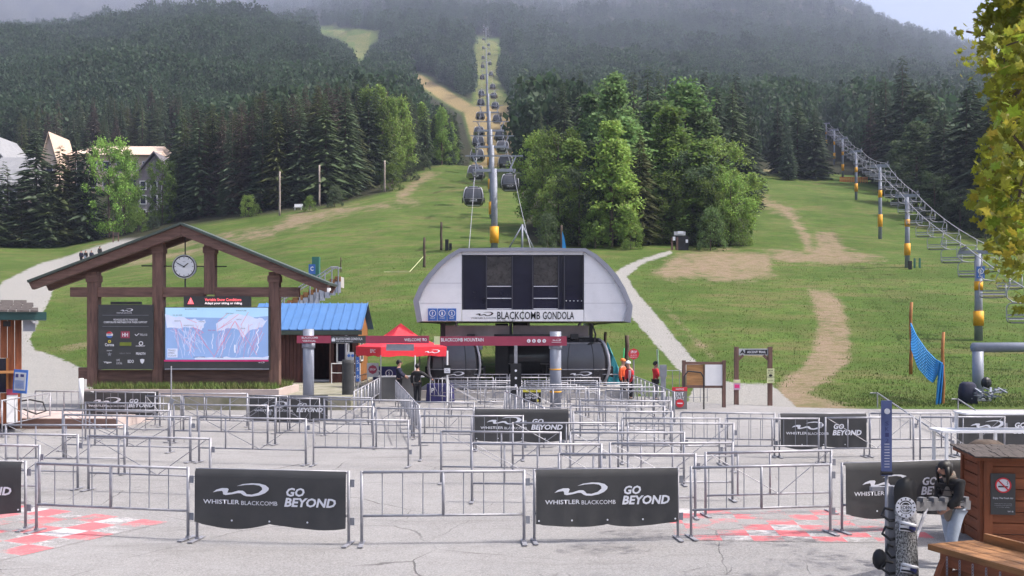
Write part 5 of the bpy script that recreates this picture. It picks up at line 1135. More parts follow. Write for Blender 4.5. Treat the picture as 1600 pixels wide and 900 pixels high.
# ------------------------------------------------------------------ kiosk at the left edge
Yk = 31.; t = thing('kiosk', 'red brown wooden kiosk with green roof edge at the left frame edge', 'kiosk', (X(0, Yk), Yk, .3), R(25)); kq = lambda px, py, Y=Yk: (px / F * Y, Zp(py, Y) - .3)
xw = kq(30, 0)[0]; ze = kq(0, 499)[1]
xs = -3.2; 
while xs < xw - .01:
    w_ = min(.2, xw - xs); win = -.42 < xs < .2
    if win:
        MB().box((xs + w_ / 2, 0, .46), (w_ - .012, .06, .92)).build('board', M['redwood_z'], t); MB().box((xs + w_ / 2, 0, (ze + 1.98) / 2), (w_ - .012, .06, ze - 1.98)).build('board', M['redwood_z'], t)
    else: MB().box((xs + w_ / 2, 0, ze / 2), (w_ - .012, .06, ze)).build('board', M['redwood_z'], t)
    xs += .2
MB().box((xw - .03, .85, ze / 2), (.05, 1.6, ze)).build('side_wall', M['redwood_z'], t)
fo = MB().box((-.1, -.02, 1.45), (.06, .09, 1.06)).box((.2, -.02, 1.45), (.06, .09, 1.06)).box((-.45, -.02, 1.45), (.06, .09, 1.06)).build('window', M['orange_wood_z'], t); MB().box((-.1, .02, 1.45), (.66, .03, 1.04)).build('pane', M['glass_dark'], fo)
MB().box((-1.3, -.2, kq(0, 581)[1]), (3.9, .45, .07)).build('counter_shelf', M['orange_wood'], t); MB().box((xw - .25, -.06, .45), (.3, .05, .85)).build('white_panel', M['white'], t); MB().box((xw - .25, -.09, .95), (.3, .03, .18)).build('red_panel', M['red_sign'], t)
MB().box((-1.4, .9, ze + .1), (kq(54, 0)[0] + 4.3, 3.4, .24)).build('roof_edge', M['green_fascia'], t)
b_x0, b_x1 = -3.6, kq(54, 0)[0] + .72
for r_ in range(4):
    y0 = -.85 + r_ * .42; z0 = ze + .22 + r_ * .085; x = b_x0; 
    while x < kq(50 - r_ * 5, 0)[0]:
        w_ = RNG.uniform(.22, .4); MB().box((x + w_ / 2, y0 + .2, z0 + .07), (w_ - .015, .5, .035), 0, .2).build('shingle', M['shake'], t); x += w_
MB().box((xw + .22, -.3, kq(0, 512)[1] + .1), (.34, .5, .42)).build('grey_box', M['steel_dull'], t); MB().box((kq(10, 0)[0], -.3, kq(0, 506)[1]), (.2, .22, .16)).build('flood_lamp', M['dark'], t); MB().tube([(kq(42, 0)[0], -.6, ze + .05), (kq(48, 0)[0], -.75, ze - .08), (kq(52, 0)[0], -.7, ze - .1)], .04, 6).build('camera_arm', M['white'], t)
Yb2 = 29.6; t = thing('blue_notice_stand', 'tilted blue framed notice on a stand in front of the left kiosk', 'sign', (X(32, Yb2), Yb2, 0)); z_ = Zp(596, Yb2); MB().box((0, 0, z_), (.40, .04, .68), 0, 0, R(4)).build('panel', M['blue_sign'], t); MB().box((0, -.025, z_ - .0), (.32, .02, .52), 0, 0, R(4)).build('sheet', M['light_grey'], t)
for i in range(7): MB().box((-.01, -.04, z_ + .02 - i * .035), (.26, .01, .012), 0, 0, R(4)).build('text_line', M['blue_sign'], t)
MB().box((-.08, -.04, z_ + .17), (.08, .01, .1), 0, 0, R(4)).box((.07, -.04, z_ + .17), (.1, .01, .08), 0, 0, R(4)).build('picture', M['navy'], t)
MB().cyl((0, .03, .3), (0, .03, z_), .02, n=6).build('leg', M['steel_dull'], t)
o = MB().tube([(-.35, 0, 0), (-.5, 0, .25), (-.25, 0, .45), (.1, 0, .5), (.5, 0, .42), (.6, 0, .15), (.3, 0, .05), (-.1, 0, .2)], .025, 6).build('bike_rack', M['dark']); o.location = (X(42, 32), 32, .45); tag(o, 'dark curved pipe bike rack on the pink slab', 'bike rack')
t = thing('white_tube_post', 'thick white tube slipped over a thin steel post at the left', 'post', (X(129, 27), 27, 0)); MB().cyl((0, 0, 0), (0, 0, Zp(592, 27)), .02, n=8).build('post', M['steel'], t); MB().cyl((-.02, -.02, Zp(631, 27)), (-.03, -.02, Zp(591, 27)), .06, n=12).build('tube', M['white'], t, True)
t = thing('thin_post', 'thin steel post with a small tilted plate in front of the map', 'post', (X(267.5, 31), 31, 0)); MB().cyl((0, 0, 0), (0, 0, Zp(572, 31)), .022, n=8).build('pole', M['steel'], t); MB().box((.02, -.03, Zp(627, 31)), (.13, .02, .17), 0, 0, .5).build('plate', M['steel_dull'], t)
# ------------------------------------------------------------------ hotel buildings at the left, beyond the trees
def wins(t, x0, x1, z0, z1, nx, nz, y, fm=M['white'], gm=M['glass_dark'], sx=.55, sz=.6):
    dx = (x1 - x0) / nx; dz = (z1 - z0) / nz
    for i in range(nx):
        for j in range(nz):
            cx_ = x0 + dx * (i + .5); cz_ = z0 + dz * (j + .5); f = MB()
            for s in (-1, 1): f.box((cx_ + s * dx * sx / 2, y, cz_), (.18, .14, dz * sz + .18)).box((cx_, y, cz_ + s * dz * sz / 2), (dx * sx - .18, .14, .18))
            fo = f.build('window', fm, t); MB().box((cx_, y + .05, cz_), (dx * sx - .16, .04, dz * sz - .16)).build('pane', gm, fo)
def lodge(name, lab, px0, px1, pyb, pye, pyr, Y, dep, wall, roof, gable='x', lower=None, nx=3, nz=2, over=.8, winrange=None):
    x0, x1 = X(px0, Y), X(px1, Y); xm_ = (x0 + x1) / 2; zb, ze_, zr_ = Zp(pyb, Y), Zp(pye, Y), Zp(pyr, Y); t = thing(name, lab, 'building', (xm_, Y, zb)); w_ = (x1 - x0) / 2; he = ze_ - zb; hr = zr_ - zb
    if gable == 'x':
        poly = [(-w_, 0), (w_, 0), (w_, he), (0, hr - .3), (-w_, he)]; MB().prism(poly, 0, dep).build('wall', wall, t)
        for s in (-1, 1):
            b = MB(); k_ = (hr - he) / w_; b.prism([(0, hr + .1), (0, hr + .5), (s * (w_ + over), he - k_ * over + .5), (s * (w_ + over), he - k_ * over + .1)], -over, dep + over); b.build('roof', roof, t)
    else:
        MB().box((0, dep / 2, he / 2), (2 * w_, dep, he)).build('wall', wall, t); b = MB(); b.add([(-w_ - over, -over, he), (w_ + over, -over, he), (w_ * .8, dep / 2, hr), (-w_ * .8, dep / 2, hr), (w_ + over, dep + over, he), (-w_ - over, dep + over, he)], [(0, 1, 2, 3), (1, 4, 2), (4, 5, 3, 2), (5, 0, 3), (0, 5, 4, 1)]); b.build('roof', roof, t)
    if lower: MB().box((0, -.15, he * .28), (2 * w_ + .1, .3, he * .56)).build('stone_base', lower, t)
    if nx: wr_ = winrange or (-w_ * .9, w_ * .9, he * .08, he * .95); wins(t, *wr_, nx, nz, -.36 if lower else -.08)
    return t
lodge('stone_lodge', 'stone and timber lodge gable showing between the trees at left', 213, 270, 352, 275, 240, 236, 14, M['soffit'], M['slate'], 'x', M['stone'], 3, 3)
lodge('peach_roof_hotel', 'large hotel with peach coloured roof behind the left trees', 108, 246, 330, 243, 216, 292, 26, M['cream'], M['peach'], 'y', None, 6, 3, 1.5)
lodge('peak_gable_house', 'steep peach gable rising between the left conifers', 67, 88, 300, 245, 209, 286, 12, M['cream'], M['peach'], 'x', None, 1, 1)
lodge('metal_roof_house', 'house with pale grey metal roof at the left frame edge', -34, 34, 330, 290, 236, 215, 16, M['soffit'], M['greyroof'], 'y', None, 3, 1)
lodge('metal_roof_house', 'taller grey roofed house cut by the left frame edge behind the other', -60, 8, 330, 250, 208, 250, 16, M['soffit'], M['greyroof'], 'x', None, 2, 2)
p = ground_at(181, 378); t = thing('wooden_board_sign', 'small wooden board sign beside the gravel road at left', 'sign', p); s_ = p.y / F
for dx in (-4, 4): MB().box((dx * s_, 0, 7 * s_), (.18, .18, 16 * s_)).build('post', M['timber'], t)
MB().box((0, 0, 12 * s_), (10 * s_, .12, 6 * s_)).build('board', M['shake'], t)
p = ground_at(466, 328); o = MB().box((0, 0, .5), (1.6, .6, .12)).box((0, .35, .9), (1.6, .08, .5)).box((-.6, 0, .2), (.12, .5, .5)).box((.6, 0, .2), (.12, .5, .5)).build('white_bench', M['white']); o.location = p; tag(o, 'pale bench at the forest edge beyond the dirt track', 'bench')
p = ground_at(1334, 285); b = MB()
for k in range(13): b.box((-3.2 + k * .53, .0, .55), (.10, .08, 1.4))
for k in range(6): b.box((0, 0, .2 + k * .2), (6.4, .03, .11))
o = b.build('orange_fence', M['orange_net']); o.location = p; tag(o, 'orange safety fence below the chairlift towers', 'fence')
for i, (px, Yf) in enumerate(((806, 420), (811, 420))): 
    x = X(px, Yf); z0 = H(x, Yf); zt_ = Zp(162, Yf); o = MB().cyl((0, 0, -1), (0, 0, zt_ - z0), .22, n=6).box((0, 0, zt_ - z0), (1.2, .5, .4)).build('light_pole', M['white']); o.location = (x, Yf, z0); tag(o, f'tall pale light pole far up the run right of the gondola line, {("left one", "right one")[i]}', 'pole', 'light poles far up the run')
M['lip'] = mat('lip', (.30, .13, .11), .5)
# ------------------------------------------------------------------ people
def skin_mesh(name, joints, edges, radii, m, sub=2, root=0):
    me = bpy.data.meshes.new('sk'); me.from_pydata(joints, edges, []); o = bpy.data.objects.new('sk', me); C.objects.link(o)
    md_ = o.modifiers.new('s', 'SKIN'); md_.use_smooth_shade = True; 
    if sub: o.modifiers.new('d', 'SUBSURF').levels = sub
    if not me.skin_vertices: 
        bpy.context.view_layer.objects.active = o; o.modifiers.clear(); o.modifiers.new('s', 'SKIN'); o.modifiers[-1].use_smooth_shade = True
        if sub: o.modifiers.new('d', 'SUBSURF').levels = sub
    sv = me.skin_vertices[0].data
    for i, r in enumerate(radii): sv[i].radius = r if hasattr(r, '__len__') else (r, r); sv[i].use_root = (i == root)
    dg = bpy.context.evaluated_depsgraph_get(); dg.update(); r_ = bpy.data.meshes.new_from_object(o.evaluated_get(dg)); bpy.data.objects.remove(o); bpy.data.meshes.remove(me)
    r_.name = name; r_.materials.clear(); r_.materials.append(m); r_.polygons.foreach_set('use_smooth', [True] * len(r_.polygons)); return r_
def person(lab, loc, rz, h, top, legs, hairm, arms=((-.02, .02, .45), (.02, .02, .45)), step=.06, lean=0.0, helmet=None, headdrop=0.0, sub=1, group=None, hair_long=False):
    """faces -y. arms: for left/right the hand position offset (x out, y forward, z height as a fraction of h)"""
    t = thing('person', lab, 'person', loc, rz, group); L = lambda x, y, z: (x * h, y * h - lean * max(0, z - .5) * h * 2, z * h)
    J = [L(0, 0, .53), L(0, -.005, .62), L(0, 0, .73), L(0, 0, .80), L(0, -.006, .845), L(0, -.012 - headdrop * .5, .885 - headdrop * .2), L(0, -.018 - headdrop, .94 - headdrop * .6), L(0, -.012 - headdrop * 1.1, .975 - headdrop)]
    Rr = [(.075, .058), (.068, .052), (.085, .06), (.05, .04), (.032, .032), (.05, .05), (.055, .062), (.032, .036)]
    E = [(i, i + 1) for i in range(7)]; armJ = []; legJ = []
    for s, (ax, ay, az) in zip((-1, 1), arms):
        sh_ = L(s * .105, 0, .785); hand = L(s * (.12 + ax), -ay, az); el = ((sh_[0] + hand[0]) / 2 + s * .03 * h, (sh_[1] + hand[1]) / 2 + .03 * h, (sh_[2] + hand[2]) / 2 - .02 * h)
        k = len(J); J += [sh_, el, hand]; Rr += [.042, .030, .021]; E += [(3, k), (k, k + 1), (k + 1, k + 2)]; armJ.append((k, k + 1, k + 2))
        d = (Vector(hand) - Vector(el)).normalized(); sd_ = Vector((s, 0, 0)); fw = d.cross(sd_).normalized()
        palm = Vector(hand) + d * .035 * h; k2 = len(J); J.append(tuple(palm)); Rr.append((.020, .012)); E.append((k + 2, k2))
        for f_, (off, ln) in enumerate(((-.014, .040), (-.005, .046), (.005, .043), (.013, .034))):
            k3 = len(J); tip = palm + fw * off * h + d * ln * h - sd_ * .010 * h; J.append(tuple(palm + fw * off * h + d * .014 * h)); J.append(tuple(tip)); Rr += [.0062, .005]; E += [(k2, k3), (k3, k3 + 1)]
        k3 = len(J); J.append(tuple(Vector(hand) + d * .02 * h + fw * -.026 * h - sd_ * .006 * h)); Rr.append(.006); E.append((k + 2, k3))
    for s in (-1, 1):
        st_ = step * s; hip = L(s * .052, 0, .50); kn = L(s * .056, -.015 - st_ * .6 - max(0, -st_) * .15, .28); an = L(s * .058, -st_, .045 + max(0, -st_) * .25); toe = L(s * .064, -st_ - .075, .018 + max(0, -st_) * .1)
        k = len(J); J += [hip, kn, an, toe]; Rr += [.058, .040, .027, .02]; E += [(0, k), (k, k + 1), (k + 1, k + 2), (k + 2, k + 3)]; legJ.append(k)
    Rr = [tuple(v * h for v in (r if hasattr(r, '__len__') else (r, r))) for r in Rr]
    ob('body', skin_mesh('body', J, E, Rr, M['skin'], sub), t)
    up = lambda r, f_, a: tuple(v * f_ + a * h for v in r)
    idx = [0, 1, 2, 3]; jj = [J[i] for i in idx]; rj = [up(Rr[i], 1.12, .012) for i in idx]; rj[3] = up(Rr[3], 1.0, .012); ee = [(0, 1), (1, 2), (2, 3)]; jj[0] = (jj[0][0], jj[0][1], jj[0][2] - .05 * h)
    for a in armJ:
        k = len(jj); jj += [J[i] for i in a]; rj += [up(Rr[i], 1.1, .010) for i in a]; ee += [(3, k), (k, k + 1), (k + 1, k + 2)]
    ob('jacket', skin_mesh('jacket', jj, ee, rj, top, sub), t)
    jj = [J[0]]; rj = [up(Rr[0], 1.02, .006)]; ee = []
    for k0_ in legJ:
        k = len(jj); jj += [J[k0_], J[k0_ + 1], J[k0_ + 2]]; rj += [up(Rr[k0_ + i], 1.08, .008) for i in range(3)]; ee += [(0, k), (k, k + 1), (k + 1, k + 2)]
    ob('trousers', skin_mesh('trousers', jj, ee, rj, legs, sub), t)
    for k0_ in legJ: a = Vector(J[k0_ + 2]); c_ = Vector(J[k0_ + 3]); b = MB(); b.sphere(tuple((a + c_) / 2 + Vector((0, .01 * h, -.012 * h))), (.034 * h, .075 * h, .03 * h), 8, 5, -.8); b.build('shoe', M['black'], t, True)
    hc = Vector(J[6]) + Vector((0, .012 * h, .012 * h)); b = MB()
    if helmet: b.sphere(tuple(hc), (.068 * h, .078 * h, .068 * h), 10, 5, -.1); b.build('helmet', helmet, t, True)
    else:
        b.sphere(tuple(hc), (.059 * h, .066 * h, .060 * h), 12, 8, -.15); b.sphere(tuple(hc + Vector((0, .018 * h, -.012 * h))), (.057 * h, .054 * h, .058 * h), 12, 8, -.9)
        if hair_long: b.sphere(tuple(hc + Vector((0, .022 * h, -.02 * h))), (.064 * h, .052 * h, .085 * h), 14, 10, -.98)
        if hair_long: b.tube([tuple(hc + Vector((0, .03 * h, .02 * h))), tuple(hc + Vector((0, .052 * h, -.05 * h))), tuple(hc + Vector((0.0, .05 * h, -.15 * h)))], .055 * h, 10, .02 * h); b.tube([tuple(hc + Vector((.045 * h, -.022 * h, .01))), tuple(hc + Vector((.056 * h, -.028 * h, -.06 * h))), tuple(hc + Vector((.05 * h, -.02 * h, -.15 * h)))], .026 * h, 8, .010 * h); b.tube([tuple(hc + Vector((-.045 * h, -.022 * h, .0))), tuple(hc + Vector((-.056 * h, -.028 * h, -.06 * h))), tuple(hc + Vector((-.05 * h, -.02 * h, -.15 * h)))], .026 * h, 8, .010 * h)
        b.build('hair', hairm, t, True)
    f_ = Vector(J[6]); b = MB()
    for s in (-1, 1): b.sphere((f_.x + s * .022 * h, f_.y - .056 * h, f_.z + .004 * h), .008 * h, 6, 4)
    b.build('eyes', M['black'], t); MB().tube([(f_.x, f_.y - .055 * h, f_.z + .004 * h), (f_.x, f_.y - .074 * h, f_.z - .02 * h), (f_.x, f_.y - .055 * h, f_.z - .024 * h)], .008 * h, 6).build('nose', M['skin'], t, True)
    MB().box((f_.x, f_.y - .055 * h, f_.z - .038 * h), (.026 * h, .008 * h, .005 * h)).build('mouth', M['lip'], t)
    return t
person('person in a navy jacket standing at the counter, facing right', (X(623, 44.2), 44.2, 0), R(90), 1.80, M['jacket_navy'], M['trouser_dark'], M['hair'], ((-.06, .16, .60), (-.06, .16, .62)), .02)
person('person in black seen from behind, reaching right under the tent', (X(652, 43.2), 43.2, 0), R(170), 1.68, M['jacket_black'], M['trouser_dark'], M['hair'], ((.22, .08, .62), (.02, .05, .50)), .02)
t = person('person in an orange jacket at the end of the maze beside the STOP sign', (X(973, 46.5), 46.5, 0), R(60), 1.78, M['jacket_orange'], M['trouser_dark'], M['hair'], step=.02, helmet=M['orange_net'])
MB().box((.12, .0, 2.0), (.06, .03, .55), 0, 0, .15).build('green_ski_tip', mat('green_print', (.05, .5, .2), .5), t)
t = person('person in a red jacket with white stripes bending next to the one in orange', (X(986, 45.8), 45.8, 0), R(-60), 1.70, M['jacket_red'], M['trouser_dark'], M['hair'], ((-.03, .12, .5), (-.03, .10, .46)), .03, lean=.10, helmet=M['white'])
for k in range(2): MB().box((.10 + k * .1, -.18, 1.05), (.03, .03, .55), 0, .2, .3).build('stripe', wp, t)
t = person('person in a red vest carrying a pair of green and white skis', (X(1024, 45.), 45., 0), R(100), 1.72, M['jacket_red'], M['trouser_dark'], M['hair'], ((-.04, .12, .60), (-.04, .14, .7)), .03)
for k in range(2): MB().box((-.16 + k * .06, -.1, 1.5), (.07, .03, 1.5), 0, -.06, .07).box((-.2 + k * .06, -.06, 2.12), (.07, .02, .24), 0, -.06, .07).build('ski', wp if k else mat('pale_green_ski', (.3, .5, .3), .5), t)
for i, (px, rz) in enumerate(((127, 10), (134, -20), (143, 15), (156, 200))):
    p = ground_at(px, 410 if px < 150 else 403); lab = ['leftmost of the walkers on the gravel road', 'second walker from the left on the gravel road', 'third walker from the left on the gravel road', 'walker on the gravel road standing apart at right'][i]
    person(lab, p, R(rz), 1.8, (M['jacket_navy'], M['jacket_black'], M['jacket_navy'], M['jacket_black'])[i], (M['trouser_dark'], M['jeans'], M['trouser_dark'], M['trouser_dark'])[i], M['hair'], step=.06, sub=0, group='walkers on the gravel road')
wo = person('person with long dark hair, dark puffer jacket and pale jeans walking behind the rack', (X(1488, 13.7), 13.7, 0), R(-62), 1.46, M['jacket_black'], M['jeans'], M['hair'], ((-.02, .06, .55), (-.05, .15, .56)), .10, lean=.06, headdrop=.05, sub=2, hair_long=True)
h_ = 1.46; b = MB(); b.sphere((.03, -.13, .86), (.075, .05, .24), 12, 8, -.98); b.build('tan_bag', M['tan_cloth'], wo, True)
MB().tube([(.1, -.12, 1.0), (.11, -.04, 1.17), (.02, .08, 1.15), (-.1, .05, .95)], .02, 6).build('bag_strap', M['tan_cloth'], wo)
MB().tube([(-.08, -.06, 1.22), (0, -.14, 1.17), (.08, -.06, 1.22), (0, .02, 1.25), (-.08, -.06, 1.22)], .035, 8).build('scarf', M['tan_cloth'], wo, True)
for k in range(5):
    z = .80 + k * .08; b = MB(); b.ring(0, 0, .15, .165, 0, 16, .012); o = b.build('quilt_seam', M['black'], wo); o.rotation_euler = (R(90), 0, 0); o.location = (0, -.02 - .06 * max(0, z - .8), z)
# ------------------------------------------------------------------ ski rack, snowboard, bench, hut in the right foreground
Yr = 12.7
M['rail_grey'] = mat('rail_grey', (.15, .15, .16), .55, .2, .2, 6, dirt=.3)
rk = thing('ski_rack', 'grey metal ski rack with slotted rail at lower right', 'ski rack', (X(1392, Yr), Yr, 0)); rx = lambda px, Y=Yr: X(px, Y) - X(1392, Yr)
MB().box((0, 0, .62), (.10, .10, 1.24)).build('upright', M['steel_dull'], rk); MB().box((.12, .08, .60), (.07, .07, 1.2)).build('upright', M['steel_dull'], rk)
MB().cyl((-.075, -.06, 0), (-.075, -.06, Zp(738, Yr)), .022, n=8).build('pole', M['steel'], rk, True)
ra = Vector((.02, .0, .98)); rb = Vector((X(1514, 13.9) - X(1392, Yr), 13.9 - Yr, Zp(789, 13.9)))
MB().bar(ra, rb, .05, .12).build('rail', M['rail_grey'], rk); MB().bar(ra + Vector((0, .1, .02)), rb + Vector((0, .1, .02)), .04, .10).build('rail', M['rail_grey'], rk)
for k in range(7): u = (k + .5) / 7; c_ = ra.lerp(rb, u); MB().box((c_.x, c_.y - .02, c_.z + .085), (.09, .08, .06), math.atan2(rb.y - ra.y, rb.x - ra.x)).build('slot_tab', M['rail_grey'], rk)
MB().cyl((X(1463, 13.0) - X(1392, Yr), .55, .93), (X(1420, 12.9) - X(1392, Yr), .1, .42), .022, n=8).build('brace', M['steel'], rk)
MB().box((-.05, .05, 1.20), (.40, .06, .05), .2).build('top_arm', M['steel'], rk); MB().box((.13, -.04, 1.18), (.26, .1, .12), .15).build('clamp', M['steel'], rk)
for z, dx in ((.95, -.16), (.72, -.15), (.5, -.1), (.3, -.17)): MB().tube([(0, -.06, z), (dx * .7, -.1, z + .03), (dx, -.12, z - .05), (dx * .4, -.14, z - .12), (.12, -.1, z - .1)], .018, 6).build('strap', M['black'], rk)
MB().sphere((-.16, -.05, .34), (.09, .08, .13), 10, 6, -.98).build('black_pad', M['black'], rk, True)
MB().box((.16, .0, .75), (.06, .1, .3)).build('hanger_plate', M['light_grey'], rk)
t = thing('ski_sign', 'tall narrow blue ski shaped sign with lettering on top of the rack pole', 'sign', (X(1385, Yr - .1), Yr - .1, Zp(741, Yr)))
hs = (741 - 625) / F * Yr; b = MB(); b.box((0, 0, hs / 2), (.125, .03, hs)); b.build('panel', mat('ski_blue', (.10, .13, .30), .45, 0, .25, 2, dirt=.2), t); MB().disc(0, hs - .13, .035, -.03, 16).build('emblem', wp, t)
for k, ch_ in enumerate('SKI2'): 
    o = text(t, ch_, 0, hs - .28 - k * .07, .045, .05, M['navy'], -.022)
for k in range(9): MB().box((-.0, -.018, hs * .42 - k * .035), (.06, .01, .006)).build('tick_mark', wp, t)
MB().cyl((-.07, .0, .03), (.07, 0, .03), .028, n=8).build('clamp', M['black'], t)
# snowboard
Ysb = 12.5; sb = thing('snowboard', 'black and white snowboard with two bindings leaning on the rack', 'snowboard', (X(1417.5, Ysb), Ysb - .02, .02)); sb.rotation_euler = (R(-4), 0, 0)
Lb = 1.36; prof = []
for i in range(33):
    v = i / 32; z = Lb * v; wd = .145 - .014 * math.sin(math.pi * v)
    if v > .86: wd *= math.sqrt(max(0, 1 - ((v - .86) / .14) ** 2))
    if v < .12: wd *= math.sqrt(max(0, 1 - ((.12 - v) / .12) ** 2))
    prof.append((max(wd, .002), z))
b = MB(); n = len(prof); curve = lambda v: -.05 * max(0, (v - .84) / .16) ** 2 - .04 * max(0, (.12 - v) / .12) ** 2
vs = [];
for wd, z in prof:
    y = -curve(z / Lb) * -1
    vs += [(-wd, y, z), (wd, y, z), (-wd, y + .012, z), (wd, y + .012, z)]
fs = []
for i in range(n - 1): a = 4 * i; c_ = a + 4; fs += [(a, a + 1, c_ + 1, c_), (a + 2, c_ + 2, c_ + 3, a + 3), (a, c_, c_ + 2, a + 2), (a + 1, a + 3, c_ + 3, c_ + 1)]
b.add(vs, fs)
m, tt, bs = newmat('snowboard_graphic'); P = tt.add('TexCoord').outputs['Object']; sx_ = tt.add('SeparateXYZ'); tt.link(P, sx_.inputs[0])
nz1 = tt.ramp(tt.noise(tt.mapping(P, (1, 1, .5)), 60, 5, .8), .46, .54); nz2 = tt.ramp(tt.noise(P, 14, 5, .7), .42, .55); lowm = tt.ramp(sx_.outputs['Z'], .78, .84)
cc = tt.mix(nz1, (.02, .02, .022), (.36, .36, .36)); cc = tt.mix(tt.ramp(sx_.outputs['Z'], .70, .78), cc, tt.mix(nz2, (.05, .05, .06), (.5, .5, .52))); cc = tt.mix(tt.ramp(sx_.outputs['Z'], .98, 1.02), cc, (.012, .012, .014)); tt.link(cc, bs.inputs['Base Color']); bs.inputs['Roughness'].default_value = .35
b.build('board', m, sb, True)
MB().ring(0, .98, .085, .125, -.006, 28, .004).build('ring', wp, sb); MB().ring(0, .98, .06, .07, -.006, 24, .004).build('ring', wp, sb)
for k in range(12): a = k * math.pi / 6; MB().box((.105 * math.sin(a), -.009, .98 + .105 * math.cos(a)), (.014, .004, .02), 0, 0, a).build('ring_mark', M['black'], sb)
MB().box((0, -.006, .98), (.19, .004, .06)).build('nameband', wp, sb); text(sb, 'EDEN', 0, .98, .13, .045, M['black'], -.011, .02)
for zb in (.74, .24):
    bi = bpy.data.objects.new('binding', None); C.objects.link(bi); bi.parent = sb; bi.location = (.0, -.01, zb); bi.rotation_euler = (0, R(8), 0); bi.scale = (.74, .8, .8)
    MB().box((0, -.02, 0), (.24, .03, .12)).build('base', wp, bi); b = MB(); b.tube([(-.11, -.03, .06), (-.10, -.12, .07), (0, -.17, .06), (.10, -.12, .05), (.11, -.03, .04)], .025, 8); b.build('highback', M['white'], bi, True)
    MB().sphere((.07, -.07, .0), (.05, .07, .06), 10, 6, -.98).build('toe_cup', M['navy'], bi, True)
    for k in range(2): MB().tube([(-.11, -.03, -.03 + .07 * k), (-.05, -.11, -.02 + .07 * k), (.06, -.12, -.03 + .07 * k), (.12, -.03, -.05 + .07 * k)], .016, 6).build('strap', M['black'], bi)
# bench
A = Vector((X(1449, 12.5), 12.5, 0)); B = Vector((X(1482, 13.15), 13.15, 0)); dirv = Vector((.50, -1.38, 0)).normalized(); perp = Vector((-dirv.y, dirv.x, 0)); zt = Zp(850, 12.5)
bn = thing('bench', 'orange stained heavy timber bench with hanging chains at lower right', 'bench', A); rzb = math.atan2(dirv.y, dirv.x); bn.rotation_euler = (0, 0, rzb)      # local +x along the bench, +y toward its back
wdt = abs((B - A).dot(perp)); Lb_ = 3.4; n_p = 3; pw = wdt / n_p
for k in range(n_p): MB().box((Lb_ / 2, pw * (k + .5), zt - .035), (Lb_, pw - .012, .07)).build('plank', M['orange_wood'], bn)
MB().box((Lb_ / 2 + .1, wdt + .03, zt + .02), (Lb_ - .1, .05, .17)).build('back_board', M['orange_wood'], bn)
MB().box((Lb_ / 2 + .05, .04, zt - .14), (Lb_ - .3, .06, .14)).build('apron', M['redwood'], bn)
for xx in (.25, 2.6):
    MB().bar((xx, .12, zt - .07), (xx - .06, -.06, 0), .14, .12).build('leg', M['redwood_z'], bn); MB().bar((xx, wdt - .1, zt - .07), (xx - .02, wdt + .06, 0), .14, .12).build('leg', M['redwood_z'], bn); MB().bar((xx, .05, .22), (xx, wdt - .0, .22), .08, .10).build('cross_bar', M['redwood_z'], bn)
for k in range(5):
    xx = .35 + k * .2; cb = MB()
    for j in range(8):
        z = zt - .10 - j * .034; cb.tube([(xx + .010 * math.cos(a) * (1 if j % 2 else .2), -.025 + .010 * math.cos(a) * (.2 if j % 2 else 1), z + .022 * math.sin(a)) for a in np.linspace(0, 2 * math.pi, 8)], .0045, 4)
    cb.build('chain', M['steel_dull'], bn)
MB().bar((1.4, wdt - .25, zt + .07), (2.6, wdt - .3, zt + .09), .05, .04).build('metal_bar', M['dark'], bn)
# hut (bin enclosure) with shake roof
hx, hy = X(1537, 15.0), 15.0; hut = thing('wooden_hut', 'small red brown wooden hut with shake roof and no smoking poster', 'hut', (hx, hy, 0), R(-8)); Hh = 1.26; dp, wd = .95, 2.1
k = 0; z = .02
while z < Hh - .02:
    hb = min(.165, Hh - z); pr = RNG.uniform(-.006, .006)
    MB().box((wd / 2, -.012 + pr, z + hb / 2), (wd, .035, hb - .012), 0, R(3)).build('siding_board', M['redwood'], hut); o = MB().box((0, 0, 0), (dp, .035, hb - .012), 0, R(3)).build('siding_board', M['redwood'], hut); o.rotation_euler = (0, 0, R(-90)); o.location = (-.012 + pr, dp / 2, z + hb / 2); z += .165
MB().box((.05, -.03, Hh / 2), (.12, .05, Hh)).build('corner_post', M['redwood_z'], hut); MB().box((-.03, .05, Hh / 2), (.05, .12, Hh)).build('corner_post', M['redwood_z'], hut); MB().box((-.03, dp - .04, Hh / 2), (.05, .1, Hh)).build('corner_post', M['redwood_z'], hut)
MB().box((wd / 2, dp, Hh / 2), (wd, .04, Hh)).build('rear_wall', M['redwood'], hut)
MB().box((wd / 2 - .02, dp / 2, Hh + .035), (wd + .24, dp + .24, .04), 0, R(1)).build('roof_deck', M['redwood'], hut)
for r_ in range(5):
    y0 = -.20 + r_ * .235; z0 = Hh + .065 + (y0 + .1) * math.tan(R(1)); x = -.18
    while x < wd + .1:
        w_ = RNG.uniform(.08, .17); MB().box((x + w_ / 2, y0 + .17 + RNG.uniform(-.015, .015), z0 + RNG.uniform(0, .008) + .01), (w_ - .008, .36, .022), RNG.uniform(-.03, .03), R(4)).build('shingle', M['shake'], hut); x += w_
o = thing('no_smoking_poster', 'black no smoking poster with red circle on the wooden hut', 'poster', (X(1567, 14.9), 14.9, Zp(772, 14.9)), R(-8)); MB().box((0, 0, 0), (.34, .015, .60)).build('sheet', M['board_black'], o)
MB().disc(0, .13, .105, -.014, 28, .006).build('disc', wp, o); MB().ring(0, .13, .092, .112, -.019, 28, .006).build('red_ring', M['red'], o); MB().box((-.01, -.018, .11), (.12, .004, .02)).box((.06, -.018, .11), (.012, .004, .02)).build('cigarette', M['black'], o); MB().tube([(.05, -.018, .14), (.065, -.018, .16), (.05, -.018, .175), (.06, -.018, .19)], .004, 4).build('smoke', M['black'], o)
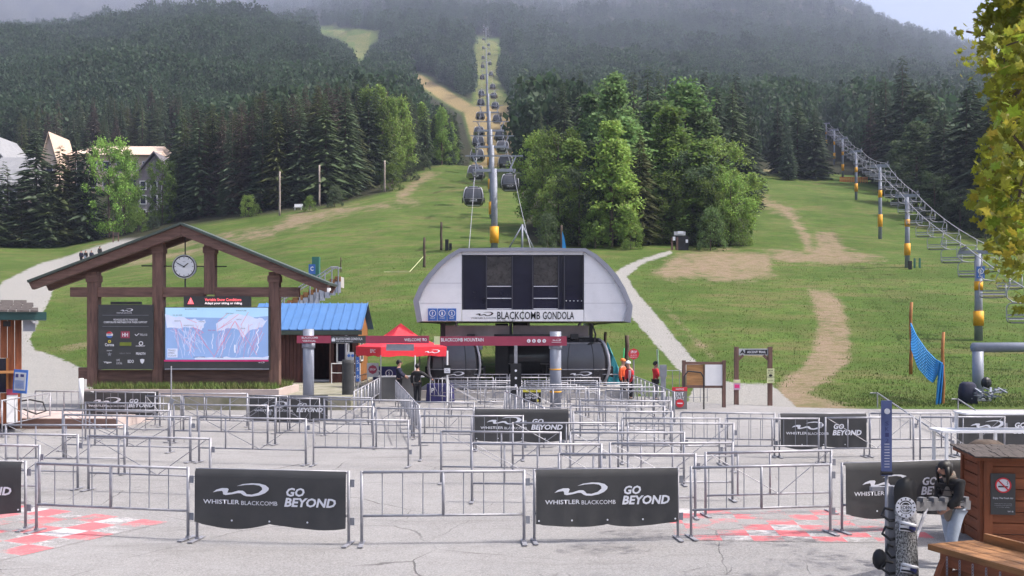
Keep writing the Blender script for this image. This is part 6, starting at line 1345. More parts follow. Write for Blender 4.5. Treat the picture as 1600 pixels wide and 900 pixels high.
MB().box((0, -.024, .13), (.02, .004, .19), 0, 0, R(-45)).build('red_slash', M['red'], o); text(o, 'Enjoy The Fresh Air', 0, -.06, .28, .032, wp, -.012, .01)
for kk in range(3): text(o, ('Thank you for not smoking', 'anywhere on the mountain', 'or in the village')[kk], 0, -.14 - kk * .025, (.24, .24, .18)[kk], .015, M['light_grey'], -.012)
text(o, 'W B', .1, -.25, .08, .02, wp, -.012)
MB().box((X(1600, 13.6) - hx, -1.0, .35), (.02, .02, .02)).build('hook', M['dark'], hut) if False else None
# ------------------------------------------------------------------ trees
def leafmat(name, tr=.25, rough=.75, v=.35):
    m, t, b = newmat(name); oi = t.add('ObjectInfo'); ge = t.add('NewGeometry'); tc = t.add('TexCoord').outputs['Object']
    n = t.noise(tc, 5, 3); br = t.math('ADD', t.ramp(ge.outputs['Random Per Island'], 0, 1, 1 - v, 1 + v), t.ramp(n, .3, .7, -.18, .18)); br = t.math('MULTIPLY', br, t.ramp(oi.outputs['Random'], 0, 1, .62, 1.4))
    hsv = t.add('HueSaturation'); t.link(oi.outputs['Color'], hsv.inputs['Color']); t.link(br, hsv.inputs['Value']); t.link(t.ramp(ge.outputs['Random Per Island'], 0, 1, .485, .515), hsv.inputs['Hue'])
    t.link(hsv.outputs[0], b.inputs['Base Color']); b.inputs['Roughness'].default_value = rough; b.inputs['Specular IOR Level'].default_value = .25
    if tr:
        tb = t.add('BsdfTranslucent'); t.link(hsv.outputs[0], tb.inputs['Color']); mx = t.add('MixShader'); mx.inputs[0].default_value = tr; out = t.n['Material Output']; t.link(b.outputs[0], mx.inputs[1]); t.link(tb.outputs[0], mx.inputs[2]); t.link(mx.outputs[0], out.inputs['Surface'])
    return m
M['needles'] = leafmat('conifer_needles', .2, .95, .35); M['leaves'] = leafmat('broad_leaves', .45, .6, .4); M['maple'] = leafmat('maple_leaves', .5, .5, .3)
def conifer_mesh(seed, whorls=24, boughs=9, wide=.17, twigs=6):
    r = np.random.default_rng(seed); V = []; Fc = []
    lean = r.normal(0, .012, 2)
    for k in range(whorls):
        t = .05 + .94 * (k / (whorls - 1)) ** .92; rad = wide * (1 - t) ** .78 * r.uniform(.75, 1.18) + .011; nb = max(4, int(boughs * (1 - .5 * t)))
        if t < .14: rad *= .6 + 2.6 * t
        a0 = r.uniform(0, 6.28)
        for j in range(nb):
            a = a0 + 6.283 * j / nb + r.normal(0, .22); L = rad * r.uniform(.55, 1.22); d = np.array([math.cos(a), math.sin(a), 0]); s = np.array([-d[1], d[0], 0]); z = t + r.normal(0, .008)
            drop = -.42 * L + r.normal(0, .06) * L; c0 = np.array([lean[0] * t, lean[1] * t, z]); tip = c0 + d * L + np.array([0, 0, drop]); mid = c0 + d * L * .55 + np.array([0, 0, drop * .35 + .03 * L]); wdh = L * .11
            b = len(V); V += [c0 + [0, 0, .004], mid + s * wdh + [0, 0, -.08 * L], tip, mid - s * wdh + [0, 0, -.08 * L], mid + [0, 0, .035 * L]]; Fc += [(b, b + 1, b + 4), (b + 1, b + 2, b + 4), (b + 2, b + 3, b + 4), (b + 3, b, b + 4)]
            for q_ in range(twigs):
                u = r.uniform(.25, 1.0); p = c0 + (tip - c0) * u + [0, 0, .02 * L]; sg = 1 if q_ % 2 else -1; l2 = L * r.uniform(.22, .46) * (1.15 - .6 * u) + .004; e = p + (d * .55 + s * sg * .8) * l2 + np.array([0, 0, -.35 * l2 * r.uniform(.3, 1.6)]); w2 = l2 * .15; b = len(V); V += [p + d * w2, p - d * w2 + [0, 0, -.2 * l2], e]; Fc.append((b, b + 1, b + 2))
    me = bpy.data.meshes.new('crown'); me.from_pydata([tuple(v) for v in V], [], Fc); me.materials.append(M['needles']); me.update(); return me
def trunk_mesh(h0, r0): return MB().cyl((0, 0, -.02), (0, 0, h0 * .5), r0, r0 * .65, 8, False).cyl((0, 0, h0 * .5), (0, 0, h0), r0 * .65, r0 * .12, 8, False).mesh('trunk', M['bark'], True)
CON = [conifer_mesh(s, 36 + s % 3 * 4, 12, (.15, .17, .19, .14, .21, .16, .12)[s], 15) for s in range(7)]; CTR = trunk_mesh(.96, .013)
def leaf_quads(centers, size, r, tall=1.0):
    n = len(centers); a = r.normal(size=(n, 3)); a /= np.linalg.norm(a, axis=1)[:, None]; b = np.cross(a, r.normal(size=(n, 3))); b /= np.linalg.norm(b, axis=1)[:, None]; sz = size * r.uniform(.6, 1.35, n)[:, None]
    V = np.stack([centers - a * sz * .6, centers + b * sz * .42, centers + a * sz * .75, centers - b * sz * .42], 1).reshape(-1, 3); return V
def broad_mesh(seed, shape='round', n=9000, size=.0165):
    r = np.random.default_rng(seed); C_ = []
    nl = {'round': 90, 'poplar': 105, 'bush': 50}[shape]; 
    for k in range(nl):
        t = r.uniform(.05, .96); 
        if shape == 'poplar': env = .19 * (math.sin(math.pi * min(1, t * .95 + .12)) ** .6) * (1.05 - .75 * t)
        elif shape == 'bush': env = .42 * math.sqrt(max(.02, 1 - t ** 2))
        else: env = .30 * math.sqrt(max(.03, 1 - ((t - .5) / .52) ** 2))
        a = r.uniform(0, 6.28); q_ = env * math.sqrt(r.uniform(.25, 1)); c = np.array([q_ * math.cos(a), q_ * math.sin(a), t * .93]); lr = r.uniform(.03, .085) * (1 if shape != 'poplar' else .8) * (1.5 if shape == 'bush' else 1); c = c + r.normal(0, .012, 3); m_ = int(n / nl)
        d = r.normal(size=(m_, 3)); d /= np.linalg.norm(d, axis=1)[:, None]; rr = lr * r.uniform(.1, 1.5, m_) ** .8; C_.append(c + d * rr[:, None] * np.array([1, 1, .85]))
    C_ = np.concatenate(C_); C_ = C_[C_[:, 2] > .02]; V = leaf_quads(C_, size, r); return fast_mesh('crown', V, np.arange(len(V)).reshape(-1, 4), M['leaves'])
BRD = {'round': [broad_mesh(s, 'round') for s in (1, 2, 3)], 'poplar': [broad_mesh(s, 'poplar') for s in (4, 5, 6)], 'bush': [broad_mesh(s, 'bush', 4500, .026) for s in (7, 8)]}
def limb_trunk(seed):
    r = random.Random(seed); b = MB().cyl((0, 0, -.02), (0, 0, .45), .016, .011, 8, False).cyl((0, 0, .45), (0.01, 0, .9), .011, .002, 8, False)
    for k in range(9): z = .2 + k * .07; a = r.uniform(0, 6.28); L = .22 * (1 - z) + .04; b.tube([(0, 0, z), (L * .5 * math.cos(a), L * .5 * math.sin(a), z + .05), (L * math.cos(a), L * math.sin(a), z + .14)], .006, 5, .001)
    return b.mesh('trunk', M['bark'], True)
BTR = [limb_trunk(s) for s in range(3)]
TRN = random.Random(11); PLACED = []
GREENS = {'dark': (.060, .084, .050), 'mid': (.080, .112, .056), 'olive': (.070, .082, .032), 'bright': (.155, .255, .055), 'leaf': (.18, .265, .062), 'birch': (.155, .25, .088), 'brown': (.075, .062, .048)}
def tree(x, Y, h, kind, col, lab, group, wide=1.0, zoff=0.0, cat='tree', name=None, jitter=.15):
    z = H(x, Y) - .15 + zoff; rz = TRN.uniform(0, 6.28); f_ = TRN.uniform(1 - jitter, 1 + jitter); c = tuple(v * f_ * TRN.uniform(.96, 1.04) for v in GREENS[col])
    t = thing(name or ('conifer_tree' if kind == 'con' else 'bush' if kind == 'bush' else 'broadleaf_tree'), lab, cat, (x, Y, z), rz, group)
    me, tr = (TRN.choice(CON), CTR) if kind == 'con' else (TRN.choice(BRD[kind]), TRN.choice(BTR))
    a = ob('crown', me, t); a.scale = (h * wide, h * wide, h); a.color = (*c, 1)
    b = ob('trunk', tr, t); b.scale = (h * min(1, wide), h * min(1, wide), h * (.96 if kind != 'bush' else .5)); PLACED.append((x, Y)); return t
def tpx(px, Y, pyt, kind, col, lab, group=None, wide=1.0): x = X(px, Y); h = Zp(pyt, Y) - H(x, Y) + .15; return tree(x, Y, h, kind, col, lab, group, wide)
# the group right of the gondola line
RG = 'broadleaf trees in the clump right of the gondola line'
for px, Y, pt, kind, col, wd, lab in (
    (848, 152, 196, 'round', 'leaf', 1.0, 'light green rounded tree at the left front of the clump beside the gondola'), (872, 148, 188, 'round', 'leaf', .9, 'light green rounded tree, second from the left in the front of the clump'),
    (872, 133, 268, 'round', 'leaf', 1.05, 'low bushy green tree at the left foot of the clump'), (905, 132, 250, 'round', 'mid', 1.0, 'dark bushy tree low at the front of the clump, right of the light ones'),
    (960, 150, 96, 'poplar', 'birch', 1.25, 'tallest slender poplar in the middle of the clump'), (925, 155, 128, 'poplar', 'birch', 1.25, 'tall poplar left of the tallest one in the clump'), (955, 131, 172, 'poplar', 'leaf', 1.35, 'bright green narrow poplar at the front middle of the clump'),
    (1012, 158, 104, 'con', 'dark', 1.1, 'dark conifer between the two tall poplars of the clump'), (1070, 150, 103, 'poplar', 'birch', 1.5, 'broad tall poplar on the right of the clump'), (1048, 140, 150, 'poplar', 'leaf', 1.5, 'leafy poplar just in front of the broad tall one'),
    (1102, 148, 160, 'poplar', 'birch', 1.5, 'pale leaved poplar on the right shoulder of the clump'), (1128, 142, 205, 'round', 'leaf', 1.15, 'yellow green round tree at the right side of the clump'), (1142, 134, 262, 'round', 'leaf', 1.0, 'low round tree at the far right foot of the clump'),
    (1078, 137, 225, 'round', 'mid', 1.15, 'dark leaved round tree at the front right of the clump'), (1035, 136, 262, 'round', 'leaf', 1.05, 'low leafy tree right of the front middle poplar'), (1000, 134, 205, 'con', 'olive', 1.2, 'olive green cedar at the front middle of the clump'),
    (985, 127.5, 330, 'bush', 'leaf', .8, 'spreading bush at the very front of the clump, above the path end'), (930, 129, 318, 'bush', 'leaf', .8, 'green bush at the front of the clump, left of the path end'), (1110, 128.5, 320, 'bush', 'birch', .8, 'pale bush at the front of the clump near the bare dirt'), (1160, 133, 318, 'bush', 'leaf', .7, 'small bush at the right end of the clump'),
    (895, 143, 205, 'poplar', 'leaf', 1.6, 'soft green tree filling the left shoulder of the clump'), (978, 138, 168, 'poplar', 'birch', 1.6, 'soft green tree between the bright narrow poplar and the cedar'), (1030, 146, 140, 'poplar', 'birch', 1.7, 'soft green tree left of the broad tall poplar'), (1092, 138, 205, 'poplar', 'leaf', 1.9, 'leafy tree filling the right front of the clump'), (940, 140, 205, 'poplar', 'mid', 1.7, 'darker green tree left of the bright narrow poplar'), (1118, 133, 270, 'round', 'leaf', .9, 'low leafy tree above the pale bush at the right of the clump'), (1055, 138, 215, 'poplar', 'leaf', 1.8, 'leafy tree at the centre right front of the clump'), (915, 136, 262, 'round', 'leaf', 1.0, 'low light green tree behind the bushes at the left front of the clump'), (1012, 135, 318, 'bush', 'leaf', .9, 'bush behind the trailhead sign at the clump edge'), (1100, 133, 322, 'bush', 'mid', .9, 'dark bush right of the trailhead sign'),
    (856, 128, 330, 'bush', 'mid', .7, 'dark bush at the left foot of the clump by the gondola cable')):
    tpx(px, Y, pt, kind, col, lab, 'trees in the clump right of the gondola line', wd)
BC = ((846, 205, 165), (856, 225, 135), (868, 215, 140), (882, 210, 128), (905, 225, 112), (1120, 185, 118), (1145, 195, 128), (1172, 200, 165), (1095, 190, 105), (1160, 180, 190), (1150, 225, 110), (990, 200, 110), (1040, 205, 108))
for i, (px, Y, pt) in enumerate(BC):
    tpx(px, Y, pt, 'con', 'dark' if i % 3 else 'mid', f'tall dark conifer rising behind the broadleaf clump, {ORD[sorted(q9[0] for q9 in BC).index(px)]} from the left', 'conifers behind the broadleaf clump', 1.25 if px > 860 else .75)
# left: single trees along the road and in front of the hotels
for px, Y, pt, kind, col, wd, lab in (
    (-22, 196, 290, 'con', 'mid', 2.0, 'wide conifer cut by the left frame edge'), (12, 200, 252, 'con', 'mid', 2.2, 'wide dull green conifer in front of the grey metal roof'), (57, 203, 204, 'con', 'dark', 2.1, 'tall dark conifer left of the peach gable'), (93, 204, 226, 'con', 'olive', 1.7, 'olive conifer right of the peach gable'),
    (118, 206, 206, 'con', 'dark', 1.3, 'narrow dark spire conifer left of the bright green tree'), (136, 204, 200, 'con', 'dark', 1.35, 'second narrow dark conifer touching the bright green tree'), (170, 205, 203, 'round', 'bright', .74, 'bright green leafy tree, left half of the pair in front of the hotel'), (194, 207, 224, 'round', 'bright', .66, 'bright green leafy tree, right half of the pair in front of the hotel'),
    (254, 210, 238, 'round', 'leaf', .72, 'fresh green tree standing before the stone lodge'), (278, 212, 232, 'con', 'dark', .8, 'slim dark conifer at the right end of the lodge'), (300, 214, 196, 'con', 'dark', 1.2, 'tall dark conifer just right of the lodge'), (326, 212, 188, 'con', 'olive', 1.1, 'olive tinted conifer right of the lodge, second one'),
    (34, 199, 285, 'con', 'olive', 1.8, 'low olive conifer between the two wide ones at the left edge'), (76, 201, 270, 'con', 'mid', 1.6, 'lower grey green conifer below the peach gable'), (108, 203, 262, 'con', 'olive', 1.5, 'lower olive conifer in front of the narrow spires'), (346, 206, 262, 'con', 'mid', .9, 'shorter conifer above the shelter roof, right of the lodge'), (216, 205, 318, 'bush', 'leaf', .9, 'yellow green bush at the foot of the bright trees'), (240, 205, 335, 'bush', 'dark', 1.0, 'dark hedge like bush below the stone lodge'), (400, 195, 318, 'bush', 'leaf', 1.0, 'light green bush left of the first utility pole'), (388, 196, 300, 'bush', 'leaf', .8, 'taller light bush beside the forest edge')):
    tpx(px, Y, pt, kind, col, lab, 'single trees by the gravel road and hotels', wd)
# right: dark trees beside the chairlift
for px, Y, pt, kind, col, wd, lab in (
    (1215, 250, 150, 'con', 'dark', 1.0, 'narrow dark conifer at the left of the small group on the right run'), (1246, 245, 150, 'con', 'mid', 1.5, 'broad conifer in the middle of the small group on the right run'), (1272, 243, 168, 'con', 'dark', 1.4, 'dark conifer at the right of the small group on the right run'), (1232, 238, 205, 'con', 'dark', 1.3, 'lower dark conifer at the front of the small group on the right run'),
    (1410, 232, 88, 'con', 'dark', 1.5, 'tallest dark conifer right of the chairlift'), (1384, 240, 112, 'con', 'dark', 1.4, 'dark conifer left of the tallest beside the chairlift'), (1360, 250, 150, 'con', 'brown', 1.2, 'brownish conifer nearest the chairlift towers'), (1440, 225, 130, 'poplar', 'mid', 1.7, 'grey green leafy tree right of the tallest conifer'), (1432, 195, 180, 'poplar', 'mid', 1.8, 'grey green leafy tree in front of the tallest conifer'),
    (1475, 190, 165, 'con', 'dark', 1.7, 'dark conifer between the grey green tree and the maple'), (1510, 175, 120, 'con', 'dark', 1.7, 'very dark conifer partly behind the maple'), (1545, 165, 150, 'con', 'dark', 1.7, 'dark conifer hidden behind the maple leaves'), (1580, 160, 130, 'con', 'dark', 1.7, 'dark conifer behind the maple at the frame edge'), (1620, 155, 140, 'con', 'dark', 1.7, 'dark conifer just outside the right frame edge'),
    (1460, 172, 262, 'round', 'mid', 1.2, 'low dark leafy tree beside the chairlift ropes'), (1500, 160, 290, 'round', 'dark', 1.2, 'low shadowy tree behind the chairlift ropes near the maple'), (1402, 215, 212, 'poplar', 'mid', 1.7, 'leafy grey green tree beside the upper chairlift'), (1540, 150, 300, 'round', 'dark', 1.3, 'low shadowy tree behind the second and first chairlift towers'), (1590, 145, 290, 'round', 'dark', 1.3, 'low shadowy tree behind the maple foot')):
    tpx(px, Y, pt, kind, col, lab, 'dark trees beside the chairlift', wd)
# forest: edge rows as single trees, the wood behind as one mass
def clear_at(px, py):
    P1, P2 = np.atleast_1d(np.asarray(px, float)), np.atleast_1d(np.asarray(py, float))
    c = np.maximum.reduce([poly_sd(P1, P2, RUN), poly_sd(P1, P2, RUN_G), poly_sd(P1, P2, CLEAR), poly_sd(P1, P2, DIRT[5])]); return c
EDGE = [(-300, 212), (230, 216), (280, 212), (360, 205), (440, 198), (520, 203), (560, 210), (610, 222), (650, 243), (690, 252), (735, 254)]
def front_label(px):
    if px < 300: return 'dark conifer behind the hotels on the left hillside'
    if px < 450: return 'dark conifer of the dense wood above the timber shelter'
    if px < 580: return 'dark conifer at the wood edge behind the utility poles'
    return 'conifer at the wood edge left of the gondola line'
cnt = 0; r = np.random.default_rng(5); WOOD = {}
for row in range(7):
    px = 285 if row < 2 else 30
    while px < 716:
        Y0 = float(np.interp(px, [e[0] for e in EDGE], [e[1] for e in EDGE])); Y = Y0 + 3 + row * (9 if px > 300 else 16) + r.uniform(-3, 3); 
        if px < 285: Y += 70
        pj = px + r.uniform(-5, 5); x = X(pj, Y); h = r.uniform(17.5, 24) if pj < 600 else r.uniform(12, 16.5)
        if 600 < pj < 740: h = np.interp(pj, [600, 740], [19, 12]) * r.uniform(.85, 1.12); Y += (pj > 660) * row * -3
        ok = all(clear_at(pj, HZ - (H(x, Y) + k * h - CH) / Y * F)[0] < -3.0 * F / Y * (1 - k) for k in (0, .2, .4, .6, .8, 1))
        if ok and cnt < 262:
            kind, col = ('con', r.choice(['dark', 'dark', 'mid', 'olive', 'brown'])) if not (pj > 560 and row < 2 and r.uniform() < .4) else ('poplar', 'leaf')
            tr_ = tree(x, Y, h, kind, col, front_label(pj) if kind == 'con' else 'fresh green poplar at the wood edge left of the gondola line', ('conifers of the left wood: ' + front_label(pj)[13:]) if kind == 'con' else 'green poplars at the left wood edge', (r.uniform(1.0, 1.45) if pj < 650 else .95) if kind == 'con' else 1.0); cnt += 1; WOOD.setdefault(row, []).append((pj, tr_, kind))
        px += r.uniform(11, 17) * (200 / Y0) + row * .6
for row, lst in WOOD.items():
    lst.sort(key=lambda e: e[0])
    for i, (pj, tr_, kind) in enumerate(lst):
        tr_['label'] = f"{'dark conifer' if kind == 'con' else 'green poplar'}, {ORD[i]} from left in the {['front', 'second', 'third', 'fourth', 'fifth', 'sixth', 'seventh'][row]} row of the left wood"
        tr_['group'] = 'trees of the left wood'
for i, (px, pyb) in enumerate(((520, 326), (612, 300), (640, 285), (480, 333), (662, 268))): p = ground_at(px, pyb); tree(p.x, p.y + 2, (4.5, 6, 5, 3.5, 4)[i], 'bush', 'leaf' if i % 2 else 'mid', f'green bush at the left wood edge, {ORD[i]} counted by the pole line', 'bushes at the left wood edge', .9)
# far forest, instanced with geometry nodes over a cloud of points that stand on the slope
def far_conifer(seed, nw=12, nb=6):
    me = conifer_mesh(seed, nw, nb, (.13, .15, .11, .17)[seed % 4], 2); me.name = 'far_conifer'; return me
coll = bpy.data.collections.new('forest_shapes')
for k in range(4):
    o = bpy.data.objects.new('far_conifer', far_conifer(40 + k)); o.color = (.045, .075, .038, 1); coll.objects.link(o)
o = bpy.data.objects.new('far_broadleaf', broad_mesh(33, 'round', 420, .06)); coll.objects.link(o)
pts = []
def sample(n, Ya, Yb, pxa, pxb):
    Y = np.sqrt(r.uniform(Ya * Ya, Yb * Yb, n)); px = r.uniform(pxa, pxb, n); return (px - PX0) / F * Y, Y, px
def add_forest(n, Ya, Yb, pxa, pxb, hm):
    x, Y, px = sample(n, Ya, Yb, pxa, pxb); z = hgt(x, Y); h = hm * r.uniform(.7, 1.25, n)
    hm_ = 1 + .25 * np.sin(x * .03 + Y * .021) * np.sin(Y * .017 - x * .01); h = h * hm_
    keep = np.ones(n, bool); mg_ = 2.6 * F / Y
    for k in (0, .2, .4, .6, .8, 1): keep &= clear_at(px, HZ - (z + k * h - CH) / Y * F) < 1 - mg_ * (1 - k * .9)
    e = np.interp(px, [q_[0] for q_ in EDGE] + [760, 806, 822, 1160, 1185, 1200, 1320, 1345, 1430, 1530, 1700], [q_[1] for q_ in EDGE] + [640, 300, 200, 235, 300, 300, 300, 262, 240, 200, 190])
    e = np.where(px < 738, e + np.where(px < 290, 150, 62), e)
    keep &= Y > e; lx = 31.3 + .273 * (Y - 68.7); keep &= ~((Y < 400) & (np.abs(x - lx) < 7))
    py_ = HZ - (z - CH) / Y * F; keep &= py_ > -40
    pts.append(np.stack([x, Y, z - .3, h, px], -1)[keep])
add_forest(14000, 215, 480, -120, 1720, 19); add_forest(34000, 480, 1000, -120, 1720, 20); add_forest(30000, 1000, 1700, -100, 1720, 22); add_forest(22000, 1700, 2700, -60, 1720, 25)
PT = np.concatenate(pts); me = bpy.data.meshes.new('forest'); me.vertices.add(len(PT)); me.vertices.foreach_set('co', np.ascontiguousarray(PT[:, :3], np.float32).ravel())
n = len(PT); patch = np.sin(PT[:, 0] * .02 + 1) * np.sin(PT[:, 1] * .011) + r.normal(0, .35, n)
kind = np.where((patch > .9) & (r.uniform(size=n) < .14) & (PT[:, 1] < 1500), 4, r.integers(0, 4, n)).astype(np.int32)
for nm, ty, arr in (('h', 'FLOAT', PT[:, 3] * np.where(kind == 4, .75, 1)), ('wide', 'FLOAT', PT[:, 3] * r.uniform(.55, .95, n) * np.where(kind == 4, .8, 1)), ('rz', 'FLOAT', r.uniform(0, 6.28, n)), ('kind', 'INT', kind)):
    a = me.attributes.new(nm, ty, 'POINT'); a.data.foreach_set('value', arr.astype(np.int32 if ty == 'INT' else np.float32))
fo = tag(ob('forest', me), 'dense conifer forest covering the far mountain sides', kind='stuff')
ng = bpy.data.node_groups.new('forest_nodes', 'GeometryNodeTree'); ng.interface.new_socket('Geometry', in_out='INPUT', socket_type='NodeSocketGeometry'); ng.interface.new_socket('Geometry', in_out='OUTPUT', socket_type='NodeSocketGeometry')
N = ng.nodes; gi = N.new('NodeGroupInput'); go = N.new('NodeGroupOutput'); ip = N.new('GeometryNodeInstanceOnPoints'); ci = N.new('GeometryNodeCollectionInfo'); ci.inputs['Collection'].default_value = coll; ci.inputs['Separate Children'].default_value = True; ci.inputs['Reset Children'].default_value = True
def na(nm, ty): q_ = N.new('GeometryNodeInputNamedAttribute'); q_.data_type = ty; q_.inputs['Name'].default_value = nm; return [s for s in q_.outputs if s.enabled][0]
cs_ = N.new('ShaderNodeCombineXYZ'); cr_ = N.new('ShaderNodeCombineXYZ'); e2 = N.new('FunctionNodeEulerToRotation'); L_ = ng.links.new
L_(gi.outputs[0], ip.inputs['Points']); L_(ci.outputs[0], ip.inputs['Instance']); ip.inputs['Pick Instance'].default_value = True; L_(na('kind', 'INT'), ip.inputs['Instance Index'])
wq = na('wide', 'FLOAT'); L_(wq, cs_.inputs[0]); L_(wq, cs_.inputs[1]); L_(na('h', 'FLOAT'), cs_.inputs[2]); L_(cs_.outputs[0], ip.inputs['Scale']); L_(na('rz', 'FLOAT'), cr_.inputs[2]); L_(cr_.outputs[0], e2.inputs[0]); L_(e2.outputs[0], ip.inputs['Rotation']); L_(ip.outputs[0], go.inputs[0])
fo.modifiers.new('trees', 'NODES').node_group = ng
fo.color = (.045, .075, .038, 1)
coll.objects[-1].color = (.085, .115, .045, 1)
# grass tufts on the near slope
n = 60000; px = r.uniform(-30, 1640, n); py = 512 + (640 - 512) * r.uniform(0, 1, n) ** .7 * 1 - r.uniform(0, 110, n); Yg_ = 42 + (120 - 42) * r.uniform(0, 1, n) ** 1.7; x = (px - PX0) / F * Yg_
_, pyg, g1, d1, _, _ = masks(x, Yg_); ok = (g1 < -2) & (d1 < 2) & ~((px > 110) & (px < 560) & (Yg_ < 61)) & ~((px > 540) & (px < 1075) & (Yg_ < 66)) & ~((px < 130) & (Yg_ < 52)); x = x[ok]; Yk_ = Yg_[ok]
P_ = np.stack([x, Yk_, hgt(x, Yk_)], -1); M['slope_grass'] = mat('slope_grass', (.085, .145, .022), .85, 0, .3, .35, col2=(.13, .13, .05))
tag(ob('grass', tufts('grass', P_,   .05, .15, M['slope_grass'], 3, .7, .022)), 'rough green grass on the slope near the plaza', 'grass', kind='stuff')
# ------------------------------------------------------------------ maple at the right
mp_ = thing('maple_tree', 'yellow green maple tree reaching in from the right frame edge', 'tree', (7.6, 11.2, 0))
b = MB().tube([(0, 0, -.1), (.05, 0, 1.5), (0, .05, 3), (.1, 0, 5), (0, 0, 8.5)], .17, 10, .05); b.build('trunk', M['bark'], mp_, True)
def leaf_shape():
    o = [(0, -.5), (.16, -.22), (.42, -.30), (.36, -.10), (.58, .06), (.40, .10), (.44, .34), (.20, .20), (.14, .34), (0, .62)]; o = o + [(-x, y) for x, y in reversed(o[1:-1])]; return o
LS = leaf_shape()
def leaf_mesh(k): 
    rr = random.Random(k); b = MB(); vs = [(x, y, -.10 * abs(x) - .06 * y * y + rr.uniform(-.02, .02)) for x, y in LS]; b.add([(0, 0, 0.03)] + vs, [(0, i + 1, (i + 1) % len(vs) + 1) for i in range(len(vs))]); return b.mesh('leaf', M['maple'])
LM = [leaf_mesh(k) for k in range(4)]
rr = random.Random(3); clusters = []
BND = [(-160, 1560), (-60, 1550), (0, 1543), (28, 1518), (50, 1512), (70, 1528), (100, 1530), (160, 1534), (200, 1540), (230, 1530), (262, 1516), (300, 1509), (330, 1518), (352, 1532), (380, 1540), (400, 1552), (425, 1585), (440, 1600), (470, 1585), (500, 1590)]
for k in range(150):
    py = rr.uniform(-220, 505); e = float(np.interp(py, [q_[0] for q_ in BND], [q_[1] for q_ in BND])); px = e + 8 + abs(rr.gauss(0, 1)) * 85 if k > 26 else e + rr.uniform(3, 10)
    if k <= 26: py = -40 + k * 20; px = float(np.interp(py, [q_[0] for q_ in BND], [q_[1] for q_ in BND])) + rr.uniform(4, 14)
    if 402 < py < 432 and px < 1600: continue
    Yc_ = rr.uniform(7.6, 10.6) if k < 110 else rr.uniform(10, 12.5); rc_ = rr.uniform(.18, .32); clusters.append((W(px + rc_ * F / Yc_ * .8, py, Yc_), rc_))
for k in range(22): clusters.append((Vector((rr.uniform(5.6, 11.5), rr.uniform(10.5, 16), rr.uniform(3.5, 9.5))), rr.uniform(.35, .6)))
lf = []; lb = MB()
big = 0
limbs = MB()
for k in range(120): 
    a_ = rr.uniform(0, 6.28); q_ = rr.uniform(.3, 1) ** .5; zc = rr.uniform(2.6, 9.6); er = 3.3 * math.sqrt(max(.1, 1 - ((zc - 6) / 4.2) ** 2)); c = Vector((7.9 + er * q_ * math.cos(a_), min(12.4, 10.6 + er * .75 * q_ * math.sin(a_)), zc))
    if PX0 + F * (c.x - .45) / c.y > 1612: clusters.append((c, rr.uniform(.25, .5)))
boughs = []
for k in range(16):
    a_ = k * 2.399; z0 = 1.9 + k * .38; L_b = 2.7 * math.sqrt(max(.15, 1 - ((z0 + .8 - 6) / 4.6) ** 2)); e_ = Vector((7.65 + L_b * math.cos(a_), 11.2 + L_b * .8 * math.sin(a_) - .4, z0 + rr.uniform(.7, 1.5))); s0 = Vector((7.65, 11.2, z0)); m0 = s0.lerp(e_, .5) + Vector((rr.uniform(-.2, .2), rr.uniform(-.2, .2), .25))
    bp_ = [s0, s0.lerp(m0, .5) + Vector((0, 0, .08)), m0, m0.lerp(e_, .5) + Vector((0, 0, .05)), e_]; limbs.tube(bp_, .055, 6, .012); boughs += bp_[1:] + [s0.lerp(m0, .8), m0.lerp(e_, .75)]
clusters = sorted(clusters[:130], key=lambda q_: -q_[0].x) + clusters[130:]
for ci_, (c, rad) in enumerate(clusters):
    if c.x / c.y < .44: continue
    a = min(boughs, key=lambda q_: (q_ - c).length + max(0, q_.z - c.z) * .6); boughs.append(a.lerp(c, .85)) if (a - c).length < 1.5 else None; mid = a.lerp(c, .5) + Vector((rr.uniform(-.1, .1), rr.uniform(-.1, .1), .12))
    if (a - c).length < 1.5: limbs.tube([a, a.lerp(mid, .5) + Vector((rr.uniform(-.08, .08), rr.uniform(-.08, .08), .07)), mid, mid.lerp(c, .5) + Vector((rr.uniform(-.06, .06), 0, .03)), c], .012, 4, .003)
    nn = int(54 * (rad / .27) ** 2) if ci_ < 130 else int(20 * (rad / .27) ** 2)
    for j in range(nn):
        d = Vector((rr.gauss(0, 1), rr.gauss(0, 1), rr.gauss(0, 1))).normalized() * rad * rr.uniform(.2, 1) ** .5; d.z *= .85; s = rr.uniform(.065, .12); p = c + d
        lf.append((p, s, (rr.gauss(R(50), .5), rr.gauss(0, .45), rr.uniform(0, 6.28))))
limb_o = limbs.build('limbs', M['bark'], mp_); limb_o.location = (-7.6, -11.2, 0)
def vis(p): px = PX0 + F * p.x / p.y; py = HZ - (p.z - CH) / p.y * F; return 1470 < px < 1600 and 0 < py < 520
lf.sort(key=lambda e: (not vis(e[0]), -e[1] / e[0].y))
mc = (.27, .29, .036, 1)
for i, (p, s, e) in enumerate(lf):
    if i < 300: o = ob('leaf', LM[i % 4], mp_, p - Vector((7.6, 11.2, 0)), e); o.scale = (s, s, s); o.color = tuple(v * rr.uniform(.8, 1.2) for v in mc[:3]) + (1,)
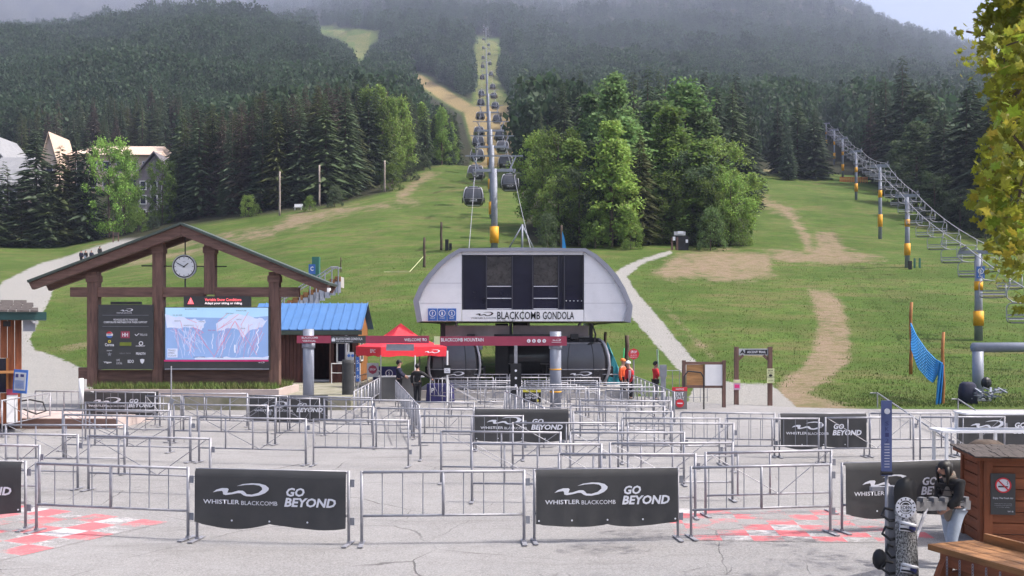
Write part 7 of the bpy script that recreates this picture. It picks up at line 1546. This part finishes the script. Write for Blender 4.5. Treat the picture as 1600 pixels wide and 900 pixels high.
lv = []; lfc = []
for p, s, e in lf[300:]:
    Mx = Euler(e).to_matrix(); base = len(lv); lv.append(tuple(p + Mx @ Vector((0, 0, .03)) * s))
    for x_, y_ in LS: lv.append(tuple(p + Mx @ Vector((x_, y_, -.1 * abs(x_) - .06 * y_ * y_)) * s))
    nL = len(LS); lfc += [(base, base + i + 1, base + (i + 1) % nL + 1) for i in range(nL)]
fm_ = bpy.data.meshes.new('foliage'); fm_.from_pydata(lv, [], lfc); fm_.materials.append(M['maple']); fm_.update(); o = ob('foliage', fm_, mp_, (-7.6, -11.2, 0)); o.color = mc; tag(o, kind='stuff')
# ------------------------------------------------------------------ haze
hm, ht, hb = newmat('haze'); ht.n.remove(hb); pv = ht.add('VolumePrincipled'); pv.inputs['Color'].default_value = (.64, .72, 1, 1); pv.inputs['Density'].default_value = HAZE; pv.inputs['Anisotropy'].default_value = .2
ht.link(pv.outputs[0], ht.n['Material Output'].inputs['Volume'])
zz = max(float(tme.vertices[0].co.z), float(ZZ.max())) + 40; zl = float(ZZ.min()) - 6
tag(MB().box((0, 2600, (zz + zl) / 2), (20400, 6400, zz - zl)).build('haze', hm), 'thin pale haze over the valley', kind='stuff')
mm_, mt_, mb_ = newmat('mist'); mt_.n.remove(mb_); mv = mt_.add('VolumePrincipled'); mv.inputs['Color'].default_value = (.68, .74, 1, 1); mv.inputs['Density'].default_value = .0003; mv.inputs['Anisotropy'].default_value = .1; mt_.link(mv.outputs[0], mt_.n['Material Output'].inputs['Volume'])
for px, py, Y, rx_, ry_, rz_2 in ((640, -25, 1900, 420, 420, 80), (1090, -40, 2000, 420, 420, 80), (330, -5, 2300, 560, 500, 70)):
    c = W(px, py, Y); o = MB().sphere((0, 0, 0), (rx_, ry_, rz_2), 40, 24, -1).build('mist', mm_, None, True); o.location = c; tag(o, 'pale mist lying on the upper mountain', kind='stuff')
print('leaves', len(lf), 'forest', len(PT), 'objs', len(bpy.data.objects), 'zmax', zz, 'individual trees', len(PLACED))
